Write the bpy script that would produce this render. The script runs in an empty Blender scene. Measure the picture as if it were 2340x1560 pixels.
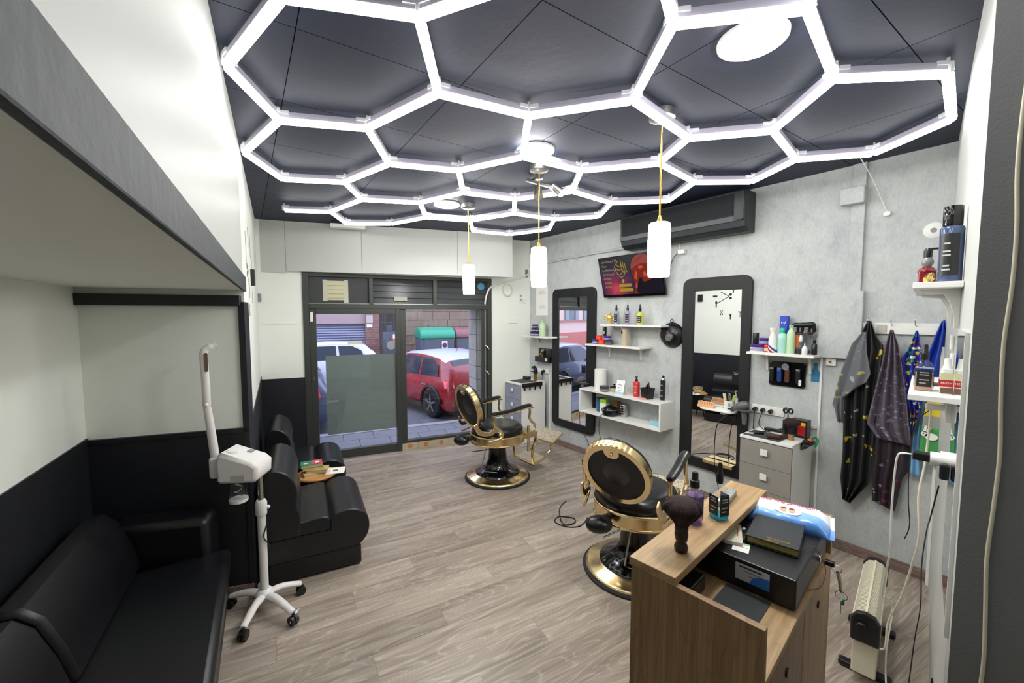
import bpy, math, random
from mathutils import Vector, Matrix
random.seed(7)
R = math.radians
S = bpy.context.scene
C = S.collection

# ---------------------------------------------------------------- camera, world, exposure
cd = bpy.data.cameras.new('camera'); cam = bpy.data.objects.new('camera', cd); C.objects.link(cam)
cam.location = (0, 0, 1.75)
cam.rotation_euler = (R(90 - 3.71), R(0.04), R(-36.36))
cd.sensor_width = 36; cd.sensor_fit = 'HORIZONTAL'; cd.lens = 930 / 2340 * 36
cd.clip_start = 0.02; cd.clip_end = 200
S.camera = cam
S.view_settings.view_transform = 'Standard'
S.view_settings.look = 'None'
S.view_settings.gamma = 1.0
S.view_settings.use_curve_mapping = False
S.view_settings.exposure = 0.72

w = bpy.data.worlds.new('sky'); S.world = w; w.use_nodes = True
nt = w.node_tree; bg = nt.nodes['Background']
bg.inputs['Color'].default_value = (0.68, 0.72, 1.0, 1)      # even blue-grey evening sky
bg.inputs['Strength'].default_value = 3.0

TUBE_LIGHT = 7.2      # emission of the LED tubes
DISC_LIGHT = 85.0      # round ceiling lamps
SHADE_LIGHT = 22.0      # pendant shades

# ---------------------------------------------------------------- helpers
def lin(c):
    if isinstance(c, str):
        c = c.lstrip('#'); c = tuple(int(c[i:i+2], 16) / 255 for i in (0, 2, 4))
    return tuple((x / 12.92 if x <= 0.04045 else ((x + 0.055) / 1.055) ** 2.4) for x in c[:3]) + (1.0,)

MATS = {}
def mat(name, col, rough=0.5, metal=0.0, var=0.0, vscale=20.0, bump=0.0, bscale=60.0, emit=0.0, ecol=None, spec=0.5, trans=0.0, alpha=1.0, coat=0.0):
    if name in MATS: return MATS[name]
    m = bpy.data.materials.new(name); m.use_nodes = True; MATS[name] = m
    t = m.node_tree; b = t.nodes['Principled BSDF']
    c = lin(col)
    b.inputs['Base Color'].default_value = c
    b.inputs['Roughness'].default_value = rough
    b.inputs['Metallic'].default_value = metal
    b.inputs['Specular IOR Level'].default_value = spec
    b.inputs['Transmission Weight'].default_value = trans
    b.inputs['Alpha'].default_value = alpha
    b.inputs['Coat Weight'].default_value = coat
    if emit:
        b.inputs['Emission Color'].default_value = lin(ecol) if ecol else c
        b.inputs['Emission Strength'].default_value = emit
    if var or bump:
        co = t.nodes.new('ShaderNodeNewGeometry')
        if var:
            n = t.nodes.new('ShaderNodeTexNoise'); n.inputs['Scale'].default_value = vscale; n.inputs['Detail'].default_value = 5
            t.links.new(co.outputs['Position'], n.inputs['Vector'])
            mx = t.nodes.new('ShaderNodeMix'); mx.data_type = 'RGBA'
            mx.inputs['A'].default_value = tuple(x * (1 - var) for x in c[:3]) + (1,)
            mx.inputs['B'].default_value = tuple(min(1, x * (1 + var)) for x in c[:3]) + (1,)
            t.links.new(n.outputs['Fac'], mx.inputs['Factor'])
            t.links.new(mx.outputs['Result'], b.inputs['Base Color'])
        if bump:
            n2 = t.nodes.new('ShaderNodeTexNoise'); n2.inputs['Scale'].default_value = bscale; n2.inputs['Detail'].default_value = 6
            t.links.new(co.outputs['Position'], n2.inputs['Vector'])
            bp = t.nodes.new('ShaderNodeBump'); bp.inputs['Strength'].default_value = bump; bp.inputs['Distance'].default_value = 0.01
            t.links.new(n2.outputs['Fac'], bp.inputs['Height']); t.links.new(bp.outputs['Normal'], b.inputs['Normal'])
    return m

def nodes(m):
    t = m.node_tree; return t, t.nodes, t.links, t.nodes['Principled BSDF']

def ramp(t, stops):
    r = t.nodes.new('ShaderNodeValToRGB'); e = r.color_ramp.elements
    while len(e) < len(stops): e.new(0.5)
    for k, (p, c) in zip(e, stops): k.position = p; k.color = lin(c)
    return r

class MB:
    """collects geometry for ONE mesh object"""
    def __init__(s): s.v = []; s.f = []; s.M = None
    def add(s, vs, fs):
        o = len(s.v)
        for p in vs:
            p = Vector(p)
            if s.M is not None: p = s.M @ p
            s.v.append(tuple(p))
        for f in fs: s.f.append(tuple(i + o for i in f))
        return s
    def box(s, x0, y0, z0, x1, y1, z1):
        x0, x1 = sorted((x0, x1)); y0, y1 = sorted((y0, y1)); z0, z1 = sorted((z0, z1))
        return s.add([(x0,y0,z0),(x1,y0,z0),(x1,y1,z0),(x0,y1,z0),(x0,y0,z1),(x1,y0,z1),(x1,y1,z1),(x0,y1,z1)],
                     [(3,2,1,0),(4,5,6,7),(0,1,5,4),(1,2,6,5),(2,3,7,6),(3,0,4,7)])
    def prism(s, poly, a, b, plane='xy'):
        n = len(poly)
        mk = {'xy': lambda p, h: (p[0], p[1], h), 'xz': lambda p, h: (p[0], h, p[1]), 'yz': lambda p, h: (h, p[0], p[1])}[plane]
        ar = sum(poly[i][0]*poly[(i+1)%n][1]-poly[(i+1)%n][0]*poly[i][1] for i in range(n))
        if (ar < 0) != (plane == 'xz'): poly = poly[::-1]
        if a > b: a, b = b, a
        vs = [mk(p, a) for p in poly] + [mk(p, b) for p in poly]
        fs = [tuple(range(n))[::-1], tuple(range(n, 2*n))] + [(i, (i+1) % n, n+(i+1) % n, n+i) for i in range(n)]
        return s.add(vs, fs)
    def ring(s, outer, inner, a, b, plane='xy'):
        """flat ring between two outlines with the same number of points, extruded a..b"""
        n = len(outer)
        mk = {'xy': lambda p, h: (p[0], p[1], h), 'xz': lambda p, h: (p[0], h, p[1]), 'yz': lambda p, h: (h, p[0], p[1])}[plane]
        vs = [mk(p, a) for p in outer]+[mk(p, a) for p in inner]+[mk(p, b) for p in outer]+[mk(p, b) for p in inner]
        fs = []
        for i in range(n):
            j = (i+1) % n
            fs += [(i, j, n+j, n+i), (2*n+i, 3*n+i, 3*n+j, 2*n+j), (i, 2*n+i, 2*n+j, j), (n+i, n+j, 3*n+j, 3*n+i)]
        return s.add(vs, fs)
    def lathe(s, prof, n=24, c=(0, 0, 0), sx=1.0, sy=1.0):
        vs = []; fs = []
        for r, z in prof:
            for i in range(n):
                a = 2*math.pi*i/n; vs.append((c[0]+r*math.cos(a)*sx, c[1]+r*math.sin(a)*sy, c[2]+z))
        m = len(prof)
        for k in range(m-1):
            for i in range(n):
                j = (i+1) % n; fs.append((k*n+i, k*n+j, (k+1)*n+j, (k+1)*n+i))
        if prof[0][0] > 1e-6: fs.append(tuple(range(n))[::-1])
        if prof[-1][0] > 1e-6: fs.append(tuple((m-1)*n+i for i in range(n)))
        return s.add(vs, fs)
    def tube(s, pts, r=0.01, n=8, closed=False, flat=1.0):
        P = [Vector(p) for p in pts]; m = len(P)
        rr = r if isinstance(r, (list, tuple)) else [r]*m
        vs = []; fs = []; up = None
        for k in range(m):
            if closed: d = P[(k+1) % m]-P[k-1]
            else: d = P[min(k+1, m-1)]-P[max(k-1, 0)]
            d.normalize()
            if up is None:
                up = Vector((0, 0, 1)) if abs(d.z) < 0.9 else Vector((1, 0, 0))
            a = up - d*up.dot(d)
            if a.length < 1e-6: a = d.orthogonal()
            a.normalize(); up = a; b = d.cross(a)
            for i in range(n):
                t = 2*math.pi*i/n; vs.append(P[k]+a*math.sin(t)*rr[k]*flat+b*math.cos(t)*rr[k])
        for k in range(m if closed else m-1):
            q = (k+1) % m
            for i in range(n):
                j = (i+1) % n; fs.append((k*n+i, k*n+j, q*n+j, q*n+i))
        if not closed: fs += [tuple(range(n))[::-1], tuple((m-1)*n+i for i in range(n))]
        return s.add(vs, fs)
    def ball(s, c, r, n=16, m=10):
        r = r if isinstance(r, (tuple, list)) else (r, r, r)
        vs = [(c[0], c[1], c[2]-r[2])]; fs = []
        for k in range(1, m):
            p = math.pi*k/m-math.pi/2
            for i in range(n):
                a = 2*math.pi*i/n
                vs.append((c[0]+r[0]*math.cos(p)*math.cos(a), c[1]+r[1]*math.cos(p)*math.sin(a), c[2]+r[2]*math.sin(p)))
        vs.append((c[0], c[1], c[2]+r[2]))
        for i in range(n): fs.append((0, 1+(i+1) % n, 1+i))
        for k in range(m-2):
            for i in range(n):
                j = (i+1) % n; fs.append((1+k*n+i, 1+k*n+j, 1+(k+1)*n+j, 1+(k+1)*n+i))
        e = len(vs)-1
        for i in range(n): fs.append((1+(m-2)*n+i, 1+(m-2)*n+(i+1) % n, e))
        return s.add(vs, fs)
    def grid(s, fn, nu, nv):
        vs = [fn(i/nu, j/nv) for j in range(nv+1) for i in range(nu+1)]
        fs = [(j*(nu+1)+i, j*(nu+1)+i+1, (j+1)*(nu+1)+i+1, (j+1)*(nu+1)+i) for j in range(nv) for i in range(nu)]
        return s.add(vs, fs)
    def rbox(s, x0, y0, z0, x1, y1, z1, r=0.02, seg=4, axis='z'):
        """box with the four edges along one axis rounded"""
        pl = {'z': 'xy', 'y': 'xz', 'x': 'yz'}[axis]
        a = {'z': (x0, y0, x1, y1, z0, z1), 'y': (x0, z0, x1, z1, y0, y1), 'x': (y0, z0, y1, z1, x0, x1)}[axis]
        return s.prism(rrect(a[0], a[1], a[2], a[3], r, seg), a[4], a[5], pl)
    def build(s, name, m=None, parent=None, smooth=False, bevel=0.0, sub=0, angle=40, solid=0.0, flip=False):
        me = bpy.data.meshes.new(name); me.from_pydata(s.v, [], s.f); me.update()
        if flip: me.flip_normals()
        if m is not None: me.materials.append(m if not isinstance(m, str) else MATS[m])
        if smooth or sub:
            me.polygons.foreach_set('use_smooth', [True]*len(me.polygons))
            if not sub: me.set_sharp_from_angle(angle=R(angle))
        o = bpy.data.objects.new(name, me); C.objects.link(o)
        if parent is not None: o.parent = parent
        if solid:
            q = o.modifiers.new('solid', 'SOLIDIFY'); q.thickness = solid; q.offset = 0
        if bevel:
            q = o.modifiers.new('bevel', 'BEVEL'); q.width = bevel; q.segments = 2; q.limit_method = 'ANGLE'; q.angle_limit = R(50)
            q.harden_normals = False
        if sub:
            q = o.modifiers.new('sub', 'SUBSURF'); q.levels = sub; q.render_levels = sub
        return o

def rrect(x0, y0, x1, y1, r, seg=4):
    out = []
    for cx, cy, a0 in ((x1-r, y1-r, 0), (x0+r, y1-r, 90), (x0+r, y0+r, 180), (x1-r, y0+r, 270)):
        for k in range(seg+1):
            a = R(a0+90*k/seg); out.append((cx+r*math.cos(a), cy+r*math.sin(a)))
    return out
def oval(cx, cy, rx, ry, n=32):
    return [(cx+rx*math.cos(2*math.pi*i/n), cy+ry*math.sin(2*math.pi*i/n)) for i in range(n)]
def smoothpath(pts, k=6):
    """Catmull-Rom through the points"""
    P = [Vector(p) for p in pts]; out = []
    for i in range(len(P)-1):
        p0 = P[max(i-1, 0)]; p1 = P[i]; p2 = P[i+1]; p3 = P[min(i+2, len(P)-1)]
        for j in range(k):
            t = j/k
            out.append(0.5*((2*p1)+(p2-p0)*t+(2*p0-5*p1+4*p2-p3)*t*t+(3*p1-p0-3*p2+p3)*t*t*t))
    out.append(P[-1]); return out

def tag(o, label=None, cat=None, group=None, kind=None):
    if label: o['label'] = label
    if cat: o['category'] = cat
    if group: o['group'] = group
    if kind: o['kind'] = kind
    return o
def thing(name, label, cat, loc=(0, 0, 0), rz=0.0, group=None):
    o = bpy.data.objects.new(name, None); C.objects.link(o); o.empty_display_size = 0.05
    o.location = loc; o.rotation_euler = (0, 0, rz)
    return tag(o, label, cat, group)
def struct(name, mb, m, label=None, **k):
    o = mb.build(name, m, **k); o['kind'] = 'structure'
    if label: o['label'] = label
    return o
def text(body, size, loc, rot, m, parent=None, name='lettering', ext=0.0004, align='LEFT'):
    cu = bpy.data.curves.new(name, 'FONT'); cu.body = body; cu.size = size; cu.extrude = ext; cu.align_x = align; cu.resolution_u = 2
    cu.materials.append(m if not isinstance(m, str) else MATS[m])
    tmp = bpy.data.objects.new(name, cu); C.objects.link(tmp); bpy.context.view_layer.update()
    me = bpy.data.meshes.new_from_object(tmp.evaluated_get(bpy.context.evaluated_depsgraph_get())); bpy.data.objects.remove(tmp); me.name = name
    if not me.materials: me.materials.append(m if not isinstance(m, str) else MATS[m])
    o = bpy.data.objects.new(name, me); C.objects.link(o); o.location = loc; o.rotation_euler = rot
    if parent is not None: o.parent = parent
    return o
def clip(poly, a, b):
    """keep the part of poly left of the directed line a->b"""
    out = []
    side = lambda p: (b[0]-a[0])*(p[1]-a[1])-(b[1]-a[1])*(p[0]-a[0])
    for i in range(len(poly)):
        p, q = poly[i], poly[(i+1) % len(poly)]; sp, sq = side(p), side(q)
        if sp >= 0: out.append(p)
        if sp*sq < 0:
            t = sp/(sp-sq); out.append((p[0]+(q[0]-p[0])*t, p[1]+(q[1]-p[1])*t))
    return out
def clip_room(poly, room):
    for i in range(len(room)):
        poly = clip(poly, room[i], room[(i+1) % len(room)])
        if len(poly) < 3: return None
    return poly

# ---------------------------------------------------------------- materials
mat('white_paint', '#e6e9e2', 0.6, var=0.04, vscale=3, bump=0.12, bscale=220)  # white set lighter in place of missing fill light in the alcove
mat('white_gloss', '#bfc1bd', 0.42, var=0.02, vscale=4, bump=0.03, bscale=60)  # white set darker to offset the strong light of the nearby tubes
mat('white_lac', '#e6e6e2', 0.35)
mat('white_plastic', '#e2e2de', 0.35)
mat('cream_plastic', '#d9d2bb', 0.4)
mat('navy_paint', '#16181f', 0.5, var=0.1, vscale=5, bump=0.15, bscale=180)
mat('navy_trim', '#14161d', 0.45, bump=0.06, bscale=120)
mat('band_grey', '#282f33', 0.6, var=0.12, vscale=9, bump=0.25, bscale=28)
mat('pillar_grey', '#76787a', 0.6, var=0.06, vscale=8, bump=0.2, bscale=160)
mat('black_leather', '#101115', 0.36, bump=0.10, bscale=350)
mat('black_vinyl', '#0e0f12', 0.28, bump=0.05, bscale=300)
mat('black_plastic', '#111214', 0.35)
mat('black_matte', '#0d0e12', 0.55)
mat('black_gloss', '#08090b', 0.12)
mat('mirror', '#f2f4f4', 0.0, metal=1.0)
mat('chrome', '#d0d2d4', 0.15, metal=1.0)
mat('steel', '#b8b8b4', 0.32, metal=1.0)
mat('brass', '#c9a24e', 0.25, metal=1.0)
mat('rubber', '#17181b', 0.75)
mat('grey_plastic', '#5a5c5e', 0.4)
mat('alu_frame', '#3c3f3c', 0.45, metal=0.3, var=0.06, vscale=12)
mat('alu_light', '#8f938f', 0.35, metal=0.7)
mat('paper_white', '#e8e8e4', 0.7)
mat('ink', '#2a2a2e', 0.7)
mat('grey_ink', '#8a8c90', 0.7)
mat('purple_plastic', '#4a2d86', 0.35)
mat('lilac_print', '#a79cc0', 0.45)
mat('orange_plastic', '#ef4a22', 0.35)
mat('red_plastic', '#c9252a', 0.3)
mat('green_bottle', '#bcd8b0', 0.4)
mat('yellow_liquid', '#c6c94a', 0.2)
mat('lilac_liquid', '#a88fbe', 0.2)
mat('greyblue_liquid', '#8d98b0', 0.2)
mat('aqua_liquid', '#a9d8cf', 0.15, spec=0.6)
mat('aqua_cap', '#22b597', 0.35)
mat('gold_ceramic', '#d9c27a', 0.18, metal=0.5)
mat('dark_wood', '#2a1712', 0.4, var=0.25, vscale=40)
mat('bristle', '#2a1614', 0.85, var=0.4, vscale=300, bump=0.6, bscale=500)
mat('brown_wood', '#40261c', 0.4, var=0.25, vscale=30)
mat('beige_plastic', '#b8ab95', 0.5)
mat('green_plastic', '#17804e', 0.4)
mat('blue_cloth', '#1d3f9c', 0.7)

def gold():
    m = mat('gold', '#e8d0a0', 0.2, metal=1.0)
    return m
gold()
def filigree():
    m = mat('filigree', '#cdbfa8', 0.3, metal=0.8); t, n, l, b = nodes(m)
    g = n.new('ShaderNodeTexCoord'); v = n.new('ShaderNodeTexVoronoi'); v.feature = 'DISTANCE_TO_EDGE'; v.inputs['Scale'].default_value = 70
    l.new(g.outputs['Object'], v.inputs['Vector'])
    r = ramp(t, [(0.0, '#efe6d2'), (0.16, '#e6d9bd'), (0.3, '#8a7550')])
    l.new(v.outputs['Distance'], r.inputs['Fac']); l.new(r.outputs['Color'], b.inputs['Base Color'])
    bp = n.new('ShaderNodeBump'); bp.inputs['Strength'].default_value = 0.8; bp.inputs['Distance'].default_value = 0.004; bp.invert = True
    l.new(v.outputs['Distance'], bp.inputs['Height']); l.new(bp.outputs['Normal'], b.inputs['Normal'])
    return m
filigree()
def concrete():
    m = mat('concrete_wallpaper', '#b9bdbd', 0.62); t, n, l, b = nodes(m)
    g = n.new('ShaderNodeNewGeometry')
    mp = n.new('ShaderNodeMapping'); mp.inputs['Scale'].default_value = (1, 1.0, 0.75); l.new(g.outputs['Position'], mp.inputs['Vector'])
    a = n.new('ShaderNodeTexNoise'); a.inputs['Scale'].default_value = 3.2; a.inputs['Detail'].default_value = 8; a.inputs['Roughness'].default_value = 0.62
    c2 = n.new('ShaderNodeTexNoise'); c2.inputs['Scale'].default_value = 11; c2.inputs['Detail'].default_value = 8; c2.inputs['Roughness'].default_value = 0.7
    mp2 = n.new('ShaderNodeMapping'); mp2.inputs['Scale'].default_value = (75, 75, 34); l.new(g.outputs['Position'], mp2.inputs['Vector'])
    f = n.new('ShaderNodeTexNoise'); f.inputs['Scale'].default_value = 1.0; f.inputs['Detail'].default_value = 3
    l.new(mp.outputs['Vector'], a.inputs['Vector']); l.new(mp.outputs['Vector'], c2.inputs['Vector']); l.new(mp2.outputs['Vector'], f.inputs['Vector'])
    r1 = ramp(t, [(0.30, '#a6a9ae'), (0.47, '#b9bdbd'), (0.62, '#c6cac7')])
    r2 = ramp(t, [(0.26, '#8b8f9a'), (0.40, '#b2b5b8'), (0.52, '#bfc3c2'), (0.75, '#c9cdca')])
    l.new(a.outputs['Fac'], r1.inputs['Fac']); l.new(c2.outputs['Fac'], r2.inputs['Fac'])
    mx = n.new('ShaderNodeMix'); mx.data_type = 'RGBA'; mx.inputs['Factor'].default_value = 0.5
    l.new(r1.outputs['Color'], mx.inputs['A']); l.new(r2.outputs['Color'], mx.inputs['B'])
    r3 = ramp(t, [(0.3, '#ececec'), (0.7, '#ffffff')]); l.new(f.outputs['Fac'], r3.inputs['Fac'])
    mm = n.new('ShaderNodeMix'); mm.data_type = 'RGBA'; mm.blend_type = 'MULTIPLY'; mm.inputs['Factor'].default_value = 0.8
    l.new(mx.outputs['Result'], mm.inputs['A']); l.new(r3.outputs['Color'], mm.inputs['B']); l.new(mm.outputs['Result'], b.inputs['Base Color'])
    bp = n.new('ShaderNodeBump'); bp.inputs['Strength'].default_value = 0.12; bp.inputs['Distance'].default_value = 0.004
    l.new(f.outputs['Fac'], bp.inputs['Height']); l.new(bp.outputs['Normal'], b.inputs['Normal'])
concrete()
def wood(name, cols, rot, sc=(1.1, 13, 13), rough=0.42, per_object=True, gscale=1.0, lines='#c2b6a4', lamt=0.35):
    m = mat(name, cols[1], rough); t, n, l, b = nodes(m)
    g = n.new('ShaderNodeNewGeometry'); vec = g.outputs['Position']
    mp = n.new('ShaderNodeMapping'); mp.inputs['Rotation'].default_value = rot
    l.new(vec, mp.inputs['Vector'])
    ms = n.new('ShaderNodeMapping'); ms.inputs['Scale'].default_value = sc
    src = mp.outputs['Vector']
    if per_object:
        oi = n.new('ShaderNodeObjectInfo'); mu = n.new('ShaderNodeMath'); mu.operation = 'MULTIPLY'; mu.inputs[1].default_value = 53.0
        l.new(oi.outputs['Random'], mu.inputs[0])
        ad = n.new('ShaderNodeVectorMath'); ad.operation = 'ADD'; l.new(src, ad.inputs[0]); l.new(mu.outputs[0], ad.inputs[1]); src = ad.outputs[0]
    l.new(src, ms.inputs['Vector'])
    a = n.new('ShaderNodeTexNoise'); a.inputs['Scale'].default_value = gscale; a.inputs['Detail'].default_value = 6; a.inputs['Distortion'].default_value = 1.1
    l.new(ms.outputs['Vector'], a.inputs['Vector'])
    r1 = ramp(t, [(0.28, cols[0]), (0.5, cols[1]), (0.72, cols[2])]); l.new(a.outputs['Fac'], r1.inputs['Fac'])
    # cathedral rings: contour lines of a slow noise
    ms2 = n.new('ShaderNodeMapping'); ms2.inputs['Scale'].default_value = (sc[0]*0.8, sc[1]*0.42, sc[2]*0.42); l.new(src, ms2.inputs['Vector'])
    a2 = n.new('ShaderNodeTexNoise'); a2.inputs['Scale'].default_value = gscale; a2.inputs['Detail'].default_value = 2.5; a2.inputs['Distortion'].default_value = 0.6
    l.new(ms2.outputs['Vector'], a2.inputs['Vector'])
    q = n.new('ShaderNodeMath'); q.operation = 'MULTIPLY'; q.inputs[1].default_value = 17.0; l.new(a2.outputs['Fac'], q.inputs[0])
    fr = n.new('ShaderNodeMath'); fr.operation = 'PINGPONG'; fr.inputs[1].default_value = 0.5; l.new(q.outputs[0], fr.inputs[0])
    r2 = ramp(t, [(0.0, '#ffffff'), (0.16, '#505050'), (0.3, '#000000')]); l.new(fr.outputs[0], r2.inputs['Fac'])
    st = n.new('ShaderNodeMapping'); st.inputs['Scale'].default_value = (sc[0]*3, sc[1]*14, sc[2]*14); l.new(src, st.inputs['Vector'])
    a3 = n.new('ShaderNodeTexNoise'); a3.inputs['Scale'].default_value = gscale; a3.inputs['Detail'].default_value = 4; l.new(st.outputs['Vector'], a3.inputs['Vector'])
    fm = n.new('ShaderNodeMath'); fm.operation = 'MULTIPLY'; l.new(r2.outputs['Color'], fm.inputs[0]); l.new(a3.outputs['Fac'], fm.inputs[1])
    fm2 = n.new('ShaderNodeMath'); fm2.operation = 'MULTIPLY'; fm2.inputs[1].default_value = lamt*2; l.new(fm.outputs[0], fm2.inputs[0]); fm2.use_clamp = True
    mx = n.new('ShaderNodeMix'); mx.data_type = 'RGBA'; mx.inputs['B'].default_value = lin(lines)
    l.new(fm2.outputs[0], mx.inputs['Factor']); l.new(r1.outputs['Color'], mx.inputs['A'])
    r3 = ramp(t, [(0.25, '#c8c8c8'), (0.6, '#ffffff')]); l.new(a3.outputs['Fac'], r3.inputs['Fac'])
    mm = n.new('ShaderNodeMix'); mm.data_type = 'RGBA'; mm.blend_type = 'MULTIPLY'; mm.inputs['Factor'].default_value = 0.75
    l.new(mx.outputs['Result'], mm.inputs['A']); l.new(r3.outputs['Color'], mm.inputs['B'])
    out = mm.outputs['Result']
    if per_object:
        hv = n.new('ShaderNodeHueSaturation'); rg = n.new('ShaderNodeMapRange'); rg.inputs['To Min'].default_value = 0.86; rg.inputs['To Max'].default_value = 1.1
        l.new(oi.outputs['Random'], rg.inputs['Value']); l.new(rg.outputs['Result'], hv.inputs['Value']); l.new(out, hv.inputs['Color']); out = hv.outputs['Color']
    l.new(out, b.inputs['Base Color'])
    bp = n.new('ShaderNodeBump'); bp.inputs['Strength'].default_value = 0.08; bp.inputs['Distance'].default_value = 0.003
    l.new(a3.outputs['Fac'], bp.inputs['Height']); l.new(bp.outputs['Normal'], b.inputs['Normal'])
    return m
PLANK_ANG = R(-7)
wood('floor_oak', ('#82746a', '#a09285', '#b4a89b'), (0, 0, -PLANK_ANG), lines='#d0c7ba', rough=0.36)
wood('desk_oak_u', ('#93744e', '#a98a62', '#b99b72'), (0, 0, R(-6.5)), sc=(1.2, 22, 22), per_object=False, lines='#8a6c48', lamt=0.3, rough=0.5)
wood('desk_oak_v', ('#7c5f42', '#957653', '#a5865f'), (0, R(90), 0), sc=(1.0, 26, 26), per_object=False, lines='#6d5238', lamt=0.4, rough=0.5)
def ceiling_mat():
    m = mat('ceiling_tile', '#1b2136', 0.6, var=0.10, vscale=5, bump=0.10, bscale=30)
ceiling_mat()
def schlick(t, f0):
    lw = t.nodes.new('ShaderNodeLayerWeight'); lw.inputs['Blend'].default_value = 0.5
    pw = t.nodes.new('ShaderNodeMath'); pw.operation = 'POWER'; pw.inputs[1].default_value = 5.0; t.links.new(lw.outputs['Facing'], pw.inputs[0])
    ma = t.nodes.new('ShaderNodeMath'); ma.operation = 'MULTIPLY_ADD'; ma.inputs[1].default_value = 1-f0; ma.inputs[2].default_value = f0; t.links.new(pw.outputs[0], ma.inputs[0])
    return ma.outputs[0]
def glass(name='glass', refl=0.10, tint=(0.93, 0.95, 0.97)):
    m = bpy.data.materials.new(name); m.use_nodes = True; MATS[name] = m
    t = m.node_tree; t.nodes.clear()
    o = t.nodes.new('ShaderNodeOutputMaterial'); a = t.nodes.new('ShaderNodeBsdfTransparent'); g = t.nodes.new('ShaderNodeBsdfGlossy'); x = t.nodes.new('ShaderNodeMixShader')
    f = schlick(t, 0.045)
    a.inputs['Color'].default_value = tint+(1,); g.inputs['Roughness'].default_value = 0.0; g.inputs['Color'].default_value = (0.9, 0.95, 1, 1)
    t.links.new(f, x.inputs[0]); t.links.new(a.outputs[0], x.inputs[1]); t.links.new(g.outputs[0], x.inputs[2]); t.links.new(x.outputs[0], o.inputs[0])
    return m
glass('window_glass')
def dusty(name):
    m = bpy.data.materials.new(name); m.use_nodes = True; MATS[name] = m
    t = m.node_tree; t.nodes.clear()
    o = t.nodes.new('ShaderNodeOutputMaterial'); a = t.nodes.new('ShaderNodeBsdfTransparent'); d = t.nodes.new('ShaderNodeBsdfDiffuse'); g = t.nodes.new('ShaderNodeBsdfGlossy'); x = t.nodes.new('ShaderNodeMixShader'); y = t.nodes.new('ShaderNodeMixShader')
    a.inputs['Color'].default_value = (0.5, 0.51, 0.53, 1); d.inputs['Color'].default_value = (0.105, 0.108, 0.115, 1); g.inputs['Roughness'].default_value = 0.22; g.inputs['Color'].default_value = (0.5, 0.5, 0.5, 1)
    f = schlick(t, 0.02)
    x.inputs[0].default_value = 0.6; t.links.new(a.outputs[0], x.inputs[1]); t.links.new(d.outputs[0], x.inputs[2])
    t.links.new(f, y.inputs[0]); t.links.new(x.outputs[0], y.inputs[1]); t.links.new(g.outputs[0], y.inputs[2]); t.links.new(y.outputs[0], o.inputs[0])
dusty('dusty_glass')
glass('clear_plastic', tint=(0.86, 0.88, 0.90))
def emit(name, col, s):
    m = bpy.data.materials.new(name); m.use_nodes = True; MATS[name] = m
    t = m.node_tree; t.nodes.clear(); o = t.nodes.new('ShaderNodeOutputMaterial'); e = t.nodes.new('ShaderNodeEmission')
    e.inputs['Color'].default_value = col+(1,); e.inputs['Strength'].default_value = s; t.links.new(e.outputs[0], o.inputs[0]); return m
emit('led', (1.0, 1.0, 0.96), TUBE_LIGHT)
emit('disc_led', (1.0, 1.0, 0.97), DISC_LIGHT)
emit('shade_light', (1.0, 0.97, 0.93), SHADE_LIGHT)
emit('spot_led', (1.0, 0.98, 0.92), 20.0)
# ================================================================ THE ROOM
ZC = 2.81; XR = 3.72
LW = lambda y: 0.03 + 0.109*(y-1.77)          # left wall line
FA = R(12.5)
MF = Matrix.Translation((3.72, 4.62, 0)) @ Matrix.Rotation(-FA, 4, 'Z')       # front wall frame: x right, y out to the street
MR = Matrix.Translation((3.72, 0.445, 0)) @ Matrix(((-0.9898, -0.1424, 0, 0), (-0.1424, 0.9898, 0, 0), (0, 0, 1, 0), (0, 0, 0, 1)))   # return wall: x along wall, y into the room
def mb(M=None):
    b = MB(); b.M = M; return b

# floor -----------------------------------------------------------
ROOM = [(-1.12, -1.52), (1.66, -1.52), (3.74, 0.3), (3.74, 4.62), (0.40, 5.40), (-0.66, 3.2)]
floor = struct('floor', mb().prism([(-1.2, -1.6), (1.7, -1.6), (3.8, 0.2), (3.8, 4.66), (0.35, 5.46), (-0.7, 3.25)], -0.06, -0.011), mat('joint_dark', '#8a7c70', 0.8))
ca, sa = math.cos(PLANK_ANG), math.sin(PLANK_ANG)
PW, PL = 0.19, 1.26
for j in range(-14, 36):
    off = (j*0.413) % PL
    for i in range(-4, 6):
        x0 = i*PL+off; y0 = j*PW
        q = [(x0+.0004, y0+.0004), (x0+PL-.0004, y0+.0004), (x0+PL-.0004, y0+PW-.0004), (x0+.0004, y0+PW-.0004)]
        q = [(x*ca-y*sa, x*sa+y*ca) for x, y in q]
        q = clip_room(q, ROOM)
        if q: mb().prism(q, -0.011, 0.0).build('plank', 'floor_oak', floor)

# ceiling ---------------------------------------------------------
CEIL = [(-0.33, -1.5), (1.64, -1.5), (3.72, 0.2), (3.72, 4.62), (0.42, 5.38)]
ceil = struct('ceiling', mb().prism([(-0.5, -1.6), (1.8, -1.6), (3.85, 0.1), (3.85, 4.7), (0.3, 5.5)], ZC+0.012, ZC+0.1), mat('ceiling_joint', '#101218', 0.8))
ct, stt = math.cos(R(3)), math.sin(R(3))
for i in range(-2, 7):
    for j in range(-4, 11):
        x0 = 0.20+(i-0)*0.68; y0 = 1.15+(j-1)*0.61
        q = [(x0+.002, y0+.002), (x0+.678, y0+.002), (x0+.678, y0+.608), (x0+.002, y0+.608)]
        q = [(x*ct+y*stt, -x*stt+y*ct) for x, y in q]
        q = clip_room(q, CEIL)
        if q: mb().prism(q, ZC, ZC+0.012).build('tile', 'ceiling_tile', ceil)

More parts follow.
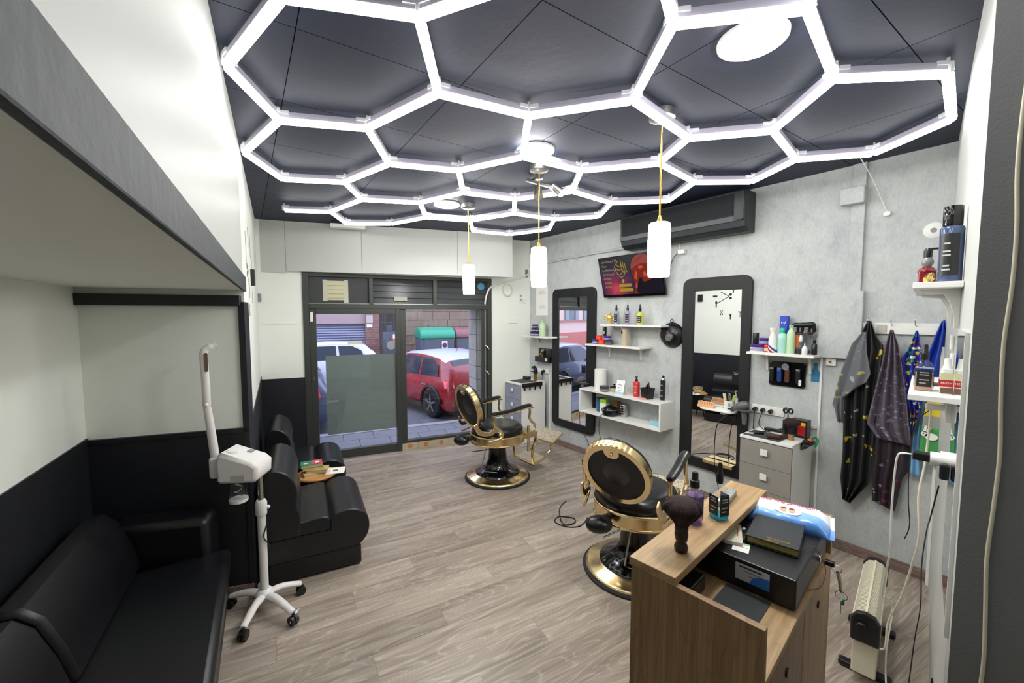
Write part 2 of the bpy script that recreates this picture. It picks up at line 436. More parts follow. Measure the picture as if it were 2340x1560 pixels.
# right wall ------------------------------------------------------
struct('wall_right', mb().box(XR, 0.2, -0.05, XR+0.12, 4.8, ZC+0.1), MATS['concrete_wallpaper'], 'grey concrete-look wallpapered wall behind the mirrors')
wood('skirting_wood', ('#6b5650', '#7c6660', '#8a746c'), (0, 0, R(90)), sc=(1.5, 20, 20), per_object=False)
struct('baseboard_right', mb().box(XR-0.014, 0.45, 0, XR, 4.61, 0.075), MATS['skirting_wood'], bevel=0.003)
# raised wallpapered casing and duct at the right end of the wall
o = tag(mb().box(XR-0.05, 0.845, 1.432, XR, 1.10, 1.918).build('wall_casing', 'concrete_wallpaper', bevel=0.004), 'wallpapered flat box casing on the wall left of the capes', 'wall casing')
o = tag(mb().box(XR-0.03, 0.868, 1.918, XR, 0.945, ZC-0.002).build('cable_duct', 'concrete_wallpaper', bevel=0.003), 'wallpapered vertical cable duct rising from the casing to the ceiling', 'cable duct')
o = tag(mb().box(XR-0.085, 0.862, 2.525, XR-0.031, 0.998, 2.64).build('junction_box', 'concrete_wallpaper', bevel=0.006), 'wallpapered square junction box on the duct near the ceiling', 'junction box')
o = tag(mb().tube([(XR-0.012, y, z) for y, z in ((4.60, 2.455), (4.13, 2.468), (3.43, 2.487), (2.95, 2.487), (2.86, 2.487))], 0.016, 10).build('pipe', 'concrete_wallpaper', smooth=True), 'thin papered-over pipe running along the wall to the air conditioner', 'pipe')

# front wall ------------------------------------------------------
fw = mb(MF)
fw.box(-3.48, 0.0, -0.05, -2.935, 0.22, ZC+0.1)      # left pier
fw.box(-0.597, 0.0, -0.05, 0.12, 0.22, ZC+0.1)       # right pier
fw.box(-2.935, 0.0, 2.25, -0.597, 0.22, ZC+0.1)      # over the shop front
struct('wall_front', fw, MATS['white_paint'], 'white plastered wall around the glazed shop front')
struct('trim_1', mb(MF).box(-3.40, -0.008, 0.0, -2.938, 0.0, 1.025), MATS['navy_paint'], 'dark navy dado on the short wall left of the door')
# bulkhead over the shop front: four white boards
bulk = struct('trim_2', mb().prism([(0.40, 5.38), (3.226, 4.378), (3.30, 4.70), (0.44, 5.385)], 2.262, ZC-0.002), MATS['white_paint'], 'white boxed bulkhead above the shop front')
A_, B_ = Vector((0.412, 5.368)), Vector((3.226, 4.370))
dv = (B_-A_).normalized(); nv = Vector((dv.y, -dv.x))
cuts = [0.0, 0.305, 1.115, 2.255, (B_-A_).length]
for k in range(4):
    p, q = A_+dv*(cuts[k]+.002), A_+dv*(cuts[k+1]-.002)
    zb = 2.232 if k == 0 else 2.25
    mb().prism([tuple(p), tuple(q), tuple(q+nv*.008), tuple(p+nv*.008)], zb, ZC-0.003).build('board', 'white_gloss', bulk)
p, q = A_+dv*.31, B_
mb().prism([tuple(p+nv*.008), tuple(q+nv*.008), tuple(q+nv*.014), tuple(p+nv*.014)], 2.25, 2.272).build('edge_strip', 'white_gloss', bulk)

# shop front: fixed frame, door, panes ----------------------------
win = struct('window_1', mb(MF).box(-2.935, -0.02, 0.0, -2.872, 0.07, 2.25).box(-0.66, -0.02, 0.0, -0.597, 0.07, 2.25).box(-2.872, -0.02, 2.205, -0.66, 0.07, 2.25)
             .box(-2.872, -0.025, 1.825, -0.66, 0.07, 1.885), MATS['alu_frame'], 'dark grey metal shop front frame with three top lights', bevel=0.003)
def fpart(name, m, parent, *bx, **k):
    b = mb(MF)
    for q in bx: b.box(*q)
    return b.build(name, m, parent, **k)
fpart('mullion', 'alu_frame', win, (-2.204, -0.02, 1.885, -2.158, 0.07, 2.205), bevel=.003)
fpart('mullion', 'alu_frame', win, (-1.413, -0.02, 1.885, -1.361, 0.07, 2.205), bevel=.003)
fpart('post', 'alu_frame', win, (-1.896, -0.03, 0.0, -1.842, 0.07, 1.825), bevel=.003)
fpart('sash', 'alu_frame', win, (-1.842, 0.0, 0.12, -1.768, 0.05, 1.825), bevel=.003)
fpart('sash', 'alu_frame', win, (-0.735, 0.0, 0.12, -0.66, 0.05, 1.825), bevel=.003)
fpart('track', 'alu_light', win, (-0.70, -0.012, 0.1, -0.682, 0.0, 1.825))
fpart('bottom_rail', 'alu_frame', win, (-1.842, -0.01, 0.09, -0.66, 0.07, 0.125), bevel=.003)
fpart('pane', 'window_glass', win, (-1.768, 0.022, 0.125, -0.735, 0.028, 1.825))
fpart('pane', 'dusty_glass', win, (-2.872, 0.022, 1.885, -2.204, 0.027, 2.205))
for k in range(4):
    for x0, x1 in ((-2.158, -1.413), (-1.361, -0.66)):
        z = 1.89+k*0.079
        b = mb(MF); b.prism([(0.012, z), (0.030, z+0.082), (0.035, z+0.082), (0.017, z)], x0, x1, 'yz'); 
        b.build('louvre_blade', 'dusty_glass', win)
for x0, x1 in ((-2.872, -2.204), (-2.158, -1.413), (-1.361, -0.66)):
    fpart('bead', 'alu_light', win, (x0, -0.006, 1.885, x1, 0.012, 1.894))
door = tag(fpart('door_1', 'alu_frame', None, (-2.872, -0.012, 0.0, -2.80, 0.05, 1.825), (-2.80, -0.012, 0.0, -1.896, 0.05, 0.105), (-2.80, -0.03, 1.765, -1.896, 0.05, 1.825), bevel=.003), 'sliding glass shop door with a dark metal frame', kind='structure')
fpart('pane', 'window_glass', door, (-2.80, 0.018, 0.105, -1.896, 0.024, 1.765))
fpart('lock', 'chrome', door, (-2.845, -0.02, 0.98, -2.828, -0.012, 1.02))
fpart('sensor', 'white_plastic', door, (-2.862, -0.028, 1.675, -2.83, -0.012, 1.785), bevel=.004)
for z in (1.33, 0.98):
    b = mb(MF); b.tube([(-0.70, -0.03, z), (-0.68, -0.05, z-0.01), (-0.655, -0.05, z-0.05)], 0.011, 8); b.build('window_catch', 'chrome', win, smooth=True)
# tiled upstand below the fixed pane
up = struct('trim_3', mb(MF).box(-1.842, 0.0, -0.02, -0.597, 0.1, 0.09), mat('grout', '#a59d8c', 0.8), 'low tiled upstand under the fixed pane')
for k in range(6):
    x0 = -1.838+k*0.206
    t_ = fpart('tile', mat('tile_cream', '#b9ac92', 0.4, var=0.12, vscale=30), up, (x0, -0.008, 0.0, x0+0.202, 0.0, 0.088))
    b = mb(MF @ Matrix.Translation((x0+0.10, -0.0085, 0.045)) @ Matrix.Rotation(R(90), 4, 'X')); b.lathe([(0.0, 0.0), (0.03, 0.0), (0.03, 0.0015), (0.0, 0.0015)], 16)
    b.build('inlay', mat('inlay_orange', '#c07a45', 0.45), t_)

# left side: wall, soffit, alcove -----------------------------------
yv = 2.96
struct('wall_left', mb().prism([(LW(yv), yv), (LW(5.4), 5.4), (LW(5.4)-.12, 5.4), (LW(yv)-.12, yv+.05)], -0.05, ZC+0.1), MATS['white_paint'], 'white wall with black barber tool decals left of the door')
struct('trim_4', mb().prism([(LW(yv), yv), (LW(5.36), 5.36), (LW(5.36)+.007, 5.36), (LW(yv)+.007, yv)], 0.0, 1.06), MATS['navy_paint'], 'dark navy dado behind the two black armchairs')
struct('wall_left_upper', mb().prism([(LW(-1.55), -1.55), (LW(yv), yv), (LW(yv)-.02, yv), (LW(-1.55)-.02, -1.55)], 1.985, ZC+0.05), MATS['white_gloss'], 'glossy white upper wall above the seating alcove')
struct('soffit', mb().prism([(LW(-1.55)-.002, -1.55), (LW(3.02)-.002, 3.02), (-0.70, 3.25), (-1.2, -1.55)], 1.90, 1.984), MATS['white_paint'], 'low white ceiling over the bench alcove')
struct('trim_5', mb().prism([(LW(-1.55)+.012, -1.55), (LW(3.03)+.012, 3.03), (LW(3.03)-.002, 3.03), (LW(-1.55)-.002, -1.55)], 1.894, 1.988), MATS['band_grey'], 'dark grey painted edge band along the soffit', bevel=.004)
PA, PB = Vector((LW(2.96), 2.96)), Vector((-0.585, 3.174))
pd = (PB-PA).normalized(); pn = Vector((pd.y, -pd.x))
if pn.y > 0: pn = -pn
def pprism(a, b, n0, n1, z0, z1):
    p, q = PA+pd*a, PA+pd*b
    return mb().prism([tuple(p+pn*n0), tuple(q+pn*n0), tuple(q+pn*n1), tuple(p+pn*n1)], z0, z1)
PLn = (PB-PA).length
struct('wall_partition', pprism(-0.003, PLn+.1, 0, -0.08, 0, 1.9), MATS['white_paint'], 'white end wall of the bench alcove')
struct('trim_6', pprism(0.0, PLn, 0, 0.012, 0, 1.045), MATS['navy_paint'], 'dark navy dado on the alcove end wall')
struct('trim_7', pprism(0.0, PLn, 0, 0.02, 1.035, 1.062), MATS['navy_trim'], 'dark cap rail on the alcove end wall')
struct('trim_8', pprism(0.012, PLn+0.02, 0, 0.045, 1.805, 1.868), MATS['navy_trim'], 'dark batten across the top of the alcove end wall', bevel=.003)
struct('trim_9', pprism(-0.006, 0.028, -0.082, 0.02, 0, 1.83), MATS['navy_trim'], 'dark upright edging the alcove end wall', bevel=.002)
SW = lambda y: -0.585 + 0.109*(y-3.174)
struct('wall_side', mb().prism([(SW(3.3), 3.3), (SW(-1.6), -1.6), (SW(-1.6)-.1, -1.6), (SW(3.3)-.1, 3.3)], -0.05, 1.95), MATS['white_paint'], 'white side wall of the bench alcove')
struct('trim_10', mb().prism([(SW(3.17), 3.17), (SW(-1.55), -1.55), (SW(-1.55)+.008, -1.55), (SW(3.17)+.008, 3.17)], 0, 1.072), MATS['navy_paint'], 'dark navy dado on the alcove side wall')
struct('baseboard_left', pprism(0.0, PLn, 0.012, 0.024, 0, 0.07), MATS['skirting_wood'])
struct('wall_back', mb().box(-1.3, -1.62, -0.05, 1.75, -1.52, ZC+0.1), MATS['white_paint'])
# return wall and grey pier on the right ------------------------------
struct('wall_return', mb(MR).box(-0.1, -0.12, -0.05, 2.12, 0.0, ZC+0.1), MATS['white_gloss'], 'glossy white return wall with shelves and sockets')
struct('wall_pier', mb().prism([(1.602, 0.1425), (1.602, -1.55), (1.75, -1.55), (1.75, 0.02), (1.62, 0.1425)], -0.05, ZC+0.1), MATS['pillar_grey'], 'grey textured pier at the right edge')
b = mb(); pts = [(1.595, 0.085+0.004*math.sin(k*1.7), 2.8-k*0.14) for k in range(21)]
tag(b.tube(smoothpath(pts, 4), 0.0042, 10).build('cable', 'cream_plastic', smooth=True), 'cream cable clipped vertically to the grey pier', 'cable')
mirror_ = thing('wall_mirror', 'narrow unframed mirror on the white return wall beside the shelves', 'mirror')
b = mb(MR); b.box(1.56, 0.001, 0.80, 2.02, 0.006, 1.70); b.build('mirror_glass', 'mirror', mirror_)
b = mb(MR); b.box(2.02, 0.0, 0.80, 2.035, 0.010, 1.70); b.build('edge_strip', 'white_plastic', mirror_)
tag(mb(MR).box(0.02, 0.0, 0.0, 0.06, 0.016, 1.55).build('cable_trunking', 'white_plastic', bevel=.003), 'white vertical cable trunking in the corner by the capes', 'cable trunking')
# small fittings on front and left walls -------------------------------
b = thing('wall_socket', 'double white wall socket left of the taped-up papers', 'socket')
mb(MF).box(-0.175, -0.012, 1.93, -0.125, 0.0, 2.06).build('plate', 'white_plastic', b, bevel=.003)
for z in (1.965, 2.025):
    q = mb(MF @ Matrix.Translation((-0.15, -0.0125, z)) @ Matrix.Rotation(R(90), 4, 'X')); q.lathe([(0.0, 0), (0.017, 0), (0.017, .002), (0.0, .002)], 14); q.build('outlet', mat('socket_grey', '#9a9a90', 0.5), b)
tag(mb(MF).box(-0.118, -0.012, 1.915, -0.065, 0.0, 1.985).build('switch_box', 'white_plastic', bevel=.003), 'small blank white box beside the double socket', 'switch box')
tag(mb(MF).box(-0.335, -0.01, 1.635, -0.195, 0.0, 1.70).build('cover_plate', 'white_paint', bevel=.003), 'flat painted cover plate on the pier above the corner shelf', 'cover plate')
b = mb(MF); b.tube(smoothpath([(-0.70, -0.03, 1.90), (-0.685, -0.05, 2.02), (-0.62, -0.04, 2.13), (-0.47, -0.02, 2.19), (-0.3, -0.015, 2.235), (-0.12, -0.015, 2.29), (-0.02, -0.02, 2.345)]), 0.012, 8)
tag(b.build('hose', 'white_plastic', smooth=True), 'white flexible hose curving from the top light to the corner', 'hose')
b = mb(MF); b.tube([(-0.36+0.075*math.cos(a), -0.022, 2.10+0.085*math.sin(a)) for a in [k*math.pi/12 for k in range(24)]], 0.004, 6, closed=True)
b.tube([(-0.36+0.07*math.cos(a), -0.027, 2.105+0.08*math.sin(a)) for a in [k*math.pi/12 for k in range(24)]], 0.004, 6, closed=True)
tag(b.build('cable_coil', 'cream_plastic', smooth=True), 'coiled thin cream cable hanging below the white hose', 'cable')
tag(mb(MF).box(-0.075, -0.012, 2.29, -0.03, 0.0, 2.40).build('cable_bracket', mat('bracket_grey', '#77797c', 0.5), bevel=.003), 'small grey bracket in the front corner where the hose ends', 'bracket')
tag(mb(MF).box(-3.335, -0.008, 1.652, -2.99, 0.0, 1.668).build('wall_rail', 'white_paint', bevel=.002), 'thin white empty rail on the wall left of the door', 'rail')
tag(mb(MF).rbox(-3.385, -0.016, 1.90, -3.345, 0.0, 1.99, .01, axis='y').build('remote_control', mat('remote_grey', '#7f8a8a', 0.5)), 'small grey remote holder on the wall left of the door', 'remote control')
tag(mb().prism([(LW(3.9), 3.9), (LW(3.98), 3.98), (LW(3.98)+.03, 3.98), (LW(3.9)+.03, 3.9)], 1.99, 2.12).build('intercom', 'black_plastic', bevel=.004), 'black entry phone on the white left wall', 'intercom')
tag(mb(MF).box(-2.62, -0.30, 2.735, -2.25, -0.19, 2.775).build('emergency_light', 'white_plastic', bevel=.006), 'slim white emergency light at the ceiling above the bulkhead', 'lamp')
# barber tool decals on the left wall
def decal(name, label, shapes):
    b = MB()
    for poly in shapes:
        vs = []
        for (y, z) in poly: vs.append((LW(y)+0.0012, y, z))
        vs2 = [(LW(y)+0.0002, y, z) for (y, z) in poly]; n = len(poly)
        b.add(vs+vs2, [tuple(range(n)), tuple(range(n, 2*n))[::-1]]+[(i, n+i, n+(i+1) % n, (i+1) % n) for i in range(n)])
    return tag(b.build(name, 'black_matte'), label, 'decal', 'barber tool decals on the white left wall')
def bar(y0, z0, y1, z1, w):
    d = Vector((y1-y0, z1-z0)).normalized(); n = Vector((-d.y, d.x))*w/2
    return [(y0+n.x, z0+n.y), (y1+n.x, z1+n.y), (y1-n.x, z1-n.y), (y0-n.x, z0-n.y)]
decal('scissors_decal', 'open scissors decal, largest of the wall decals', [bar(3.60, 2.15, 3.46, 2.07, .012), bar(3.66, 1.95, 3.46, 2.07, .012), oval(3.44, 2.10, .025, .022, 12), oval(3.44, 2.04, .025, .022, 12)])
decal('comb_decal', 'short comb decal above the clipper decal', [bar(3.73, 2.077, 3.655, 2.077, .03)])
decal('clipper_decal', 'hair clipper decal under the short comb decal', [oval(3.67, 1.965, .018, .03, 12), bar(3.67, 1.95, 3.67, 1.88, .02)])
decal('small_scissors_decal', 'tiny scissors decal under the clipper decal', [bar(3.60, 1.83, 3.555, 1.765, .008), bar(3.555, 1.83, 3.60, 1.765, .008), oval(3.565, 1.755, .01, .01, 10), oval(3.592, 1.755, .01, .01, 10)])
decal('shaver_decal', 'small shaver decal below the large scissors', [oval(3.43, 1.745, .017, .024, 12), bar(3.43, 1.73, 3.43, 1.675, .018)])
decal('razor_decal', 'T-shaped razor decal nearest the alcove', [bar(3.31, 1.80, 3.25, 1.80, .018), bar(3.28, 1.80, 3.28, 1.71, .01)])
decal('brush_decal', 'round brush decal near the ceiling', [oval(3.75, 2.38, .03, .05, 12), bar(3.75, 2.34, 3.72, 2.27, .015)])
decal('blade_decal', 'long blade decal near the ceiling', [bar(3.38, 2.33, 3.40, 2.12, .02)])
decal('long_comb_decal', 'long upright comb decal beside the entry phone', [bar(4.0, 2.40, 4.02, 2.22, .02)])
decal('strop_decal', 'narrow strop decal above the entry phone', [bar(4.15, 2.25, 4.16, 2.12, .025)])
decal('hairpin_decal', 'thin hairpin decal below the entry phone', [bar(4.06, 1.95, 4.06, 1.85, .015)])
# ================================================================ CEILING LIGHTS
HEXV = [(0.085, 2.019), (0.312, 2.413), (0.699, 2.236), (0.849, 1.707), (0.589, 1.318), (0.197, 3.004), (0.969, 2.666), (1.3, 1.626), (1.598, 1.23), (1.299, 0.841), (2.18, 1.3), (2.382, 1.621), (1.601, 2.058), (2.066, 2.011), (1.584, 0.544), (2.13, 0.625), (2.459, 0.982), (3.024, 1.067), (3.296, 0.747), (3.041, 0.392), (2.464, 0.338), (3.257, 1.43), (0.45, 3.416), (0.83, 3.221), (1.069, 3.61), (1.393, 2.504), (1.666, 2.927), (1.505, 3.407), (0.949, 4.205), (1.202, 4.637), (1.6, 4.372), (1.777, 3.878), (2.207, 3.727), (2.497, 4.167), (2.115, 2.828), (2.352, 2.382), (2.398, 3.227), (2.871, 2.424), (3.16, 2.821), (2.874, 3.167), (3.168, 3.586), (2.969, 4.076), (3.217, 2.086), (2.924, 1.686), (0.586, 4.411), (0.212, 1.492), (0.963, 0.687), (1.248, 0.39), (0.72, 0.29), (1.0, 0.0), (0.76, -0.40), (0.40, -0.16)]
HEXE = [(0, 1), (0, 45), (1, 2), (1, 5), (2, 3), (2, 6), (3, 4), (3, 7), (4, 45), (4, 46), (5, 22), (6, 23), (6, 25), (7, 8), (7, 12), (8, 9), (8, 10), (9, 14), (9, 46), (10, 11), (10, 16), (11, 13), (11, 43), (12, 13), (12, 25), (13, 35), (14, 15), (14, 47), (15, 16), (15, 20), (16, 17), (17, 18), (17, 21), (18, 19), (19, 20), (21, 43), (22, 23), (23, 24), (24, 27), (24, 28), (25, 26), (26, 27), (26, 34), (27, 31), (28, 29), (28, 44), (29, 30), (30, 31), (31, 32), (32, 33), (32, 36), (33, 41), (34, 35), (34, 36), (35, 37), (36, 39), (37, 38), (37, 42), (38, 39), (39, 40), (40, 41), (42, 43), (46, 48), (48, 49), (49, 47), (49, 50), (50, 51)]  # closing edges: unseen tubes added behind the camera to light the near area
hexl = thing('honeycomb_light', 'white LED tubes joined into a honeycomb under the dark ceiling', 'ceiling light', (1.7, 2.4, 2.74))
ZT = 2.74
def loc_(x, y, z): return (x-1.7, y-2.4, z-2.74)
mat('tube_housing', '#a9a4b4', 0.4); mat('connector_clear', '#d8dade', 0.25)
for a, b_ in HEXE:
    p, q = Vector(HEXV[a]), Vector(HEXV[b_]); d = (q-p).normalized(); n = Vector((-d.y, d.x)); p = p+d*0.012; q = q-d*0.012
    def seg(prof):
        m = MB(); k = len(prof)
        vs = [loc_(p.x+n.x*t, p.y+n.y*t, ZT+z) for t, z in prof]+[loc_(q.x+n.x*t, q.y+n.y*t, ZT+z) for t, z in prof]
        fs = [tuple(range(k))[::-1], tuple(range(k, 2*k))]+[(i, (i+1) % k, k+(i+1) % k, k+i) for i in range(k)]
        return m.add(vs, fs)
    tb = seg([(-.013, .004), (.013, .004), (.012, .034), (-.012, .034)]).build('light_tube', 'tube_housing', hexl)
    seg([(.015, .004), (.0195, -.005), (.015, -.018), (.006, -.024), (-.006, -.024), (-.015, -.018), (-.0195, -.005), (-.015, .004)]).build('diffuser', 'led', tb, flip=False)
deg = {}
for a, b_ in HEXE: deg.setdefault(a, []).append(b_); deg.setdefault(b_, []).append(a)
for v, ns in deg.items():
    p = Vector(HEXV[v]); m = MB(); m.lathe([(0.016, -0.006), (0.018, 0.0), (0.018, 0.036), (0.006, 0.040), (0.006, 0.058), (0.0, 0.058)], 10, loc_(p.x, p.y, ZT))
    for b_ in ns:
        d = (Vector(HEXV[b_])-p).normalized(); n = Vector((-d.y, d.x))*0.017
        s, e = p+d*.010, p+d*.052
        m.prism([tuple(Vector((s.x, s.y))+n-Vector((1.7, 2.4))), tuple(e+n-Vector((1.7, 2.4))), tuple(e-n-Vector((1.7, 2.4))), tuple(s-n-Vector((1.7, 2.4)))], 0.022, 0.038)
    m.build('connector', 'connector_clear', hexl, smooth=False)

def disc_lamp(x, y, r, label):
    t = thing('round_ceiling_light', label, 'ceiling light', (x, y, ZC-0.014), 0, 'round ceiling lights')
    mb().lathe([(r+.004, 0.002), (r+.006, 0.0135), (0, 0.0135)], 40).build('rim', 'white_plastic', t, smooth=True)
    mb().lathe([(0, -0.010), (r*.6, -0.009), (r*.93, -0.005), (r, 0.0), (r, 0.004), (0, 0.004)], 40).build('diffuser', 'disc_led', t, smooth=True)
disc_lamp(1.716, 0.77, 0.118, 'round flat ceiling light, nearest the viewer')
disc_lamp(1.715, 2.075, 0.118, 'round flat ceiling light above the two-headed spotlight')
disc_lamp(1.848, 3.56, 0.118, 'round flat ceiling light nearest the shop door')

def shade_mat():
    m = bpy.data.materials.new('lamp_shade_glass'); m.use_nodes = True; MATS['lamp_shade_glass'] = m
    t = m.node_tree; b = t.nodes['Principled BSDF']; b.inputs['Base Color'].default_value = lin('#f4f2ea'); b.inputs['Roughness'].default_value = 0.3
    b.inputs['Emission Color'].default_value = (1, 0.97, 0.93, 1); b.inputs['Emission Strength'].default_value = SHADE_LIGHT
    return m
shade_mat()
def pendant(x, y, z0, z1, r, label):
    t = thing('pendant_lamp', label, 'pendant lamp', (x, y, z0), 0, 'pendant lamps in a row')
    H = ZC-z0
    mb().lathe([(0.05, H-0.045), (0.066, H-0.04), (0.066, H-0.001), (0, H-0.001)], 28).build('canopy', 'steel', t, smooth=True)
    mb().tube([(0, 0, z1-z0+.02), (0, 0, H-0.04)], 0.0045, 8).build('cord', 'brass', t, smooth=True)
    mb().lathe([(0.0, z1-z0-.002), (0.014, z1-z0-.002), (0.014, z1-z0+.016), (0.006, z1-z0+.04), (0, z1-z0+.042)], 12).build('socket_cap', 'brass', t, smooth=True)
    h = z1-z0; pr = [(r*.93, 0), (r*.95, .004), (r, h*.25), (r*1.05, h*.5), (r, h*.78), (r*.97, h*.95), (r*.93, h-.004), (r*.85, h), (0.0, h)]
    mb().lathe(pr, 28).build('lamp_shade', 'lamp_shade_glass', t, smooth=True)
def zat(pxdummy): return pxdummy
pendant(2.014, 3.439, 1.953, 2.231, 0.057, 'cylindrical white pendant lamp, nearest the shop door')
pendant(1.907, 2.265, 1.954, 2.231, 0.057, 'cylindrical white pendant lamp, middle one of the row')
pendant(1.931, 1.302, 1.954, 2.235, 0.057, 'cylindrical white pendant lamp hanging in front of the television')

sp = thing('spotlight_bar', 'silver ceiling spotlight with two swivel heads behind the middle pendant', 'spotlight', (2.03, 2.44, ZC-0.09))
mb().lathe([(0.04, .06), (0.05, .065), (0.05, .089), (0, .089)], 20).build('mount', 'steel', sp, smooth=True)
b = mb(Matrix.Rotation(R(-70), 4, 'Z') @ Matrix.Rotation(R(22), 4, 'Y')); b.box(-0.10, -0.024, 0.02, 0.15, 0.024, 0.042); b.build('bar', 'steel', sp, bevel=.004)
for k, (hx, hy, hz, tx, ty, tz) in enumerate(((0.115, -0.085, -0.005, .55, -.25, -.45), (-0.03, -0.05, -0.05, -.2, -.35, -.75))):
    d = Vector((tx, ty, tz)).normalized(); p = Vector((hx, hy, hz))
    b = mb(); b.tube([p-d*.035, p+d*.05], [0.032, 0.036], 16); hd = b.build('head', 'steel', sp, smooth=True)
    mb().tube([p-d*.02, (p.x*.35, p.y*.5, .02)], .007, 8).build('swivel', 'steel', hd, smooth=True)
    if k == 0:
        b = mb(); b.ball(tuple(p+d*.052), (.03, .03, .03), 14, 10); b.build('bulb', 'spot_led', hd, smooth=True)
# ================================================================ LARGE OBJECTS
# ---- barber chairs (local: faces +X)
def barber_chair(loc, rz, label, recline=17):
    UP = Matrix.Translation((0, 0, .06))
    def ub(): return mb(UP)
    ax_ = lambda x: (x+.085)*1.16-.24
    t = thing('barber_chair', label, 'barber chair', loc, rz, 'black and gold barber chairs')
    mb().lathe([(0.24, 0.0), (0.352, 0.0), (0.354, 0.012), (0.338, 0.022), (0.24, 0.022)], 48).build('rubber_ring', 'rubber', t, smooth=True)
    mb().lathe([(0.336, 0.018), (0.332, 0.030), (0.318, 0.038), (0.255, 0.050), (0.245, 0.062), (0.0, 0.062)], 48).build('base_plate', 'gold', t, smooth=True, angle=60)
    mb().lathe([(0.243, 0.058), (0.232, 0.075), (0.175, 0.095), (0.125, 0.14), (0.103, 0.20), (0.093, 0.30), (0.09, 0.405), (0.0, 0.405)], 40).build('pedestal', 'black_gloss', t, smooth=True, angle=70)
    mb().tube(smoothpath([(-0.07, 0.05, 0.30), (-0.15, 0.10, 0.29), (-0.24, 0.14, 0.285)]), 0.006, 8).build('lever', 'chrome', t, smooth=True)
    mb().tube([(-0.14, -0.02, 0.42), (-0.215, 0.0, 0.13), (-0.20, -0.03, 0.112), (-0.10, -0.13, 0.105)], 0.006, 8).build('pump_pedal', 'chrome', t, smooth=True)
    # seat ring
    sr = ub().ring(oval(0, 0, 0.292, 0.282, 48), oval(0, 0, 0.278, 0.268, 48), 0.350, 0.435).build('seat_ring', 'gold', t, smooth=True)
    ub().tube([(p[0], p[1], 0.436) for p in oval(0, 0, 0.290, 0.280, 48)], 0.0085, 8, closed=True).build('rim', 'gold', sr, smooth=True)
    ub().tube([(p[0], p[1], 0.352) for p in oval(0, 0, 0.290, 0.280, 48)], 0.0085, 8, closed=True).build('rim', 'gold', sr, smooth=True)
    ub().lathe([(0, 0.340), (0.27, 0.345), (0.272, 0.36), (0, 0.36)], 40).build('seat_pan', 'black_matte', t)
    ub().rbox(0.14, -0.215, 0.362, 0.375, 0.215, 0.428, 0.02, axis='y').build('front_apron', 'gold', t, bevel=.004)
    ub().lathe([(0, 0.37), (0.255, 0.40), (0.274, 0.445), (0.275, 0.485), (0.255, 0.520), (0.20, 0.534), (0.10, 0.537), (0, 0.530)], 44).build('seat_cushion', 'black_vinyl', t, smooth=True, angle=80)
    # back
    MB_ = Matrix.Translation((-0.29, 0, 0.60)) @ Matrix.Rotation(R(-recline), 4, 'Y') @ Matrix.Diagonal((1, .88, .86, 1))
    cz = 0.272
    bf = mb(MB_).ring(oval(0, cz, 0.232, 0.272, 56), oval(0, cz, 0.196, 0.232, 56), -0.028, 0.022, 'yz').build('back_frame', 'gold', t, smooth=True)
    for k in range(9):
        a = R(38+k*9); y, z = 0.2335*math.cos(a), cz+0.2735*math.sin(a)
        mb(MB_ @ Matrix.Translation((-0.003, y, z)) @ Matrix.Rotation(a, 4, 'X')).box(-0.02, -0.001, -0.009, 0.02, 0.0035, 0.009).build('facet', 'gold', bf)
    mb(MB_).prism(oval(0, cz, 0.198, 0.234, 48), -0.018, 0.0, 'yz').build('back_panel', 'black_matte', t)
    mb(MB_).prism([(-.055, cz+.236), (.055, cz+.236), (.05, cz+.19), (.03, cz+.165), (0, cz+.158), (-.03, cz+.165), (-.05, cz+.19)], -0.030, -0.017, 'yz').build('top_tab', 'gold', bf, bevel=.002)
    mb(MB_).ball((-0.034, 0.0, cz+.20), 0.011, 12, 8).build('screw', 'gold', bf, smooth=True)
    mb(MB_).ball((0.035, 0, cz), (0.058, 0.228, 0.268), 32, 20).build('back_cushion', 'black_vinyl', t, smooth=True)
    for s in (-1, 1):
        y = 0.272*s
        br = ub(); br.prism([(ax_(q[0]), q[1]) for q in ([(-0.168, .60), (-0.150, .605), (-0.145, .575), (-0.135, .553), (-0.115, .545), (-0.085, .555), (-0.07, .59), (-0.05, .585), (-0.055, .525), (-0.09, .50), (-0.125, .50), (-0.15, .515), (-0.165, .55)] if s > 0 else [(-0.285, .63), (-0.25, .65), (-0.225, .59), (-0.185, .555), (-0.13, .54), (-0.085, .555), (-0.07, .59), (-0.05, .585), (-0.055, .525), (-0.09, .50), (-0.17, .50), (-0.235, .53), (-0.265, .58)])], y*0.94-.008, y*0.94+.008, 'xz')
        arm = br.build('arm', 'gold', t, bevel=.004)
        ub().tube(smoothpath([(ax_(q[0]), q[1], q[2]) for q in [(-0.13, y*.93, .44), (-0.04, y*1.02, .452), (0.0, y*1.05, .485), (-0.02, y*1.05, .53), (-0.065, y*1.03, .575), (-0.085, y, .63), (-0.085, y, .70)]]), 0.0135, 10).build('rear_post', 'gold', arm, smooth=True)
        ub().tube(smoothpath([(ax_(q[0]), q[1], q[2]) for q in [(-0.10, y, .697), (0.02, y, .694), (0.18, y, .705), (0.29, y, .722), (0.335, y, .722), (0.345, y, .705)]]), 0.017, 10, flat=0.75).build('arm_rail', 'gold', arm, smooth=True)
        ub().tube(smoothpath([(ax_(q[0]), q[1], q[2]) for q in [(0.315, y, .715), (0.318, y, .66), (0.312, y, .61), (0.335, y, .565), (0.372, y, .525), (0.372, y, .485), (0.33, y, .455), (0.26, y, .435)]]), 0.0135, 10).build('front_post', 'gold', arm, smooth=True)
        ub().ball((ax_(-0.03), y*1.06, .50), 0.02, 12, 8).build('knob', 'gold', arm, smooth=True)
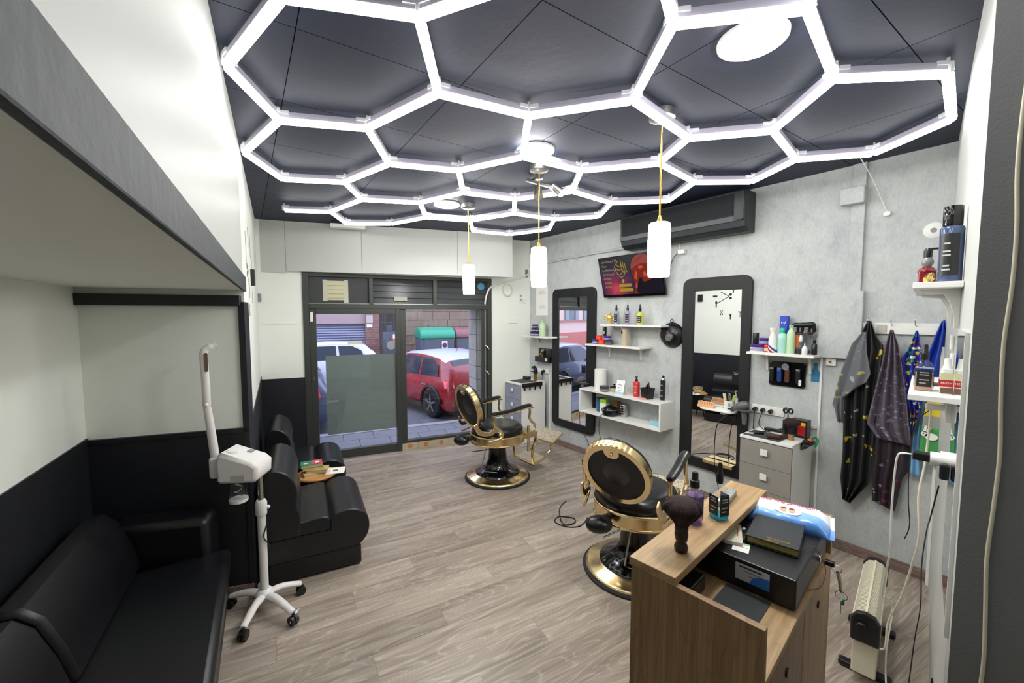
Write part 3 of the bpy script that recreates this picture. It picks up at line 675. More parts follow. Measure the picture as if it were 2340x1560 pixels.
        pd_ = ub(); pd_.tube(smoothpath([(ax_(q[0]), q[1], q[2]) for q in [(-0.10, y, .716), (-0.02, y, .713), (0.10, y, .718), (0.22, y, .735), (0.33, y, .742)]], 5), [.018, .024, .026, .028, .029, .029, .030, .030, .030, .031, .031, .031, .032, .032, .032, .032, .032, .031, .030, .027, .016], 12, flat=0.62)
        pd_.build('arm_pad', 'black_vinyl', arm, smooth=True)
        # footrest side frame
        mb().tube(smoothpath([(0.33, .165*s, .47), (0.40, .165*s, .455), (0.405, .165*s, .36), (0.365, .165*s, .28), (0.36, .165*s, .20), (0.372, .165*s, .10)]), 0.02, 10, flat=0.8).build('footrest_frame', 'gold', t, smooth=True)
        mb().tube(smoothpath([(0.55, .13*s, .135), (0.62, .135*s, .16), (0.665, .14*s, .205), (0.66, .14*s, .25), (0.69, .145*s, .285)]), 0.0105, 8).build('footrest_rod', 'gold', t, smooth=True)
    mb().box(0.165, -0.315, 0.32, 0.195, -0.298, 0.60).build('side_lever', 'gold', t, bevel=.004)
    ML = Matrix.Translation((0.372, 0, 0.085)) @ Matrix.Rotation(R(-14), 4, 'Y')
    lp = mb(ML).box(0.0, -0.175, -0.012, 0.19, 0.175, 0.012).build('lower_footplate', 'gold', t, bevel=.004)
    mb(ML).box(0.015, -0.155, 0.012, 0.175, 0.155, 0.016).build('pattern_plate', 'filigree', lp)
    MU = Matrix.Translation((0.655, 0, 0.275)) @ Matrix.Rotation(R(-27), 4, 'Y')
    upp = mb(MU).rbox(0.0, -0.17, -0.014, 0.20, 0.17, 0.008, .02).build('upper_footplate', 'gold', t, bevel=.003)
    mb(MU).rbox(0.006, -0.164, 0.008, 0.194, 0.164, 0.012, .018).build('pattern_plate', 'filigree', upp)
    rp = mb(Matrix.Translation((-0.36, 0.13, 0.455)) @ Matrix.Rotation(R(35), 4, 'Z') @ Matrix.Rotation(R(-15), 4, 'Y')); rp.ball((-0.03, 0, 0), (0.06, 0.085, 0.052), 20, 12)
    rp.build('rear_pad', 'black_vinyl', t, smooth=True)
    mb().tube([(-0.25, 0.09, 0.45), (-0.37, 0.13, 0.455)], 0.025, 10).build('pad_stem', 'black_plastic', t, smooth=True)
    return t
barber_chair((2.436, 3.576, 0), R(2), 'black and gold barber chair by the shop window')
barber_chair((2.295, 1.685, 0), R(20), 'black and gold barber chair beside the wooden desk, seen from behind', 27)

# ---- black armless armchairs
def refine(pr, k=4, keep=2):
    q = [tuple(v)[:2] for v in smoothpath([(a, b, 0) for a, b in pr], k)]
    return q
def armchair(loc, rz, w, label):
    t = thing('armless_armchair', label, 'armchair', loc, rz, 'black leather armchairs along the left wall')
    mb().box(0.02, 0.012, 0.012, 0.585, w-.012, 0.145).build('plinth', 'black_leather', t, bevel=.01)
    for x in (0.06, 0.54):
        for y in (0.06, w-.06): mb().lathe([(0.02, 0), (0.02, 0.014), (0, 0.014)], 10, (x, y, 0)).build('foot', 'black_plastic', t)
    pr = [(0.0, .148), (0.54, .148)]+refine([(0.56, .149), (0.595, .17), (0.63, .22), (0.642, .28), (0.632, .34), (0.60, .385), (0.55, .412), (0.49, .418), (0.43, .402), (0.392, .372)])+[(0.39, .30), (0.0, .30)]
    mb().prism(pr, 0, w, 'xz').build('front_roll', 'black_leather', t, smooth=True, bevel=.008, angle=35)
    pr = [(0.19, .30), (0.392, .30)]+refine([(0.392, .372), (0.375, .392), (0.34, .40), (0.29, .397), (0.24, .392), (0.19, .395)])
    mb().prism(pr, 0.004, w-.004, 'xz').build('seat_cushion', 'black_leather', t, smooth=True, bevel=.008, angle=35)
    pr = [(0.0, .30), (0.21, .30)]+refine([(0.214, .40), (0.21, .45), (0.196, .49), (0.195, .53), (0.20, .60), (0.185, .67), (0.15, .725), (0.10, .755), (0.055, .755), (0.018, .725), (0.0, .68)])
    mb().prism(pr, 0, w, 'xz').build('backrest', 'black_leather', t, smooth=True, bevel=.008, angle=35)
armchair((0.205, 2.935, 0), R(-9), 0.66, 'black leather armless armchair, the nearer one beside the facial steamer')
armchair((0.325, 4.03, 0), R(-9), 0.62, 'black leather armless armchair, the farther one beside the shop door')

# ---- alcove bench
bn = thing('bench_sofa', 'long black leather bench sofa in the dim alcove', 'sofa', (-0.3, 1.9, 0))
def bl(pts): return [(x+0.3, y-1.9) for x, y in pts]
FX = lambda y: 0.03+(y-2.72)*0.084
mb().prism(bl([(FX(.6)-.03, .6), (FX(2.98)-.03, 2.98), (SW(2.98)+.02, 2.98), (SW(.6)+.02, .6)]), 0.06, 0.30).build('base', 'black_leather', bn, bevel=.01)
for x, y in ((FX(2.9)-.06, 2.9), (FX(.7)-.06, .7), (SW(2.9)+.07, 2.9), (SW(.7)+.07, .7)):
    mb().lathe([(0.025, 0), (0.025, 0.06), (0, 0.06)], 10, (x+.3, y-1.9, 0)).build('foot', 'black_plastic', bn)
for y0, y1 in ((1.72, 2.80), (0.6, 1.70)):
    mb().prism(bl([(FX(y0), y0), (FX(y1), y1), (SW(y1)+.12, y1), (SW(y0)+.12, y0)]), 0.30, 0.42).build('seat_cushion', 'black_leather', bn, smooth=True, bevel=.03)
for y0, y1 in ((2.06, 2.86), (1.22, 2.03), (0.6, 1.19)):
    m = MB(); sec = lambda y: [(SW(y)+.02, .36), (SW(y)+.27, .42), (SW(y)+.24, .55), (SW(y)+.19, .69), (SW(y)+.14, .745), (SW(y)+.08, .75), (SW(y)+.03, .70)]
    a, b_ = sec(y0), sec(y1); k = len(a)
    vs = [(p[0]+.3, y0-1.9, p[1]) for p in a]+[(p[0]+.3, y1-1.9, p[1]) for p in b_]
    m.add(vs, [tuple(range(k)), tuple(range(k, 2*k))[::-1]]+[(i, k+i, k+(i+1) % k, (i+1) % k) for i in range(k)]).build('back_cushion', 'black_leather', bn, smooth=True, bevel=.02)
q = PA+pd*0.02+pn*0.03; q2 = PA+pd*0.62+pn*0.03; n2 = pn*0.20
am = [tuple(q), tuple(q2), tuple(q2+n2), tuple(q+n2)]
mb().prism(bl([(p[0]-.14 if i in (0, 3) else p[0], p[1]) for i, p in enumerate(am)]), 0.30, 0.63).build('armrest', 'black_leather', bn, smooth=True, bevel=.035)

# ---- facial steamer on a five-star castor base
st = thing('facial_steamer', 'white facial steamer with jointed arm on a castor stand', 'facial steamer', (0.19, 2.745, 0))
mat('steamer_white', '#dedbd9', 0.32); mat('castor_black', '#1a1a1c', 0.5)
mb().tube([(0, 0, .105), (0, 0, .60)], 0.0225, 16).build('pole', 'steamer_white', st, smooth=True)
mb().lathe([(0.028, .58), (0.031, .59), (0.031, .655), (0.024, .67), (0, .67)], 16).build('collar', 'steamer_white', st, smooth=True)
mb().ball((0.034, -0.005, .62), 0.012, 10, 8).build('clamp_knob', 'steamer_white', st, smooth=True)
mb().tube([(0, 0, .665), (0, 0, .84)], 0.0145, 14).build('inner_pole', 'steel', st, smooth=True)
mb().lathe([(0, .075), (0.045, .08), (0.05, .10), (0.035, .125), (0.0225, .13), (0, .13)], 18).build('hub', 'steamer_white', st, smooth=True)
for k, (ex, ey) in enumerate(((-0.12, -0.20), (0.115, -0.235), (0.195, 0.02), (-0.165, 0.14), (-0.01, 0.155))):
    d = Vector((ex, ey, 0)).normalized(); L = Vector((ex, ey, 0)).length; nn = Vector((-d.y, d.x, 0))
    leg = mb(); leg.tube(smoothpath([(d.x*.02, d.y*.02, .095), (d.x*L*.45, d.y*L*.45, .10), (d.x*L*.8, d.y*L*.8, .082), (d.x*L, d.y*L, .068)], 4), [.024]*4+[.022]*4+[.02]*4+[.017], 10, flat=.8)
    lg = leg.build('leg', 'steamer_white', st, smooth=True)
    c0 = Vector((ex, ey, 0))
    m = mb(); m.tube([c0+nn*.004+Vector((0, 0, .026)), c0+nn*.02+Vector((0, 0, .026))], 0.026, 16); m.tube([c0-nn*.02+Vector((0, 0, .026)), c0-nn*.004+Vector((0, 0, .026))], 0.026, 16)
    m.tube([c0+Vector((0, 0, .026)), c0+Vector((0, 0, .066))], 0.008, 8)
    m.build('castor', 'castor_black', lg, smooth=True)
    if k < 2:
        m = mb(Matrix.Translation(c0+Vector((0, 0, .04))))
        random.seed(k+3)
        pts = [(random.uniform(-.045, .045), random.uniform(-.045, .045), random.uniform(-.03, .03)) for _ in range(9)]
        fs = [(i, (i+2) % 9, (i+4) % 9) for i in range(9)]
        m.add(pts, fs).build('plastic_wrap', 'clear_plastic', lg)
MH = Matrix.Translation((-0.075, 0.02, 0.815)) @ Matrix.Rotation(R(-30), 4, 'Z')
hd = mb(MH); hd.prism([(-.10, .02), (-.088, .0), (.10, .0), (.112, .02), (.116, .085), (.085, .115), (-.075, .175), (-.092, .17), (-.102, .12)], -0.095, 0.095, 'xz')
hd = hd.build('head', 'steamer_white', st, smooth=True, bevel=.018, angle=60)
mb(MH @ Matrix.Translation((-0.045, -0.03, .155)) @ Matrix.Rotation(R(14), 4, 'Y')).lathe([(.03, 0), (.03, .008), (.026, .016), (0, .017)], 20).build('dial', 'white_plastic', hd, smooth=True)
mb(MH @ Matrix.Translation((0.02, 0.045, .142)) @ Matrix.Rotation(R(14), 4, 'Y')).box(-.014, -.018, 0, .014, .018, .003).build('rating_label', mat('label_grey', '#8a8f96', 0.5), hd)
mb(MH).box(-.02, -.0965, .012, .05, -.095, .05).build('print_label', mat('label_pale', '#b5b5b8', 0.5), hd)
mb(MH).lathe([(.046, -.125), (.046, -.115), (.046, 0.004), (0, .004)], 24, (-.03, -.01, 0)).build('water_jar', 'clear_plastic', st, smooth=True)
mb(MH).lathe([(0, -.136), (.044, -.136), (.0475, -.132), (.0475, -.116), (.044, -.116), (0, -.116)], 24, (-.03, -.01, 0)).build('jar_base', 'white_plastic', st, smooth=True)
mb(MH).tube(smoothpath([(-.035+.022*math.cos(k*1.1), -.01+.022*math.sin(k*1.1), -.105+k*.008) for k in range(12)], 3), .0035, 6).build('heating_coil', 'chrome', st, smooth=True)
mb().tube(smoothpath([(.025, -.01, .63), (.032, -.01, .55), (.005, -.03, .46), (.03, -.02, .40), (.034, -.01, .37)]), .0035, 6).build('power_cord', 'black_plastic', st, smooth=True)
ax, ay = -0.205, 0.06
arm = mb(); arm.rbox(ax-.030, ay-.028, .835, ax+.030, ay+.028, .955, .018, axis='y'); arm = arm.build('arm_joint', 'steamer_white', st, smooth=True, bevel=.01)
mb().tube([(ax, ay, .93), (ax-.008, ay, 1.04), (ax-.026, ay, 1.24)], [.022, .0215, .019], 16).build('lower_arm', 'steamer_white', arm, smooth=True)
mb().lathe([(.013, 1.235), (.0195, 1.25), (.020, 1.34), (.0195, 1.36)], 16, (ax-.027, ay, 0)).build('elbow', 'steamer_white', arm, smooth=True)
mb().ball((ax-.028, ay-.022, 1.255), .011, 10, 8).build('elbow_knob', 'white_plastic', arm, smooth=True)
un = mb().tube(smoothpath([(ax-.027, ay, 1.355), (ax-.029, ay, 1.45), (ax-.030, ay, 1.53), (ax-.022, ay, 1.56), (ax+.006, ay, 1.578), (ax+.03, ay, 1.592)], 4), [.0195]*13+[.018]*4+[.012]*3+[.011], 14).build('nozzle_arm', 'steamer_white', arm, smooth=True)
mb().rbox(ax-.028, ay-.024, 1.44, ax-.012, ay-.012, 1.545, .008, axis='y').build('grip_inset', mat('bronze_tint', '#6b5a4a', 0.3, metal=0.4), un)

# ---- reception desk (local u along the desk, v towards the operator)
DM = Matrix.Translation((0.96, 0.716, 0)) @ Matrix.Rotation(R(6.5), 4, 'Z')     # x = u, y = -v
dk = thing('reception_desk', 'oak-look reception desk with a raised ledge', 'desk', (0.96, 0.716, 0), R(6.5))
def db(name, m, *q, parent=None, bevel=.0015): return mb().box(*q).build(name, m, parent or dk, bevel=bevel)
UL, VD = 0.80, 0.345
db('side_panel', 'desk_oak_v', 0, -VD, 0.0, 0.02, 0.0, 1.022)
db('side_panel', 'desk_oak_v', UL-.02, -VD, 0.0, UL, 0.0, 1.022)
db('front_panel', 'desk_oak_v', 0.02, -0.02, 0.0, UL-.02, 0.0, 1.022)
db('ledge', 'desk_oak_u', -0.002, -0.132, 1.022, UL+.002, 0.006, 1.046)
db('worktop', 'desk_oak_u', 0.02, -VD, 0.863, UL-.02, -0.02, 0.885)
dr = []
for k, (z0, z1) in enumerate(((0.09, 0.46), (0.464, 0.86))):
    for u0, u1 in ((0.022, 0.40), (0.404, 0.778)):
        d_ = db('drawer_front', 'desk_oak_v', u0, -VD, z0, u1, -VD+.018, z1)
        mb(Matrix.Translation(((u0+u1)/2, -VD-.001, z1-.07)) @ Matrix.Rotation(R(90), 4, 'X')).lathe([(0, 0), (.012, 0), (.012, .004), (0, .004)], 14).build('lock', 'black_plastic', d_)
db('plinth', 'black_matte', 0.03, -VD+.05, 0.0, UL-.03, -VD+.03, 0.09)
mb().tube(smoothpath([(0.30, -VD-.002, .56), (0.30, -VD-.03, .57), (0.30, -VD-.035, .62), (0.30, -VD-.03, .66), (0.30, -VD-.002, .67)], 4), 0.014, 10).build('pull_handle', 'black_plastic', dk, smooth=True)
# desk mat, cash drawer and what lies on it
def on_desk(u, v, z): p = DM @ Vector((u, -v, z)); return tuple(p)
DR = R(6.5)
t = thing('desk_mat', 'dark grey felt mat on the desk worktop', 'mat', on_desk(0.21, 0.17, 0.8855), DR)
mb().box(-.17, -.105, 0, .12, .02, .002).build('felt', mat('felt_grey', '#35383a', 0.9, bump=.3, bscale=300), t)
cb = thing('cash_drawer', 'black metal cash drawer box on the desk', 'cash drawer', on_desk(0.548, 0.193, 0.8875), DR)
mb().box(-.215, -.142, 0.004, .21, .14, .095).build('body', mat('box_black', '#121316', 0.38, bump=.05, bscale=400), cb, bevel=.004)
for x in (-.18, .18):
    for y in (-.11, .11): mb().lathe([(.01, 0), (.01, .005), (0, .005)], 8, (x, y, 0)).build('foot', 'rubber', cb)
st_ = mb().box(-.2165, -.075, .03, -.2148, .02, .082).build('sticker', mat('sticker_grey', '#b9bdc4', 0.45), cb)
mb().prism([(-.075, .03), (-.02, .03), (-.03, .05), (-.05, .062), (-.075, .064)], -.218, -.2163, 'yz').build('blue_corner', mat('sticker_blue', '#2b6fc4', 0.4), st_)
for k in range(3): mb().box(-.2176, -.055+k*.004, .072-k*.011, -.2163, .008-k*.012, .076-k*.011).build('print_line', 'ink' if k == 0 else 'grey_ink', st_)
mb(Matrix.Translation((.075, -.143, .045)) @ Matrix.Rotation(R(90), 4, 'X')).lathe([(0, 0), (.012, 0), (.012, .006), (0, .006)], 14).build('lock', 'chrome', cb, smooth=True)
ky = thing('key_ring', 'bunch of keys hanging from the cash drawer lock', 'keys', on_desk(0.622, 0.350, 0.928), DR)
mb().box(-.008, -.03, -.008, .008, -.003, .008).build('key_head', 'black_plastic', ky, bevel=.003)
mb(Matrix.Translation((0, -.035, -.012)) @ Matrix.Rotation(R(90), 4, 'Y')).tube([(p[0], p[1], 0) for p in oval(0, 0, .013, .013, 16)], .0012, 6, closed=True).build('ring', 'chrome', ky, smooth=True)
mb().tube([(0.0, -.038, -.02), (0.004, -.045, -.05), (0.006, -.05, -.085)], [.005, .006, .0055], 8).build('clasp', 'chrome', ky, smooth=True)
mb(Matrix.Translation((0.006, -.05, -.098)) @ Matrix.Rotation(R(80), 4, 'Y')).tube([(p[0], p[1], 0) for p in oval(0, 0, .016, .016, 16)], .0013, 6, closed=True).build('ring', 'chrome', ky, smooth=True)
mb().prism([(-.008, -.11), (.006, -.11), (.006, -.13), (.003, -.155), (-.003, -.155), (-.005, -.13), (-.008, -.125)], -.052, -.05, 'xz').build('key', 'steel', ky)
mb().rbox(.004, -.058, -.13, .022, -.052, -.112, .006, axis='y').build('key_cover', 'green_plastic', ky)
ZB = 0.8875+0.0955
nb = thing('notebook', 'thick black diary with gilt lettering on the cash drawer', 'notebook', on_desk(0.56, 0.225, ZB), DR+R(7))
mb().box(-.10, -.07, .004, .095, .07, .024).build('pages', mat('gilt_pages', '#9a8a4a', 0.5, var=.15, vscale=200), nb, bevel=.002)
cv = mb().box(-.105, -.075, .024, .10, .076, .0285).box(-.105, -.075, 0, .10, .076, .004).box(-.105, .071, 0, .10, .076, .0285).build('cover', mat('diary_black', '#1b1d1f', 0.5, bump=.3, bscale=500), nb, bevel=.002)
text('AGENDA\n 2023', .017, (-.085, .02, .0288), (0, 0, R(-90)), mat('gilt', '#a8893c', 0.4, metal=.6), cv)
mb().tube(smoothpath([(-.06, -.072, .012), (-.02, -.095, .008), (.0, -.115, -.002), (-.02, -.14, -.05), (-.07, -.13, -.085), (-.10, -.10, -.092)], 5), .0014, 6).build('ribbon', mat('ribbon_brown', '#5a2c1a', 0.6), nb, smooth=True)
wp = thing('wipes_pack', 'white and blue flow pack of wet wipes on the cash drawer', 'wipes', on_desk(0.705, 0.225, ZB+.014), 0)
wp.rotation_euler = (R(20), 0, DR+R(-80))
def pack(u, v):
    x = -.125+.25*u; y = -.06+.12*v; e = min(1, min(u, 1-u)*7); f = min(1, min(v, 1-v)*5)
    return (x, y, .004+.036*(e**.6)*(f**.5)+.002*math.sin(u*23+v*9))
def wipes_mat():
    m = mat('wipes_film', '#e8ecf2', 0.25); t, n, l, b = nodes(m)
    g = n.new('ShaderNodeTexCoord'); sx = n.new('ShaderNodeSeparateXYZ'); l.new(g.outputs['Object'], sx.inputs[0])
    wv = n.new('ShaderNodeMath'); wv.operation = 'MULTIPLY'; wv.inputs[1].default_value = 26; l.new(sx.outputs['X'], wv.inputs[0])
    sn = n.new('ShaderNodeMath'); sn.operation = 'SINE'; l.new(wv.outputs[0], sn.inputs[0])
    ml = n.new('ShaderNodeMath'); ml.operation = 'MULTIPLY_ADD'; ml.inputs[1].default_value = -0.012; l.new(sn.outputs[0], ml.inputs[0]); l.new(sx.outputs['Y'], ml.inputs[2])
    mr = n.new('ShaderNodeMapRange'); mr.inputs['From Min'].default_value = -.06; mr.inputs['From Max'].default_value = .06; l.new(ml.outputs[0], mr.inputs['Value'])
    r = ramp(t, [(0.0, '#4f86d8'), (0.30, '#7fb0ee'), (0.44, '#8fbdf2'), (0.48, '#eef1f4')]); l.new(mr.outputs['Result'], r.inputs['Fac']); l.new(r.outputs['Color'], b.inputs['Base Color'])
wipes_mat()
mb().grid(pack, 28, 16).build('film', 'wipes_film', wp, smooth=True, solid=.003)
mb().box(-.137, -.055, .002, -.122, .055, .006).build('seal', 'wipes_film', wp); mb().box(.122, -.055, .002, .137, .055, .006).build('seal', 'wipes_film', wp)
text('Frescos & perfumados', .0195, (0, .030, .0425), (0, 0, 0), mat('pink_print', '#c2387a', 0.5), wp, align='CENTER')
lb = mb(Matrix.Translation((0, -.002, .0405))).prism(oval(0, 0, .042, .021, 28), 0, .003).build('flap', 'white_plastic', wp)
for sx_ in (-.013, .013):
    mb(Matrix.Translation((sx_, -.002, .0435))).prism(oval(0, 0, .010, .011, 16), 0, .0008).build('face_print', mat('skin_print', '#e0a080', 0.5), lb)
    mb(Matrix.Translation((sx_, .003, .044))).prism([(-.010, 0), (.010, 0), (.007, .006), (0, .008), (-.007, .006)], 0, .0008).build('hair_print', mat('hair_print', '#5a2e1e', 0.5), lb)
nb2 = thing('notepad', 'small cream notepad under the ledge beside the pens', 'notepad', on_desk(0.47, 0.115, ZB), DR+R(20))
mb().rbox(-.075, -.03, 0, .06, .03, .012, .008).build('pages', mat('cream_paper', '#cfcab4', 0.6), nb2)
mb().box(-.03, -.018, .012, .03, -.015, .0124).build('print_line', mat('red_print', '#b8442c', .6), nb2)
cdv = thing('business_card', 'white card with a green corner in front of the notepad', 'card', on_desk(0.405, 0.165, ZB), DR+R(12))
mb().box(-.03, -.024, 0, .03, .024, .0006).build('card_sheet', 'paper_white', cdv)
mb().box(.018, -.024, .0006, .03, .024, .0009).build('green_corner', mat('mint', '#9fc3aa', .6), cdv); mb().box(.0, -.02, .0006, .003, .02, .0009).build('print_line', mat('pink_line', '#c26a7a', .6), cdv)
def pen(u, v, a, label, c1):
    t = thing('pen', label, 'pen', on_desk(u, v, ZB+.005), DR+R(a), 'pens on the cash drawer')
    mb().tube([(-.06, 0, 0), (.055, 0, 0)], .0045, 8).build('barrel', c1, t, smooth=True)
    mb().tube([(.055, 0, 0), (.072, 0, 0)], [.0045, .001], 8).build('tip', 'chrome', t, smooth=True)
    mb().box(-.055, -.001, .004, -.02, .001, .007).build('clip', 'chrome', t)
pen(0.50, 0.165, -12, 'grey ballpoint pen with a blue end beside the notepad', mat('pen_grey', '#6a6c74', .35))
pen(0.525, 0.175, -2, 'black ballpoint pen against the diary', mat('pen_black', '#15161a', .3))
t = thing('cap_scrap', 'tiny crumpled clear wrapper between notepad and pen', 'wrapper', on_desk(0.525, 0.135, ZB)); mb().ball((0, 0, .006), (.009, .006, .006), 6, 5).build('wrapper_film', 'white_plastic', t)
# ================================================================ DESK LEDGE, HEATER, RIGHT-HAND CABLES
ZL = 1.0462
# neck duster brush (standing)
t = thing('neck_brush', 'dark wooden neck duster brush standing on the desk ledge', 'brush', on_desk(0.135, 0.085, ZL))
mb().lathe([(0, 0), (.017, .0), (.0195, .007), (.020, .015), (.016, .024), (.0145, .029), (.0175, .036), (.0195, .048), (.0195, .058), (.018, .062), (.0195, .066), (.019, .078), (.017, .082), (0, .082)], 24).build('handle', 'dark_wood', t, smooth=True, angle=70)
TP = [(.018, .076), (.021, .084), (.030, .096), (.042, .110), (.052, .124), (.054, .133), (.050, .143), (.041, .152), (.026, .159), (.012, .162), (.0, .163)]
def tuft(u, v):
    a = 2*math.pi*u; f = v*(len(TP)-1); i = min(int(f), len(TP)-2); q = f-i
    r = TP[i][0]+(TP[i+1][0]-TP[i][0])*q; z = TP[i][1]+(TP[i+1][1]-TP[i][1])*q; j = 1+.04*math.sin(a*41+v*5)*(1 if v < .8 else .3)
    return (r*j*math.cos(a), r*j*math.sin(a), z)
mb().grid(tuft, 90, 27).build('bristles', 'bristle', t, smooth=True)

def spray_head(parent, z, r=.013, col='black_plastic', tall=.05):
    mb().lathe([(r*1.15, z), (r*1.2, z+.004), (r*1.15, z+tall*.45), (r*.8, z+tall*.5), (r*.78, z+tall*.92), (r*.6, z+tall), (0, z+tall)], 18).build('spray_head', col, parent, smooth=True)
glass('bottle_clear', tint=(0.93, 0.95, 0.96))
mat('purple_liquid', '#b48fd6', 0.05, trans=0.75); mat('cyan_liquid', '#2fb4cc', 0.05, trans=0.6); mat('peach_liquid', '#e3b79c', 0.05, trans=0.6)
for k in ('purple_liquid', 'cyan_liquid', 'peach_liquid'): MATS[k].node_tree.nodes['Principled BSDF'].inputs['IOR'].default_value = 1.15
mat('label_black', '#17181a', .45); mat('label_print', '#a7a8a4', .5)
# purple spray
t = thing('spray_bottle', 'round spray bottle of purple cologne on the desk ledge', 'bottle', on_desk(0.33, 0.04, ZL))
mb().lathe([(.026, 0), (.0275, .004), (.0275, .108), (.024, .116), (.013, .122), (.013, .128)], 28).build('bottle_body', 'bottle_clear', t, smooth=True)
mb().lathe([(0, .003), (.0255, .004), (.0255, .098), (0, .098)], 28).build('liquid', 'purple_liquid', t, smooth=True)
mb().prism([(.0285*math.cos(R(a)), .0285*math.sin(R(a))) for a in range(-70, 31, 10)]+[(.0277*math.cos(R(a)), .0277*math.sin(R(a))) for a in range(30, -71, -10)], .012, .095).build('label', 'label_black', t)
spray_head(t, .124, .013, tall=.052)
def square_bottle(name, label, loc, rz, hw, h, liq, zl, cap_h=.06, neck=.018, lab=True, group=None):
    t = thing(name, label, 'bottle', loc, rz, group)
    mb().rbox(-hw, -hw, 0, hw, hw, h*.72, hw*.28).build('bottle_body', 'bottle_clear', t, smooth=True)
    m = mb(); n = 20; a = rrect(-hw, -hw, hw, hw, hw*.28, 4); b_ = oval(0, 0, neck*.75, neck*.75, len(a)); b_ = [(neck*.75*math.cos(math.atan2(y, x)), neck*.75*math.sin(math.atan2(y, x))) for x, y in a]
    k = len(a); m.add([(x, y, h*.72) for x, y in a]+[(x*.82, y*.82, h*.84) for x, y in a]+[(x, y, h) for x, y in b_], [(i, (i+1) % k, k+(i+1) % k, k+i) for i in range(k)]+[(k+i, k+(i+1) % k, 2*k+(i+1) % k, 2*k+i) for i in range(k)])
    m.build('shoulder', 'bottle_clear', t, smooth=True)
    mb().rbox(-hw*.93, -hw*.93, .003, hw*.93, hw*.93, zl, hw*.25).build('liquid', liq, t, smooth=True)
    if lab:
        for q in range(3):
            l_ = mb(Matrix.Rotation(R(90*q-90), 4, 'Z')).box(-hw*.8, -hw-.0012, h*.14, hw*.8, -hw-.0002, h*.66).build('label', 'label_black', t)
            for z in (.24, .34, .50, .57): mb(Matrix.Rotation(R(90*q-90), 4, 'Z')).box(-hw*.5, -hw-.0018, h*z, hw*(.2 if z < .3 else .5), -hw-.001, h*(z+.03)).build('print_line', 'label_print', l_)
    pr = [(neck*.8, h-.004)]
    for k in range(7): pr += [(neck*(.92+.1*(k % 2)), h+k*cap_h*.07)]
    pr += [(neck*.7, h+cap_h*.52), (neck*.66, h+cap_h*.9), (neck*.5, h+cap_h), (0, h+cap_h)]
    mb().lathe(pr, 18).build('spray_head', 'black_plastic', t, smooth=True)
    return t
square_bottle('cologne_bottle', 'square black-label bottle with turquoise liquid on the desk ledge', on_desk(0.425, 0.085, ZL), R(-18), .024, .128, 'cyan_liquid', .016, .068, .0115)
t = thing('wrapped_trimmer', 'plastic-wrapped grey trimmer lying at the far end of the ledge', 'trimmer', on_desk(0.585, 0.055, ZL), DR+R(5))
mb().rbox(-.075, -.017, 0, .08, .017, .022, .008).build('body', mat('wrap_grey', '#8d9190', .25, var=.25, vscale=60, bump=.5, bscale=40), t, bevel=.004)
mb().box(-.07, -.013, .022, -.035, .013, .0228).build('label', 'paper_white', t); mb().box(-.033, -.014, .022, -.02, .014, .0226).build('label', 'white_plastic', t)
t = thing('shade_block', 'black block standing in for the shade below the ledge', 'shade block', on_desk(0.16, 0.075, 0.8855), DR); mb().box(-.05, -.04, 0, .09, .04, .05).build('body', 'black_plastic', t, bevel=.005)  # black box stands in for the deep shade below the ledge

# ---- heater
ht = thing('convector_heater', 'cream convector heater with black end caps on the floor', 'heater', (2.70, 0.525, 0), R(8.5))
mb().box(-.30, -.045, .055, .30, .045, .30).build('body', 'cream_plastic', ht, bevel=.006)
gr = mb().prism([(-.045, .30), (.045, .30), (.046, .325), (.03, .348), (0, .356), (-.03, .348), (-.046, .325)], -.285, .285, 'yz').build('top_grille', mat('grille_dark', '#3a362c', .7), ht)
for k in range(46):
    x = -.280+k*.01245
    mb(Matrix.Translation((x, 0, 0))).prism([(-.0465, .300), (.0465, .300), (.0475, .326), (.031, .350), (0, .3585), (-.031, .350), (-.0475, .326)], -.0033, .0033, 'yz').build('slat', 'cream_plastic', gr)
for y, z in ((0, .357), (-.0475, .313), (.0475, .313)): mb().box(-.285, y-.004, z-.004, .285, y+.004, z+.004).build('rib', 'cream_plastic', gr)
for s in (-1, 1):
    cap = mb().prism([(-.052, .22), (.052, .22), (.054, .325), (.034, .356), (0, .366), (-.034, .356), (-.054, .325)], .285*s, .318*s, 'yz').build('end_cap', 'black_plastic', ht, bevel=.008)
    mb().box(.20*s-.025, -.10, 0.004, .20*s+.025, .10, .03).build('foot', 'black_plastic', ht, bevel=.01)
    mb().box(.20*s-.02, -.03, .03, .20*s+.02, .03, .056).build('foot_post', 'black_plastic', ht)
mb(Matrix.Translation((-.318, .012, .30)) @ Matrix.Rotation(R(-90), 4, 'Y')).lathe([(.022, 0), (.022, .008), (.018, .014), (0, .014)], 20).build('thermostat_dial', 'black_plastic', ht, smooth=True)

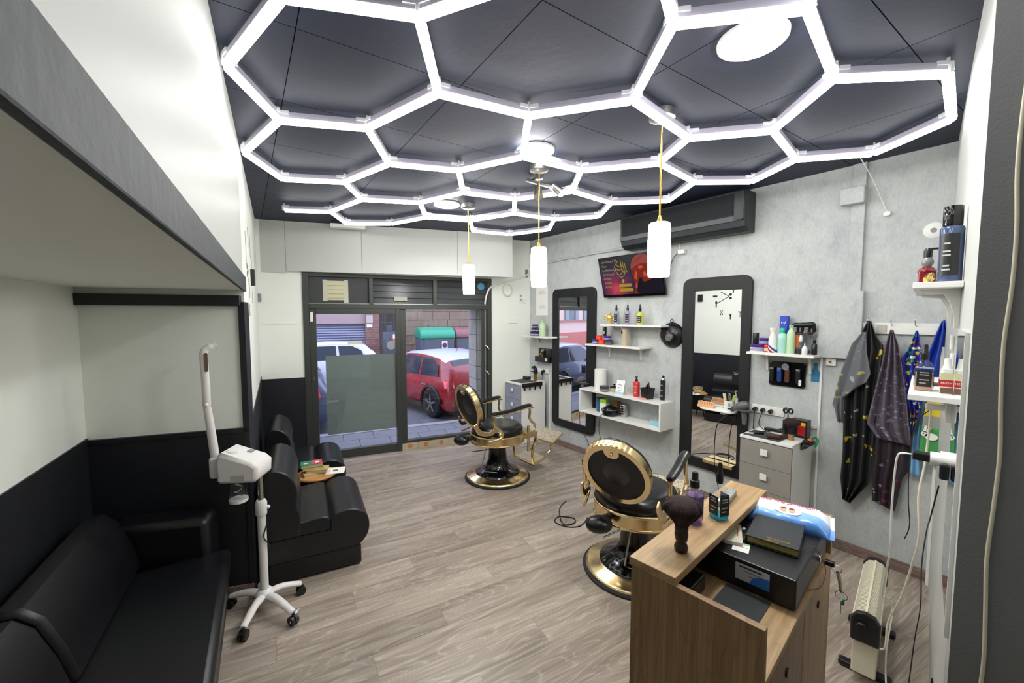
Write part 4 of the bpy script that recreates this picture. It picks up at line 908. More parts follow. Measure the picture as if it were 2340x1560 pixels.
# ---- shelves on the return wall
def rshelf(u0, u1, d, z, label):
    t = thing('wall_shelf', label, 'shelf', (0, 0, 0), 0, 'white shelves on the return wall')
    mb(MR).box(u0, 0.001, z-.022, u1, d, z).build('board', 'white_lac', t, bevel=.002)
    for u in ((u0+.12, u1-.14) if z > 1.6 else (u0+.12,)):
        b = mb(MR); b.prism([(0.001, z-.022), (d*.85, z-.022), (d*.85, z-.034), (d*.35, z-.040), (.03, z-.07), (.018, z-.12), (.014, z-.17), (0.001, z-.17)], u-.009, u+.009, 'yz'); b.build('bracket', 'white_plastic', t, bevel=.002)
rshelf(0.70, 1.60, 0.13, 1.87, 'high white wall shelf with the big blue bottle, right edge')
rshelf(0.92, 1.60, 0.125, 1.45, 'low white wall shelf in front of the hanging capes')
def rp(u, n, z): return tuple(MR @ Vector((u, n, z)))
t = thing('cologne_bottle', 'large blue cologne bottle with black cap on the high shelf', 'bottle', rp(1.52, 0.036, 1.8702), R(60))
t.scale = (.86, .86, .95)
mat('blue_liquid', '#46577a', 0.08, trans=.3)
mb().lathe([(.0, 0), (.036, 0), (.038, .006), (.038, .205), (.035, .212), (.030, .215), (0, .215)], 30).build('bottle_body', 'blue_liquid', t, smooth=True)
l_ = mb().prism([(.0388*math.cos(R(a)), .0388*math.sin(R(a))) for a in range(70, 171, 8)]+[(.0382*math.cos(R(a)), .0382*math.sin(R(a))) for a in range(166, 69, -8)], .025, .185).build('label', 'label_black', t)
for z0, w_ in ((.145, .02), (.115, .024), (.10, .026), (.06, .02), (.045, .026)):
    mb(Matrix.Rotation(R(108), 4, 'Z')).box(.0385, -w_/2, z0, .0395, w_/2, z0+.006).build('print_line', 'label_print', l_)
mb().lathe([(.030, .216), (.031, .22), (.031, .288), (.028, .292), (0, .292)], 28).build('cap', 'black_gloss', t, smooth=True)
t = thing('pump_bottle', 'dark red pump bottle on the high shelf', 'bottle', rp(1.40, 0.095, 1.8702), R(-80))
mb().rbox(-.026, -.026, 0, .026, .026, .052, .008).build('bottle_body', mat('dark_red', '#6e1620', .2), t, smooth=True)
mb().lathe([(.03, .052), (.022, .066), (.012, .072), (0, .072)], 20).build('shoulder', mat('dark_red', '#6e1620', .2), t, smooth=True)
mb().lathe([(.011, .07), (.018, .082), (.0185, .094), (.013, .106), (.010, .112), (0, .112)], 18).build('ribbed_neck', mat('ribbed', '#77787a', .3, var=.5, vscale=200), t, smooth=True)
mb().lathe([(.013, .110), (.0135, .135), (.009, .145), (0, .146)], 16).build('pump', 'black_plastic', t, smooth=True)
mb().tube([(0, 0, .142), (.03, .0, .142), (.042, 0, .137)], .0045, 8).build('spout', 'black_plastic', t, smooth=True)
t = thing('gold_ornament', 'small crumpled gold foil ornament beside the red pump bottle', 'ornament', rp(1.50, 0.088, 1.8702))
t.scale = (.6, .6, .6)
random.seed(5)
mb().grid(lambda u, v: ((.028+.012*math.sin(u*25+v*9))*math.cos(u*6.283)*math.sin(.3+v*1.9), (.02+.010*math.cos(u*19))*math.sin(u*6.283)*math.sin(.3+v*1.9), .05*v*(1+.35*math.sin(u*13))), 24, 6).build('foil', 'gold_ceramic', t, solid=.002)
t = thing('bottle_cap', 'flat black cap lying on the edge of the high shelf', 'cap', rp(1.12, .115, 1.8702)); mb().lathe([(.016, 0), (.016, .006), (0, .006)], 16).build('disc', 'black_plastic', t)
square_bottle('cologne_bottle', 'square black-label bottle with peach liquid on the low shelf', rp(1.45, 0.085, 1.4502), R(-80), .0265, .125, 'peach_liquid', .07, .058, .012)
t = thing('tin_lid', 'flat dark lid lying behind the peach bottle', 'lid', rp(1.25, .065, 1.4502)); mb().lathe([(.04, 0), (.04, .006), (.036, .009), (0, .009)], 24).build('disc', mat('lid_dark', '#3b3c3c', .4), t, smooth=True)
t = thing('freshener_bottle', 'white and red freshener bottle at the wall end of the low shelf', 'bottle', rp(1.50, 0.024, 1.4502), R(-80))
mb().rbox(-.017, -.02, 0, .017, .02, .095, .008).build('bottle_body', 'white_plastic', t, smooth=True); mb().lathe([(.015, .095), (.011, .11), (.009, .135), (0, .136)], 16).build('cap', 'white_plastic', t, smooth=True)
lb = mb().box(-.0175, -.0206, .03, .0175, -.0195, .055).box(-.0206, -.017, .03, -.0175, .017, .055).build('label', mat('label_red', '#b3231f', .4), t)
mb().box(-.0175, -.0206, .056, .0175, -.0195, .082).build('label', mat('label_cream', '#c9c79a', .5), t); mb().box(-.0175, -.0206, .004, .0175, -.0195, .026).build('label', mat('label_brown', '#6b4a38', .5), t)
text('FRESH', .011, (-.0165, -.021, .040), (R(90), 0, 0), 'paper_white', lb)

# ---- sockets, chargers and cables on the return wall
def rbox(name, m, u0, n0, z0, u1, n1, z1, parent=None, bevel=.004): return mb(MR).box(u0, n0, z0, u1, n1, z1).build(name, m, parent, bevel=bevel)
t = thing('wall_socket', 'white socket with a white adaptor on the return wall under the low shelf', 'socket', (0, 0, 0)); rbox('plate', 'white_plastic', 1.36, 0.0, 1.33, 1.44, .022, 1.42, t); rbox('plug', 'white_plastic', 1.38, .022, 1.37, 1.42, .075, 1.39, t)
t = thing('wall_switch', 'white stacked switch plates above the low shelf', 'switch', (0, 0, 0)); rbox('plate', 'white_plastic', 1.10, 0.0, 1.60, 1.19, .012, 1.66, t); rbox('plate', 'white_plastic', 1.24, 0.0, 1.53, 1.30, .012, 1.59, t)
t = thing('plug_adaptor', 'round white travel adaptor holding two black plugs', 'adaptor', (0, 0, 0))
b = mb(MR); b.tube([(1.62, .0, 1.225), (1.62, .03, 1.225)], .031, 20); b.tube([(1.62, .028, 1.225), (1.62, .056, 1.225)], .024, 20); b.build('body', 'white_plastic', t, smooth=True)
b = mb(MR); b.box(1.60, .056, 1.212, 1.64, .102, 1.24); b.build('black_plug', 'black_plastic', t, bevel=.004)
b = mb(MR); b.box(1.655, .008, 1.17, 1.69, .032, 1.225); b.build('black_plug', 'black_plastic', t, bevel=.006)
def rcable(name, label, pts, r, m): 
    b = mb(MR); b.tube(smoothpath(pts, 6), r, 8); return tag(b.build(name, m, smooth=True), label, 'cable')
rcable('charging_cable', 'white charging cable hanging in front of the patterned grey cape', [(1.62, .10, 1.226), (1.62, .125, 1.225), (1.62, .142, 1.21), (1.61, .148, 1.12), (1.60, .15, .97), (1.58, .148, .82), (1.50, .16, .66), (1.35, .17, .50), (1.20, .165, .42), (1.10, .14, .32), (1.2, .15, .16), (1.3, .14, .06), (1.25, .12, .008)], .0033, 'white_plastic')
rcable('heater_cable', 'cream mains cable dropping from the white adaptor to the heater', [(1.40, .06, 1.372), (1.40, .06, 1.30), (1.42, .066, 1.15), (1.45, .078, 1.02), (1.48, .07, .86), (1.45, .085, .72), (1.40, .11, .55), (1.36, .145, .40), (1.36, .15, .28), (1.33, .165, .24)], .0038, 'cream_plastic')
rcable('black_cable', 'thin black cable hanging down the return wall corner', [(1.66, .03, 1.14), (1.62, .045, 1.0), (1.5, .05, .9), (1.36, .055, .70), (1.32, .05, .5), (1.25, .06, .3), (1.3, .07, .12), (1.25, .08, .008)], .0022, 'black_plastic')
rcable('thin_black_lead', 'thin black lead with a dangling plug between the two pale cables', [(0.95, .05, 1.30), (0.96, .10, 1.22), (0.98, .115, 1.05), (1.0, .11, .85), (1.0, .10, .72), (1.0, .115, .645)], .0022, 'black_plastic')
t = thing('jack_plug', 'small black jack plug dangling low on the white return wall', 'plug', rp(1.62, .012, .36)); mb().tube([(0, 0, .035), (0, 0, .0), (0.004, 0, -.012)], [.0025, .006, .005], 8).build('plug_body', 'black_plastic', t, smooth=True)
# ================================================================ RIGHT WALL
RW = R(-90)          # things on the right wall: local x = to the viewer's right, local y = into the wall
def wthing(name, label, cat, y, z, off=0.0, group=None): return thing(name, label, cat, (XR-off, y, z), RW, group)

# ---- tall mirrors
def tall_mirror(y0, y1, z0, z1, iy0, iy1, iz0, iz1, label):
    t = wthing('tall_mirror', label, 'mirror', (y0+y1)/2, z0, 0.0, 'black framed tall mirrors'); c = (y0+y1)/2
    o_ = rrect(-(y1-y0)/2, 0, (y1-y0)/2, z1-z0, .075, 5); i_ = rrect(c-iy1, iz0-z0, c-iy0, iz1-z0, .003, 5)
    mb().ring(o_, i_, -0.028, -0.002, 'xz').build('frame', 'black_matte', t, bevel=.004)
    mb().box(c-iy1-.004, -0.012, iz0-z0-.004, c-iy0+.004, -0.006, iz1-z0+.004).build('mirror_glass', 'mirror', t)
    return t
m1 = tall_mirror(3.335, 4.10, 0.268, 2.09, 3.475, 3.99, 0.363, 1.98, 'tall black framed mirror nearest the front corner')
m2 = tall_mirror(1.585, 2.215, 0.295, 2.095, 1.67, 2.104, 0.39, 1.973, 'tall black framed mirror behind the desk, reflecting the left wall')
def notice(y, z, w_, h_, label):
    t = wthing('mirror_sticker', label, 'sticker', y, z, 0.0125)
    mb().box(-w_/2, -.0012, 0, w_/2, -.0002, h_).build('card', 'black_plastic', t)
    for k, ww in enumerate((.6, .45)): mb().box(-w_*ww/2, -.0018, h_*(.86-.1*k), w_*ww/2, -.001, h_*(.90-.1*k)).build('print_line', 'label_print', t)
notice(1.70, 1.135, .065, .12, 'small black card sticker at the right of the mirror behind the desk')
notice(3.53, 1.03, .07, .10, 'small black card sticker low on the mirror nearest the front corner')

# ---- television
tv = thing('television', 'wall-mounted television tilted down with a dark red picture', 'television', (0, 0, 0))
tv.matrix_world = Matrix(((0, .969, -.248, 3.665), (-1, 0, 0, 2.785), (0, .248, .969, 1.948), (0, 0, 0, 1)))
mb().box(-.40, 0.0, 0, .40, .035, .452).build('casing', 'black_gloss', tv, bevel=.004)
def screen_mat():
    m = mat('tv_screen', '#14131d', 0.15); t, n, l, b = nodes(m)
    g = n.new('ShaderNodeTexCoord'); mp = n.new('ShaderNodeMapping'); mp.inputs['Location'].default_value = (0.20, 0, -.10); mp.inputs['Scale'].default_value = (1, 1, 1.1)
    l.new(g.outputs['Object'], mp.inputs['Vector'])
    gr = n.new('ShaderNodeVectorMath'); gr.operation = 'LENGTH'; l.new(mp.outputs['Vector'], gr.inputs[0])
    no = n.new('ShaderNodeTexNoise'); no.inputs['Scale'].default_value = 7; l.new(g.outputs['Object'], no.inputs['Vector'])
    ad = n.new('ShaderNodeMath'); ad.operation = 'MULTIPLY_ADD'; ad.inputs[1].default_value = .25; l.new(no.outputs['Fac'], ad.inputs[0]); l.new(gr.outputs['Value'], ad.inputs[2])
    r = ramp(t, [(0.13, '#c23a52'), (0.24, '#7a2440'), (0.34, '#3a2040'), (0.46, '#16161f')]); l.new(ad.outputs[0], r.inputs['Fac'])
    b.inputs['Base Color'].default_value = (0.01, 0.01, 0.012, 1); l.new(r.outputs['Color'], b.inputs['Emission Color']); b.inputs['Emission Strength'].default_value = 0.55
screen_mat()
emit('tv_gold', lin('#a8902f')[:3], 0.55); emit('tv_text', lin('#a39a70')[:3], 0.5); emit('tv_skin', lin('#8f3226')[:3], 0.45); emit('tv_light', lin('#c85a44')[:3], 0.5); emit('tv_turban', lin('#8f4a42')[:3], 0.6); emit('tv_dark', lin('#1a1720')[:3], 0.8); emit('tv_fold', lin('#6b2420')[:3], .8)
sc = mb().box(-.39, -.0012, .03, .39, 0.0, .443).build('screen', 'tv_screen', tv)
mb().box(-.39, -.002, .006, .39, .0, .022).build('bottom_bezel', 'black_gloss', tv)
mb().box(-.06, .012, -.006, .12, .03, .0).build('sensor_bar', 'chrome', tv)
def scr(name, poly, m, d=.0022): return mb().prism(poly, -d, -d+.0006, 'xz').build(name, m, sc)
scr('picture_head', [(.045, .03), (.06, .10), (.055, .17), (.035, .25), (.04, .31), (.07, .36), (.12, .385), (.20, .38), (.26, .33), (.28, .25), (.27, .15), (.25, .03)], 'tv_skin')
scr('picture_beard', [(.075, .06), (.09, .13), (.12, .20), (.15, .20), (.17, .15), (.22, .16), (.39, .22), (.39, .032), (.09, .032)], 'tv_dark', .0028)
scr('picture_turban', [(.03, .29), (.035, .34), (.065, .40), (.12, .435), (.22, .435), (.29, .38), (.30, .31), (.24, .345), (.16, .345), (.09, .325)], 'tv_turban', .0032)
for k in range(3): scr('picture_fold', bar(.06+.03*k, .345+.012*k, .14+.03*k, .415+.005*k, .004), 'tv_fold', .0036)
scr('picture_eye', bar(.075, .27, .125, .285, .012), 'tv_fold', .0036)
for poly in ([(.06, .20), (.075, .26), (.09, .30), (.10, .24), (.085, .18)], [(.11, .31), (.16, .33), (.19, .30), (.14, .29)], [(.06, .10), (.075, .15), (.09, .13), (.085, .09)], [(.17, .24), (.20, .27), (.215, .22), (.185, .20)]): scr('picture_light', poly, 'tv_light', .0026)
m = mb()
for st_pts in ([(-.13, .40), (-.15, .36), (-.10, .33), (-.09, .37)], [(-.16, .37), (-.18, .33), (-.13, .30), (-.10, .31)], [(-.09, .40), (-.085, .33), (-.07, .27)], [(-.065, .385), (-.06, .32), (-.04, .26)], [(-.04, .37), (-.035, .31), (-.02, .27)],
               [(-.17, .30), (-.15, .26), (-.11, .25), (-.08, .29), (-.11, .31)], [(-.14, .24), (-.11, .22), (-.07, .235), (-.05, .27)], [(-.19, .28), (-.16, .32)]):
    m.tube([(x, -.003, z) for x, z in [tuple(p)[:2] for p in smoothpath([(a, b_, 0) for a, b_ in st_pts], 4)]], .0035, 5)
m.build('calligraphy', 'tv_gold', sc)
scr('leaf_mark', [(-.09, .15), (-.075, .17), (-.085, .20), (-.105, .19), (-.108, .165)], 'tv_text')
for z0 in (.062, .112):
    q = scr('caption_bar', [(-.15, z0), (.01+.015*(z0 < .1), z0), (.01+.015*(z0 < .1), z0+.034), (-.15, z0+.034)], 'tv_gold')
for k, s_ in enumerate(('Ajan Edward TE', 'Yasin', 'Ar-Rahmaan', 'Al-Waaqiah', 'Al-Mulk', 'Annaba', 'Al-Fajr')):
    text(s_, .034, (-.365+.003*k, -.0024, .392-.047*k), (R(90), 0, 0), 'tv_text', sc, ext=.0002)
tag(tv)

# ---- air conditioner
ac = wthing('air_conditioner', 'black wall air conditioner with a louvred front', 'air conditioner', 2.22, 2.44)
mb().prism([(-.001, .0), (-.12, .0), (-.175, .04), (-.195, .10), (-.20, .335), (-.001, .335)], -.63, .63, 'yz').build('body', mat('ac_black', '#26292d', .45), ac, bevel=.012)
gl = mb().box(-.60, -.206, .135, .535, -.199, .315).build('grille', mat('grille_black', '#1a1c1f', .6), ac)
for k in range(30):
    z = .140+k*.0058
    mb().prism([(-.2065, z), (-.211, z+.0012), (-.2065, z+.0032)], -.60, .535, 'yz').build('slat', mat('ac_slat', '#2d3136', .4), gl)
mb().box(-.62, -.205, .085, .60, -.196, .128).build('control_strip', mat('ac_strip', '#3a4045', .35), ac, bevel=.002)
mb(Matrix.Translation((0, -.165, .03)) @ Matrix.Rotation(R(-35), 4, 'X')).box(-.58, -.004, 0, .58, .004, .045).build('flap', mat('ac_flap', '#17191c', .4), ac)
mb().box(.545, -.209, .09, .625, -.19, .325).build('end_panel', mat('ac_end', '#23262a', .4), ac, bevel=.006)
t = wthing('tv_plug', 'white plug and socket with hanging lead right of the television', 'plug', 2.235, 2.36)
mb().box(-.035, -.05, -.02, .03, -.001, .02).build('socket', 'white_plastic', t, bevel=.005); mb().tube(smoothpath([(-.03, -.03, 0), (-.06, -.03, -.02), (-.10, -.025, -.06), (-.13, -.03, -.16)]), .003, 6).build('black_lead', 'black_plastic', t, smooth=True)
mb().tube(smoothpath([(-.02, -.03, .015), (-.03, -.03, .06), (-.01, -.05, .13)]), .003, 6).build('white_lead', 'white_plastic', t, smooth=True)

# ---- wall shelves
def wshelf(y0, y1, d, z, brk, label, hb=.15, group='white shelves on the concrete wall'):
    t = wthing('wall_shelf', label, 'shelf', (y0+y1)/2, z, 0, group); h = (y1-y0)/2
    mb().box(-h, -d, -.02, h, -.001, 0).build('board', 'white_lac', t, bevel=.002)
    for y in brk:
        x = (y0+y1)/2-y
        mb().prism([(-.001, -.02), (-d*.8, -.02), (-d*.8, -.03), (-d*.3, -.036), (-.03, -.06), (-.016, -hb), (-.001, -hb)], x-.009, x+.009, 'yz').build('bracket', 'white_plastic', t, bevel=.002)
    return t
wshelf(2.335, 3.11, .20, 1.648, (2.45, 2.93), 'white wall shelf under the television, the upper of two')
wshelf(2.575, 3.335, .20, 1.415, (2.69, 3.12), 'white wall shelf under the television, the lower of two')
wshelf(1.075, 1.54, .20, 1.452, (1.15, 1.45), 'white wall shelf of toiletries right of the desk mirror', .16)
t = wshelf(4.00, 4.52, .20, 1.462, (4.10, 4.40), 'white corner shelf above the small drawer unit by the window', .10)

# ---- generic toiletries
def jar(x, y, z, r, h, body, lid, label, name='pomade_jar', cat='jar', group=None, band=None):
    t = thing(name, label, cat, (x, y, z), 0, group)
    mb().lathe([(r*.96, 0), (r, .003), (r, h*.62), (r*.97, h*.64), (0, h*.64)], 24).build('jar_body', body, t, smooth=True)
    mb().lathe([(r*1.02, h*.60), (r*1.03, h*.62), (r*1.03, h*.97), (r*.99, h), (0, h)], 24).build('lid', lid, t, smooth=True)
    mb().lathe([(r*1.005, h*.12), (r*1.012, h*.13), (r*1.012, h*.48), (r*1.005, h*.5)], 24).build('label_band', band or 'lilac_print', t, smooth=True)
    return t
def bottle(name, label, loc, prof, body, cap, capm, cat='bottle', lab=None, group=None, pump=False, spray=False, sx=1, sy=1):
    t = thing(name, label, cat, loc, 0, group)
    mb().lathe(prof, 22, sx=sx, sy=sy).build('bottle_body', body, t, smooth=True)
    if cap: mb().lathe(cap, 16).build('cap' if not spray else 'spray_head', capm, t, smooth=True)
    if lab:
        z0, z1, r, m, a0, a1 = lab
        out = [(r*math.cos(R(a)), r*math.sin(R(a))) for a in range(a0, a1+1, 10)]; inn = [(r*.985*math.cos(R(a)), r*.985*math.sin(R(a))) for a in range(a1, a0-1, -10)]
        l_ = mb().prism(out+inn, z0, z1).build('label', m, t)
        am = R((a0+a1)/2)
        for k in range(3): mb(Matrix.Rotation(am, 4, 'Z')).box(r*.995, -r*.45, z0+(z1-z0)*(.2+.27*k), r*1.015, r*.45, z0+(z1-z0)*(.2+.27*k)+.006).build('print_line', 'label_print', l_)
    if pump:
        zt = max(p[1] for p in (cap or prof))
        mb().tube([(0, 0, zt-.004), (-.028, -.004, zt-.004), (-.034, -.004, zt-.010)], .004, 8).build('spout', capm, t, smooth=True)
    return t
cyl = lambda r, h, n=.35: [(0, 0), (r*.95, 0), (r, .004), (r, h*.8), (r*.9, h*.86), (r*n, h*.94), (r*n, h)]
X1 = XR-0.10
# upper shelf under the television
z = 1.6482
t = thing('gold_figurine', 'shiny gold figurine at the left end of the upper shelf', 'figurine', (X1, 3.055, z), R(20))
mb().lathe([(0, 0), (.036, 0), (.036, .012), (.018, .022), (.03, .045), (.038, .07), (.03, .10), (.012, .115), (0, .118)], 16).build('body', 'gold_ceramic', t, smooth=True)
for s in (-1, 1): mb().tube(smoothpath([(0, .025*s, .05), (0, .062*s, .06), (0, .055*s, .092), (0, .03*s, .095)]), .007, 8).build('wing', 'gold_ceramic', t, smooth=True)
mb().ball((0, 0, .125), .012, 10, 8).build('finial', 'gold_ceramic', t, smooth=True)
def spray3(y, liq, label, shape, lm='label_black'):
    if shape == 'round': pr = cyl(.0265, .155, .4); cap = [(.0125, .150), (.013, .153), (.0125, .178), (.009, .182), (.009, .205), (.005, .212), (0, .212)]
    else: pr = [(0, 0), (.034, 0), (.036, .004), (.036, .095), (.030, .115), (.013, .130), (.013, .14)]; cap = [(.013, .138), (.015, .142), (.014, .175), (.009, .180), (.0085, .208), (.005, .214), (0, .214)]
    return bottle('spray_bottle', label, (X1, y, z), pr, liq, cap, 'black_plastic', lab=(.02, .115 if shape == 'round' else .09, pr[2][0]*1.015, lm, 150, 240), group='spray bottles on the upper shelf', spray=True)
spray3(2.962, 'greyblue_liquid', 'grey-blue spray bottle on the upper shelf beside the gold figurine', 'round')
spray3(2.809, 'lilac_liquid', 'lilac spray bottle in the middle of the upper shelf', 'round')
spray3(2.650, 'yellow_liquid', 'bright yellow spray bottle on the upper shelf', 'square')
# lower shelf
z = 1.4152
jar(X1, 3.262, z, .036, .05, 'purple_plastic', 'purple_plastic', 'purple pomade jar at the left end of the lower shelf', group='pomade jars on the lower shelf')
jar(X1, 3.165, z, .038, .05, 'orange_plastic', 'orange_plastic', 'orange pomade jar between purple and dark jars on the lower shelf', group='pomade jars on the lower shelf', band='orange_plastic')
jar(X1, 3.055, z, .044, .05, mat('slate_jar', '#33363c', .35), mat('slate_lid', '#3c4046', .35), 'dark grey flat jar on the lower shelf', group='pomade jars on the lower shelf', band=mat('slate_band', '#55585e', .4))
jar(X1, 3.205, z+.0505, .036, .048, 'orange_plastic', 'orange_plastic', 'orange pomade jar stacked on top on the lower shelf', group='pomade jars on the lower shelf', band='orange_plastic')
jar(X1, 3.085, z+.0505, .043, .048, 'purple_plastic', 'purple_plastic', 'purple pomade jar stacked on top on the lower shelf', group='pomade jars on the lower shelf')
bottle('black_canister', 'small black canister standing on the stacked jars', (X1, 3.125, z+.0988), [(0, 0), (.021, 0), (.022, .003), (.022, .06), (0, .06)], 'black_plastic', [(.0225, .061), (.0225, .095), (.02, .098), (0, .098)], 'black_plastic', cat='canister', lab=(.02, .05, .0225, 'label_print', 180, 210))
t = thing('air_freshener', 'beige automatic air freshener on the lower shelf', 'air freshener', (X1, 2.83, z), R(-10))
mb().rbox(-.045, -.038, 0, .045, .038, .16, .03).build('body', 'beige_plastic', t, smooth=True)
mb().lathe([(.046, .155), (.044, .18), (.036, .198), (0, .203)], 20, sy=.85).build('dome', 'beige_plastic', t, smooth=True)
mb(Matrix.Translation((-.045, .01, .145)) @ Matrix.Rotation(R(-90), 4, 'Y')).lathe([(.011, 0), (.011, .004), (0, .004)], 14, sx=1.3).build('nozzle', 'dark_wood', t)

# ---- box shelf
bx = wthing('box_shelf', 'white open wall box shelf between the two mirrors', 'box shelf', 2.84, 0.605)
L2, D2, H2 = .545, .235, .28
for nme, q in (('top_board', (-L2, -D2, H2-.018, L2, -.001, H2)), ('bottom_board', (-L2, -D2, 0, L2, -.001, .018)), ('side_board', (-L2, -D2, .018, -L2+.018, -.001, H2-.018)), ('side_board', (L2-.018, -D2, .018, L2, -.001, H2-.018))):
    mb().box(*q).build(nme, 'white_lac', bx, bevel=.0015)
zt = .605+.2805; zi = .605+.0185; XB = XR-.12
t = thing('paper_roll', 'white paper towel roll standing on the box shelf', 'paper roll', (XB+.01, 3.17, zt)); mb().ring(oval(0, 0, .068, .068, 28), oval(0, 0, .02, .02, 28), 0, .24).build('roll', 'paper_white', t, smooth=True)
jar(XB-.04, 3.07, zt, .05, .062, 'slate_jar', 'slate_lid', 'dark grey round tin at the front of the box shelf top', 'round_tin', 'tin', band=mat('tin_band', '#8a8c8e', .4))
t = thing('shaving_bowl', 'cream shaving bowl with black knobbed lid on the box shelf', 'bowl', (XB+.03, 2.985, zt)); mb().lathe([(0, 0), (.036, 0), (.044, .01), (.046, .045), (0, .045)], 22).build('bowl', mat('bowl_cream', '#b9b48a', .35), t, smooth=True)
mb().lathe([(.047, .045), (.047, .056), (.02, .064), (.007, .066), (.007, .075), (.018, .08), (.018, .086), (0, .088)], 20).build('lid', 'black_plastic', t, smooth=True)
t = thing('card_stand', 'white folded table card on the box shelf', 'table card', (XB-.03, 2.84, zt), RW+R(8))
mb().prism([(-.045, 0), (.0, .155), (.003, .155), (.045, 0), (.042, 0), (.0015, .148), (-.042, 0)], -.05, .05, 'yz').build('card', 'paper_white', t)
for k, w_ in enumerate((.04, .06, .05)): mb(Matrix.Translation((0, -.0315+.009*k*.8, .045+.03*k)) @ Matrix.Rotation(R(-16), 4, 'X')).box(-w_/2, -.002, 0, w_/2, 0, .004).build('print_line', 'grey_ink', t)
mb(Matrix.Translation((0, -.044, .004)) @ Matrix.Rotation(R(-16), 4, 'X')).box(-.049, -.002, 0, .049, -.0008, .03).build('blue_print', mat('pale_blue', '#a8cbe0', .6), t)
bottle('pump_bottle', 'red pump bottle on the box shelf', (XB+.01, 2.67, zt), [(0, 0), (.033, 0), (.034, .004), (.034, .15), (.028, .158), (.012, .162), (.012, .168)], 'red_plastic', [(.014, .166), (.014, .185), (.006, .188), (.006, .20), (.012, .202), (.012, .212), (0, .213)], 'black_plastic', lab=(.02, .135, .0346, mat('red_label', '#d9433c', .4), 150, 240), pump=True)
t = thing('comb_cup', 'black square cup holding dark combs on the box shelf', 'cup', (XB, 2.525, zt), R(-8))
mb().add([(-.04, -.04, 0), (.04, -.04, 0), (.04, .04, 0), (-.04, .04, 0), (-.052, -.052, .112), (.052, -.052, .112), (.052, .052, .112), (-.052, .052, .112), (-.046, -.046, .112), (.046, -.046, .112), (.046, .046, .112), (-.046, .046, .112), (-.036, -.036, .01), (.036, -.036, .01), (.036, .036, .01), (-.036, .036, .01)],
         [(3, 2, 1, 0), (0, 1, 5, 4), (1, 2, 6, 5), (2, 3, 7, 6), (3, 0, 4, 7), (4, 5, 9, 8), (5, 6, 10, 9), (6, 7, 11, 10), (7, 4, 8, 11), (8, 9, 13, 12), (9, 10, 14, 13), (10, 11, 15, 14), (11, 8, 12, 15), (12, 13, 14, 15)]).build('cup_body', 'black_plastic', t)
for k in range(4):
    c_ = thing('comb', ('black comb leaning left in the square cup', 'grey comb in the middle of the square cup', 'dark comb at the back of the square cup', 'black comb with a ring end in the square cup')[k], 'comb', (XB-.01+.012*k, 2.545-.014*k, zt+.012), R(80), 'combs in the square cup')
    c_.rotation_euler = (R(0), R(-14+9*k), R(70+8*k))
    mb().box(-.002, -.014, 0, .002, .002, .15+.008*(k % 2)).build('spine', 'grey_plastic' if k == 1 else 'black_plastic', c_)
    m = mb()
    for q in range(14): m.box(-.0015, .002, .03+q*.008, .0015, .016, .034+q*.008)
    m.build('teeth', 'grey_plastic' if k == 1 else 'black_plastic', c_)
bottle('hairspray_can', 'tall black and silver hairspray can on the box shelf', (XB+.03, 2.366, zt), [(0, 0), (.025, 0), (.026, .004), (.026, .215), (.02, .23), (.012, .236), (0, .236)], 'chrome', [(.011, .235), (.012, .25), (.006, .258), (0, .26)], 'black_plastic', cat='spray can', lab=(.01, .212, .0266, 'label_black', 110, 250))
t = thing('pink_sponge', 'flat pink disc at the front edge of the box shelf', 'sponge', (XB-.06, 2.545, zt)); mb().lathe([(.042, 0), (.043, .006), (.04, .012), (0, .012)], 24).build('disc', mat('pink_soft', '#e89a98', .6), t, smooth=True)
bottle('blue_tub', 'blue tub at the back left inside the box shelf', (XB+.04, 3.19, zi), [(0, 0), (.045, 0), (.047, .004), (.047, .14), (0, .14)], mat('tub_blue', '#2f5f86', .4), [(.048, .14), (.048, .16), (0, .161)], mat('tub_lid', '#1f3f60', .4), cat='tub')
t = thing('carton', 'white and green carton inside the box shelf', 'carton', (XB-.01, 3.085, zi), R(12)); mb().box(-.04, -.038, 0, .04, .038, .125).build('box', 'paper_white', t); mb().box(-.0405, -.0385, .125, .0405, .0385, .165).build('green_top', mat('lime', '#8fc22e', .5), t); mb().box(-.0408, -.012, .03, -.0402, .018, .07).build('print', 'green_plastic', t)
t = thing('brown_block', 'small brown box at the back inside the box shelf', 'box', (XB+.06, 2.97, zi)); mb().box(-.03, -.03, 0, .03, .03, .155).build('box', mat('kraft', '#8a5a36', .6), t, bevel=.002)
t = thing('wax_heater', 'round black wax heater inside the box shelf', 'wax heater', (XB-.03, 2.985, zi)); mb().lathe([(0, 0), (.075, 0), (.088, .015), (.09, .055), (.078, .085), (.05, .105), (.02, .112), (0, .113)], 30).build('body', 'black_gloss', t, smooth=True, angle=70)
mb().lathe([(.0895, .068), (.0905, .07), (.0895, .073)], 30).build('seam_ring', 'grey_plastic', t, smooth=True)
mb().tube(smoothpath([(-.06, .03, .02), (-.09, .06, .0), (-.10, .07, -.06), (-.095, .075, -.2), (-.04, .06, -.36), (.03, .0, -.5), (.08, -.06, -.58)]), .0035, 6).build('power_cord', 'black_plastic', t, smooth=True)
bottle('silver_tin', 'silver and black tin right of the wax heater', (XB+.05, 2.86, zi), [(0, 0), (.044, 0), (.045, .004), (.045, .13), (.04, .138), (0, .14)], 'steel', None, None, cat='tin', lab=(.03, .13, .0457, 'label_black', 170, 210))
t = thing('tissue_box', 'pale blue box at the right end inside the box shelf', 'box', (XB+.02, 2.42, zi), R(0)); mb().box(-.04, -.06, 0, .04, .06, .05).build('box', mat('pale_blue2', '#9cc3d4', .6), t, bevel=.002)
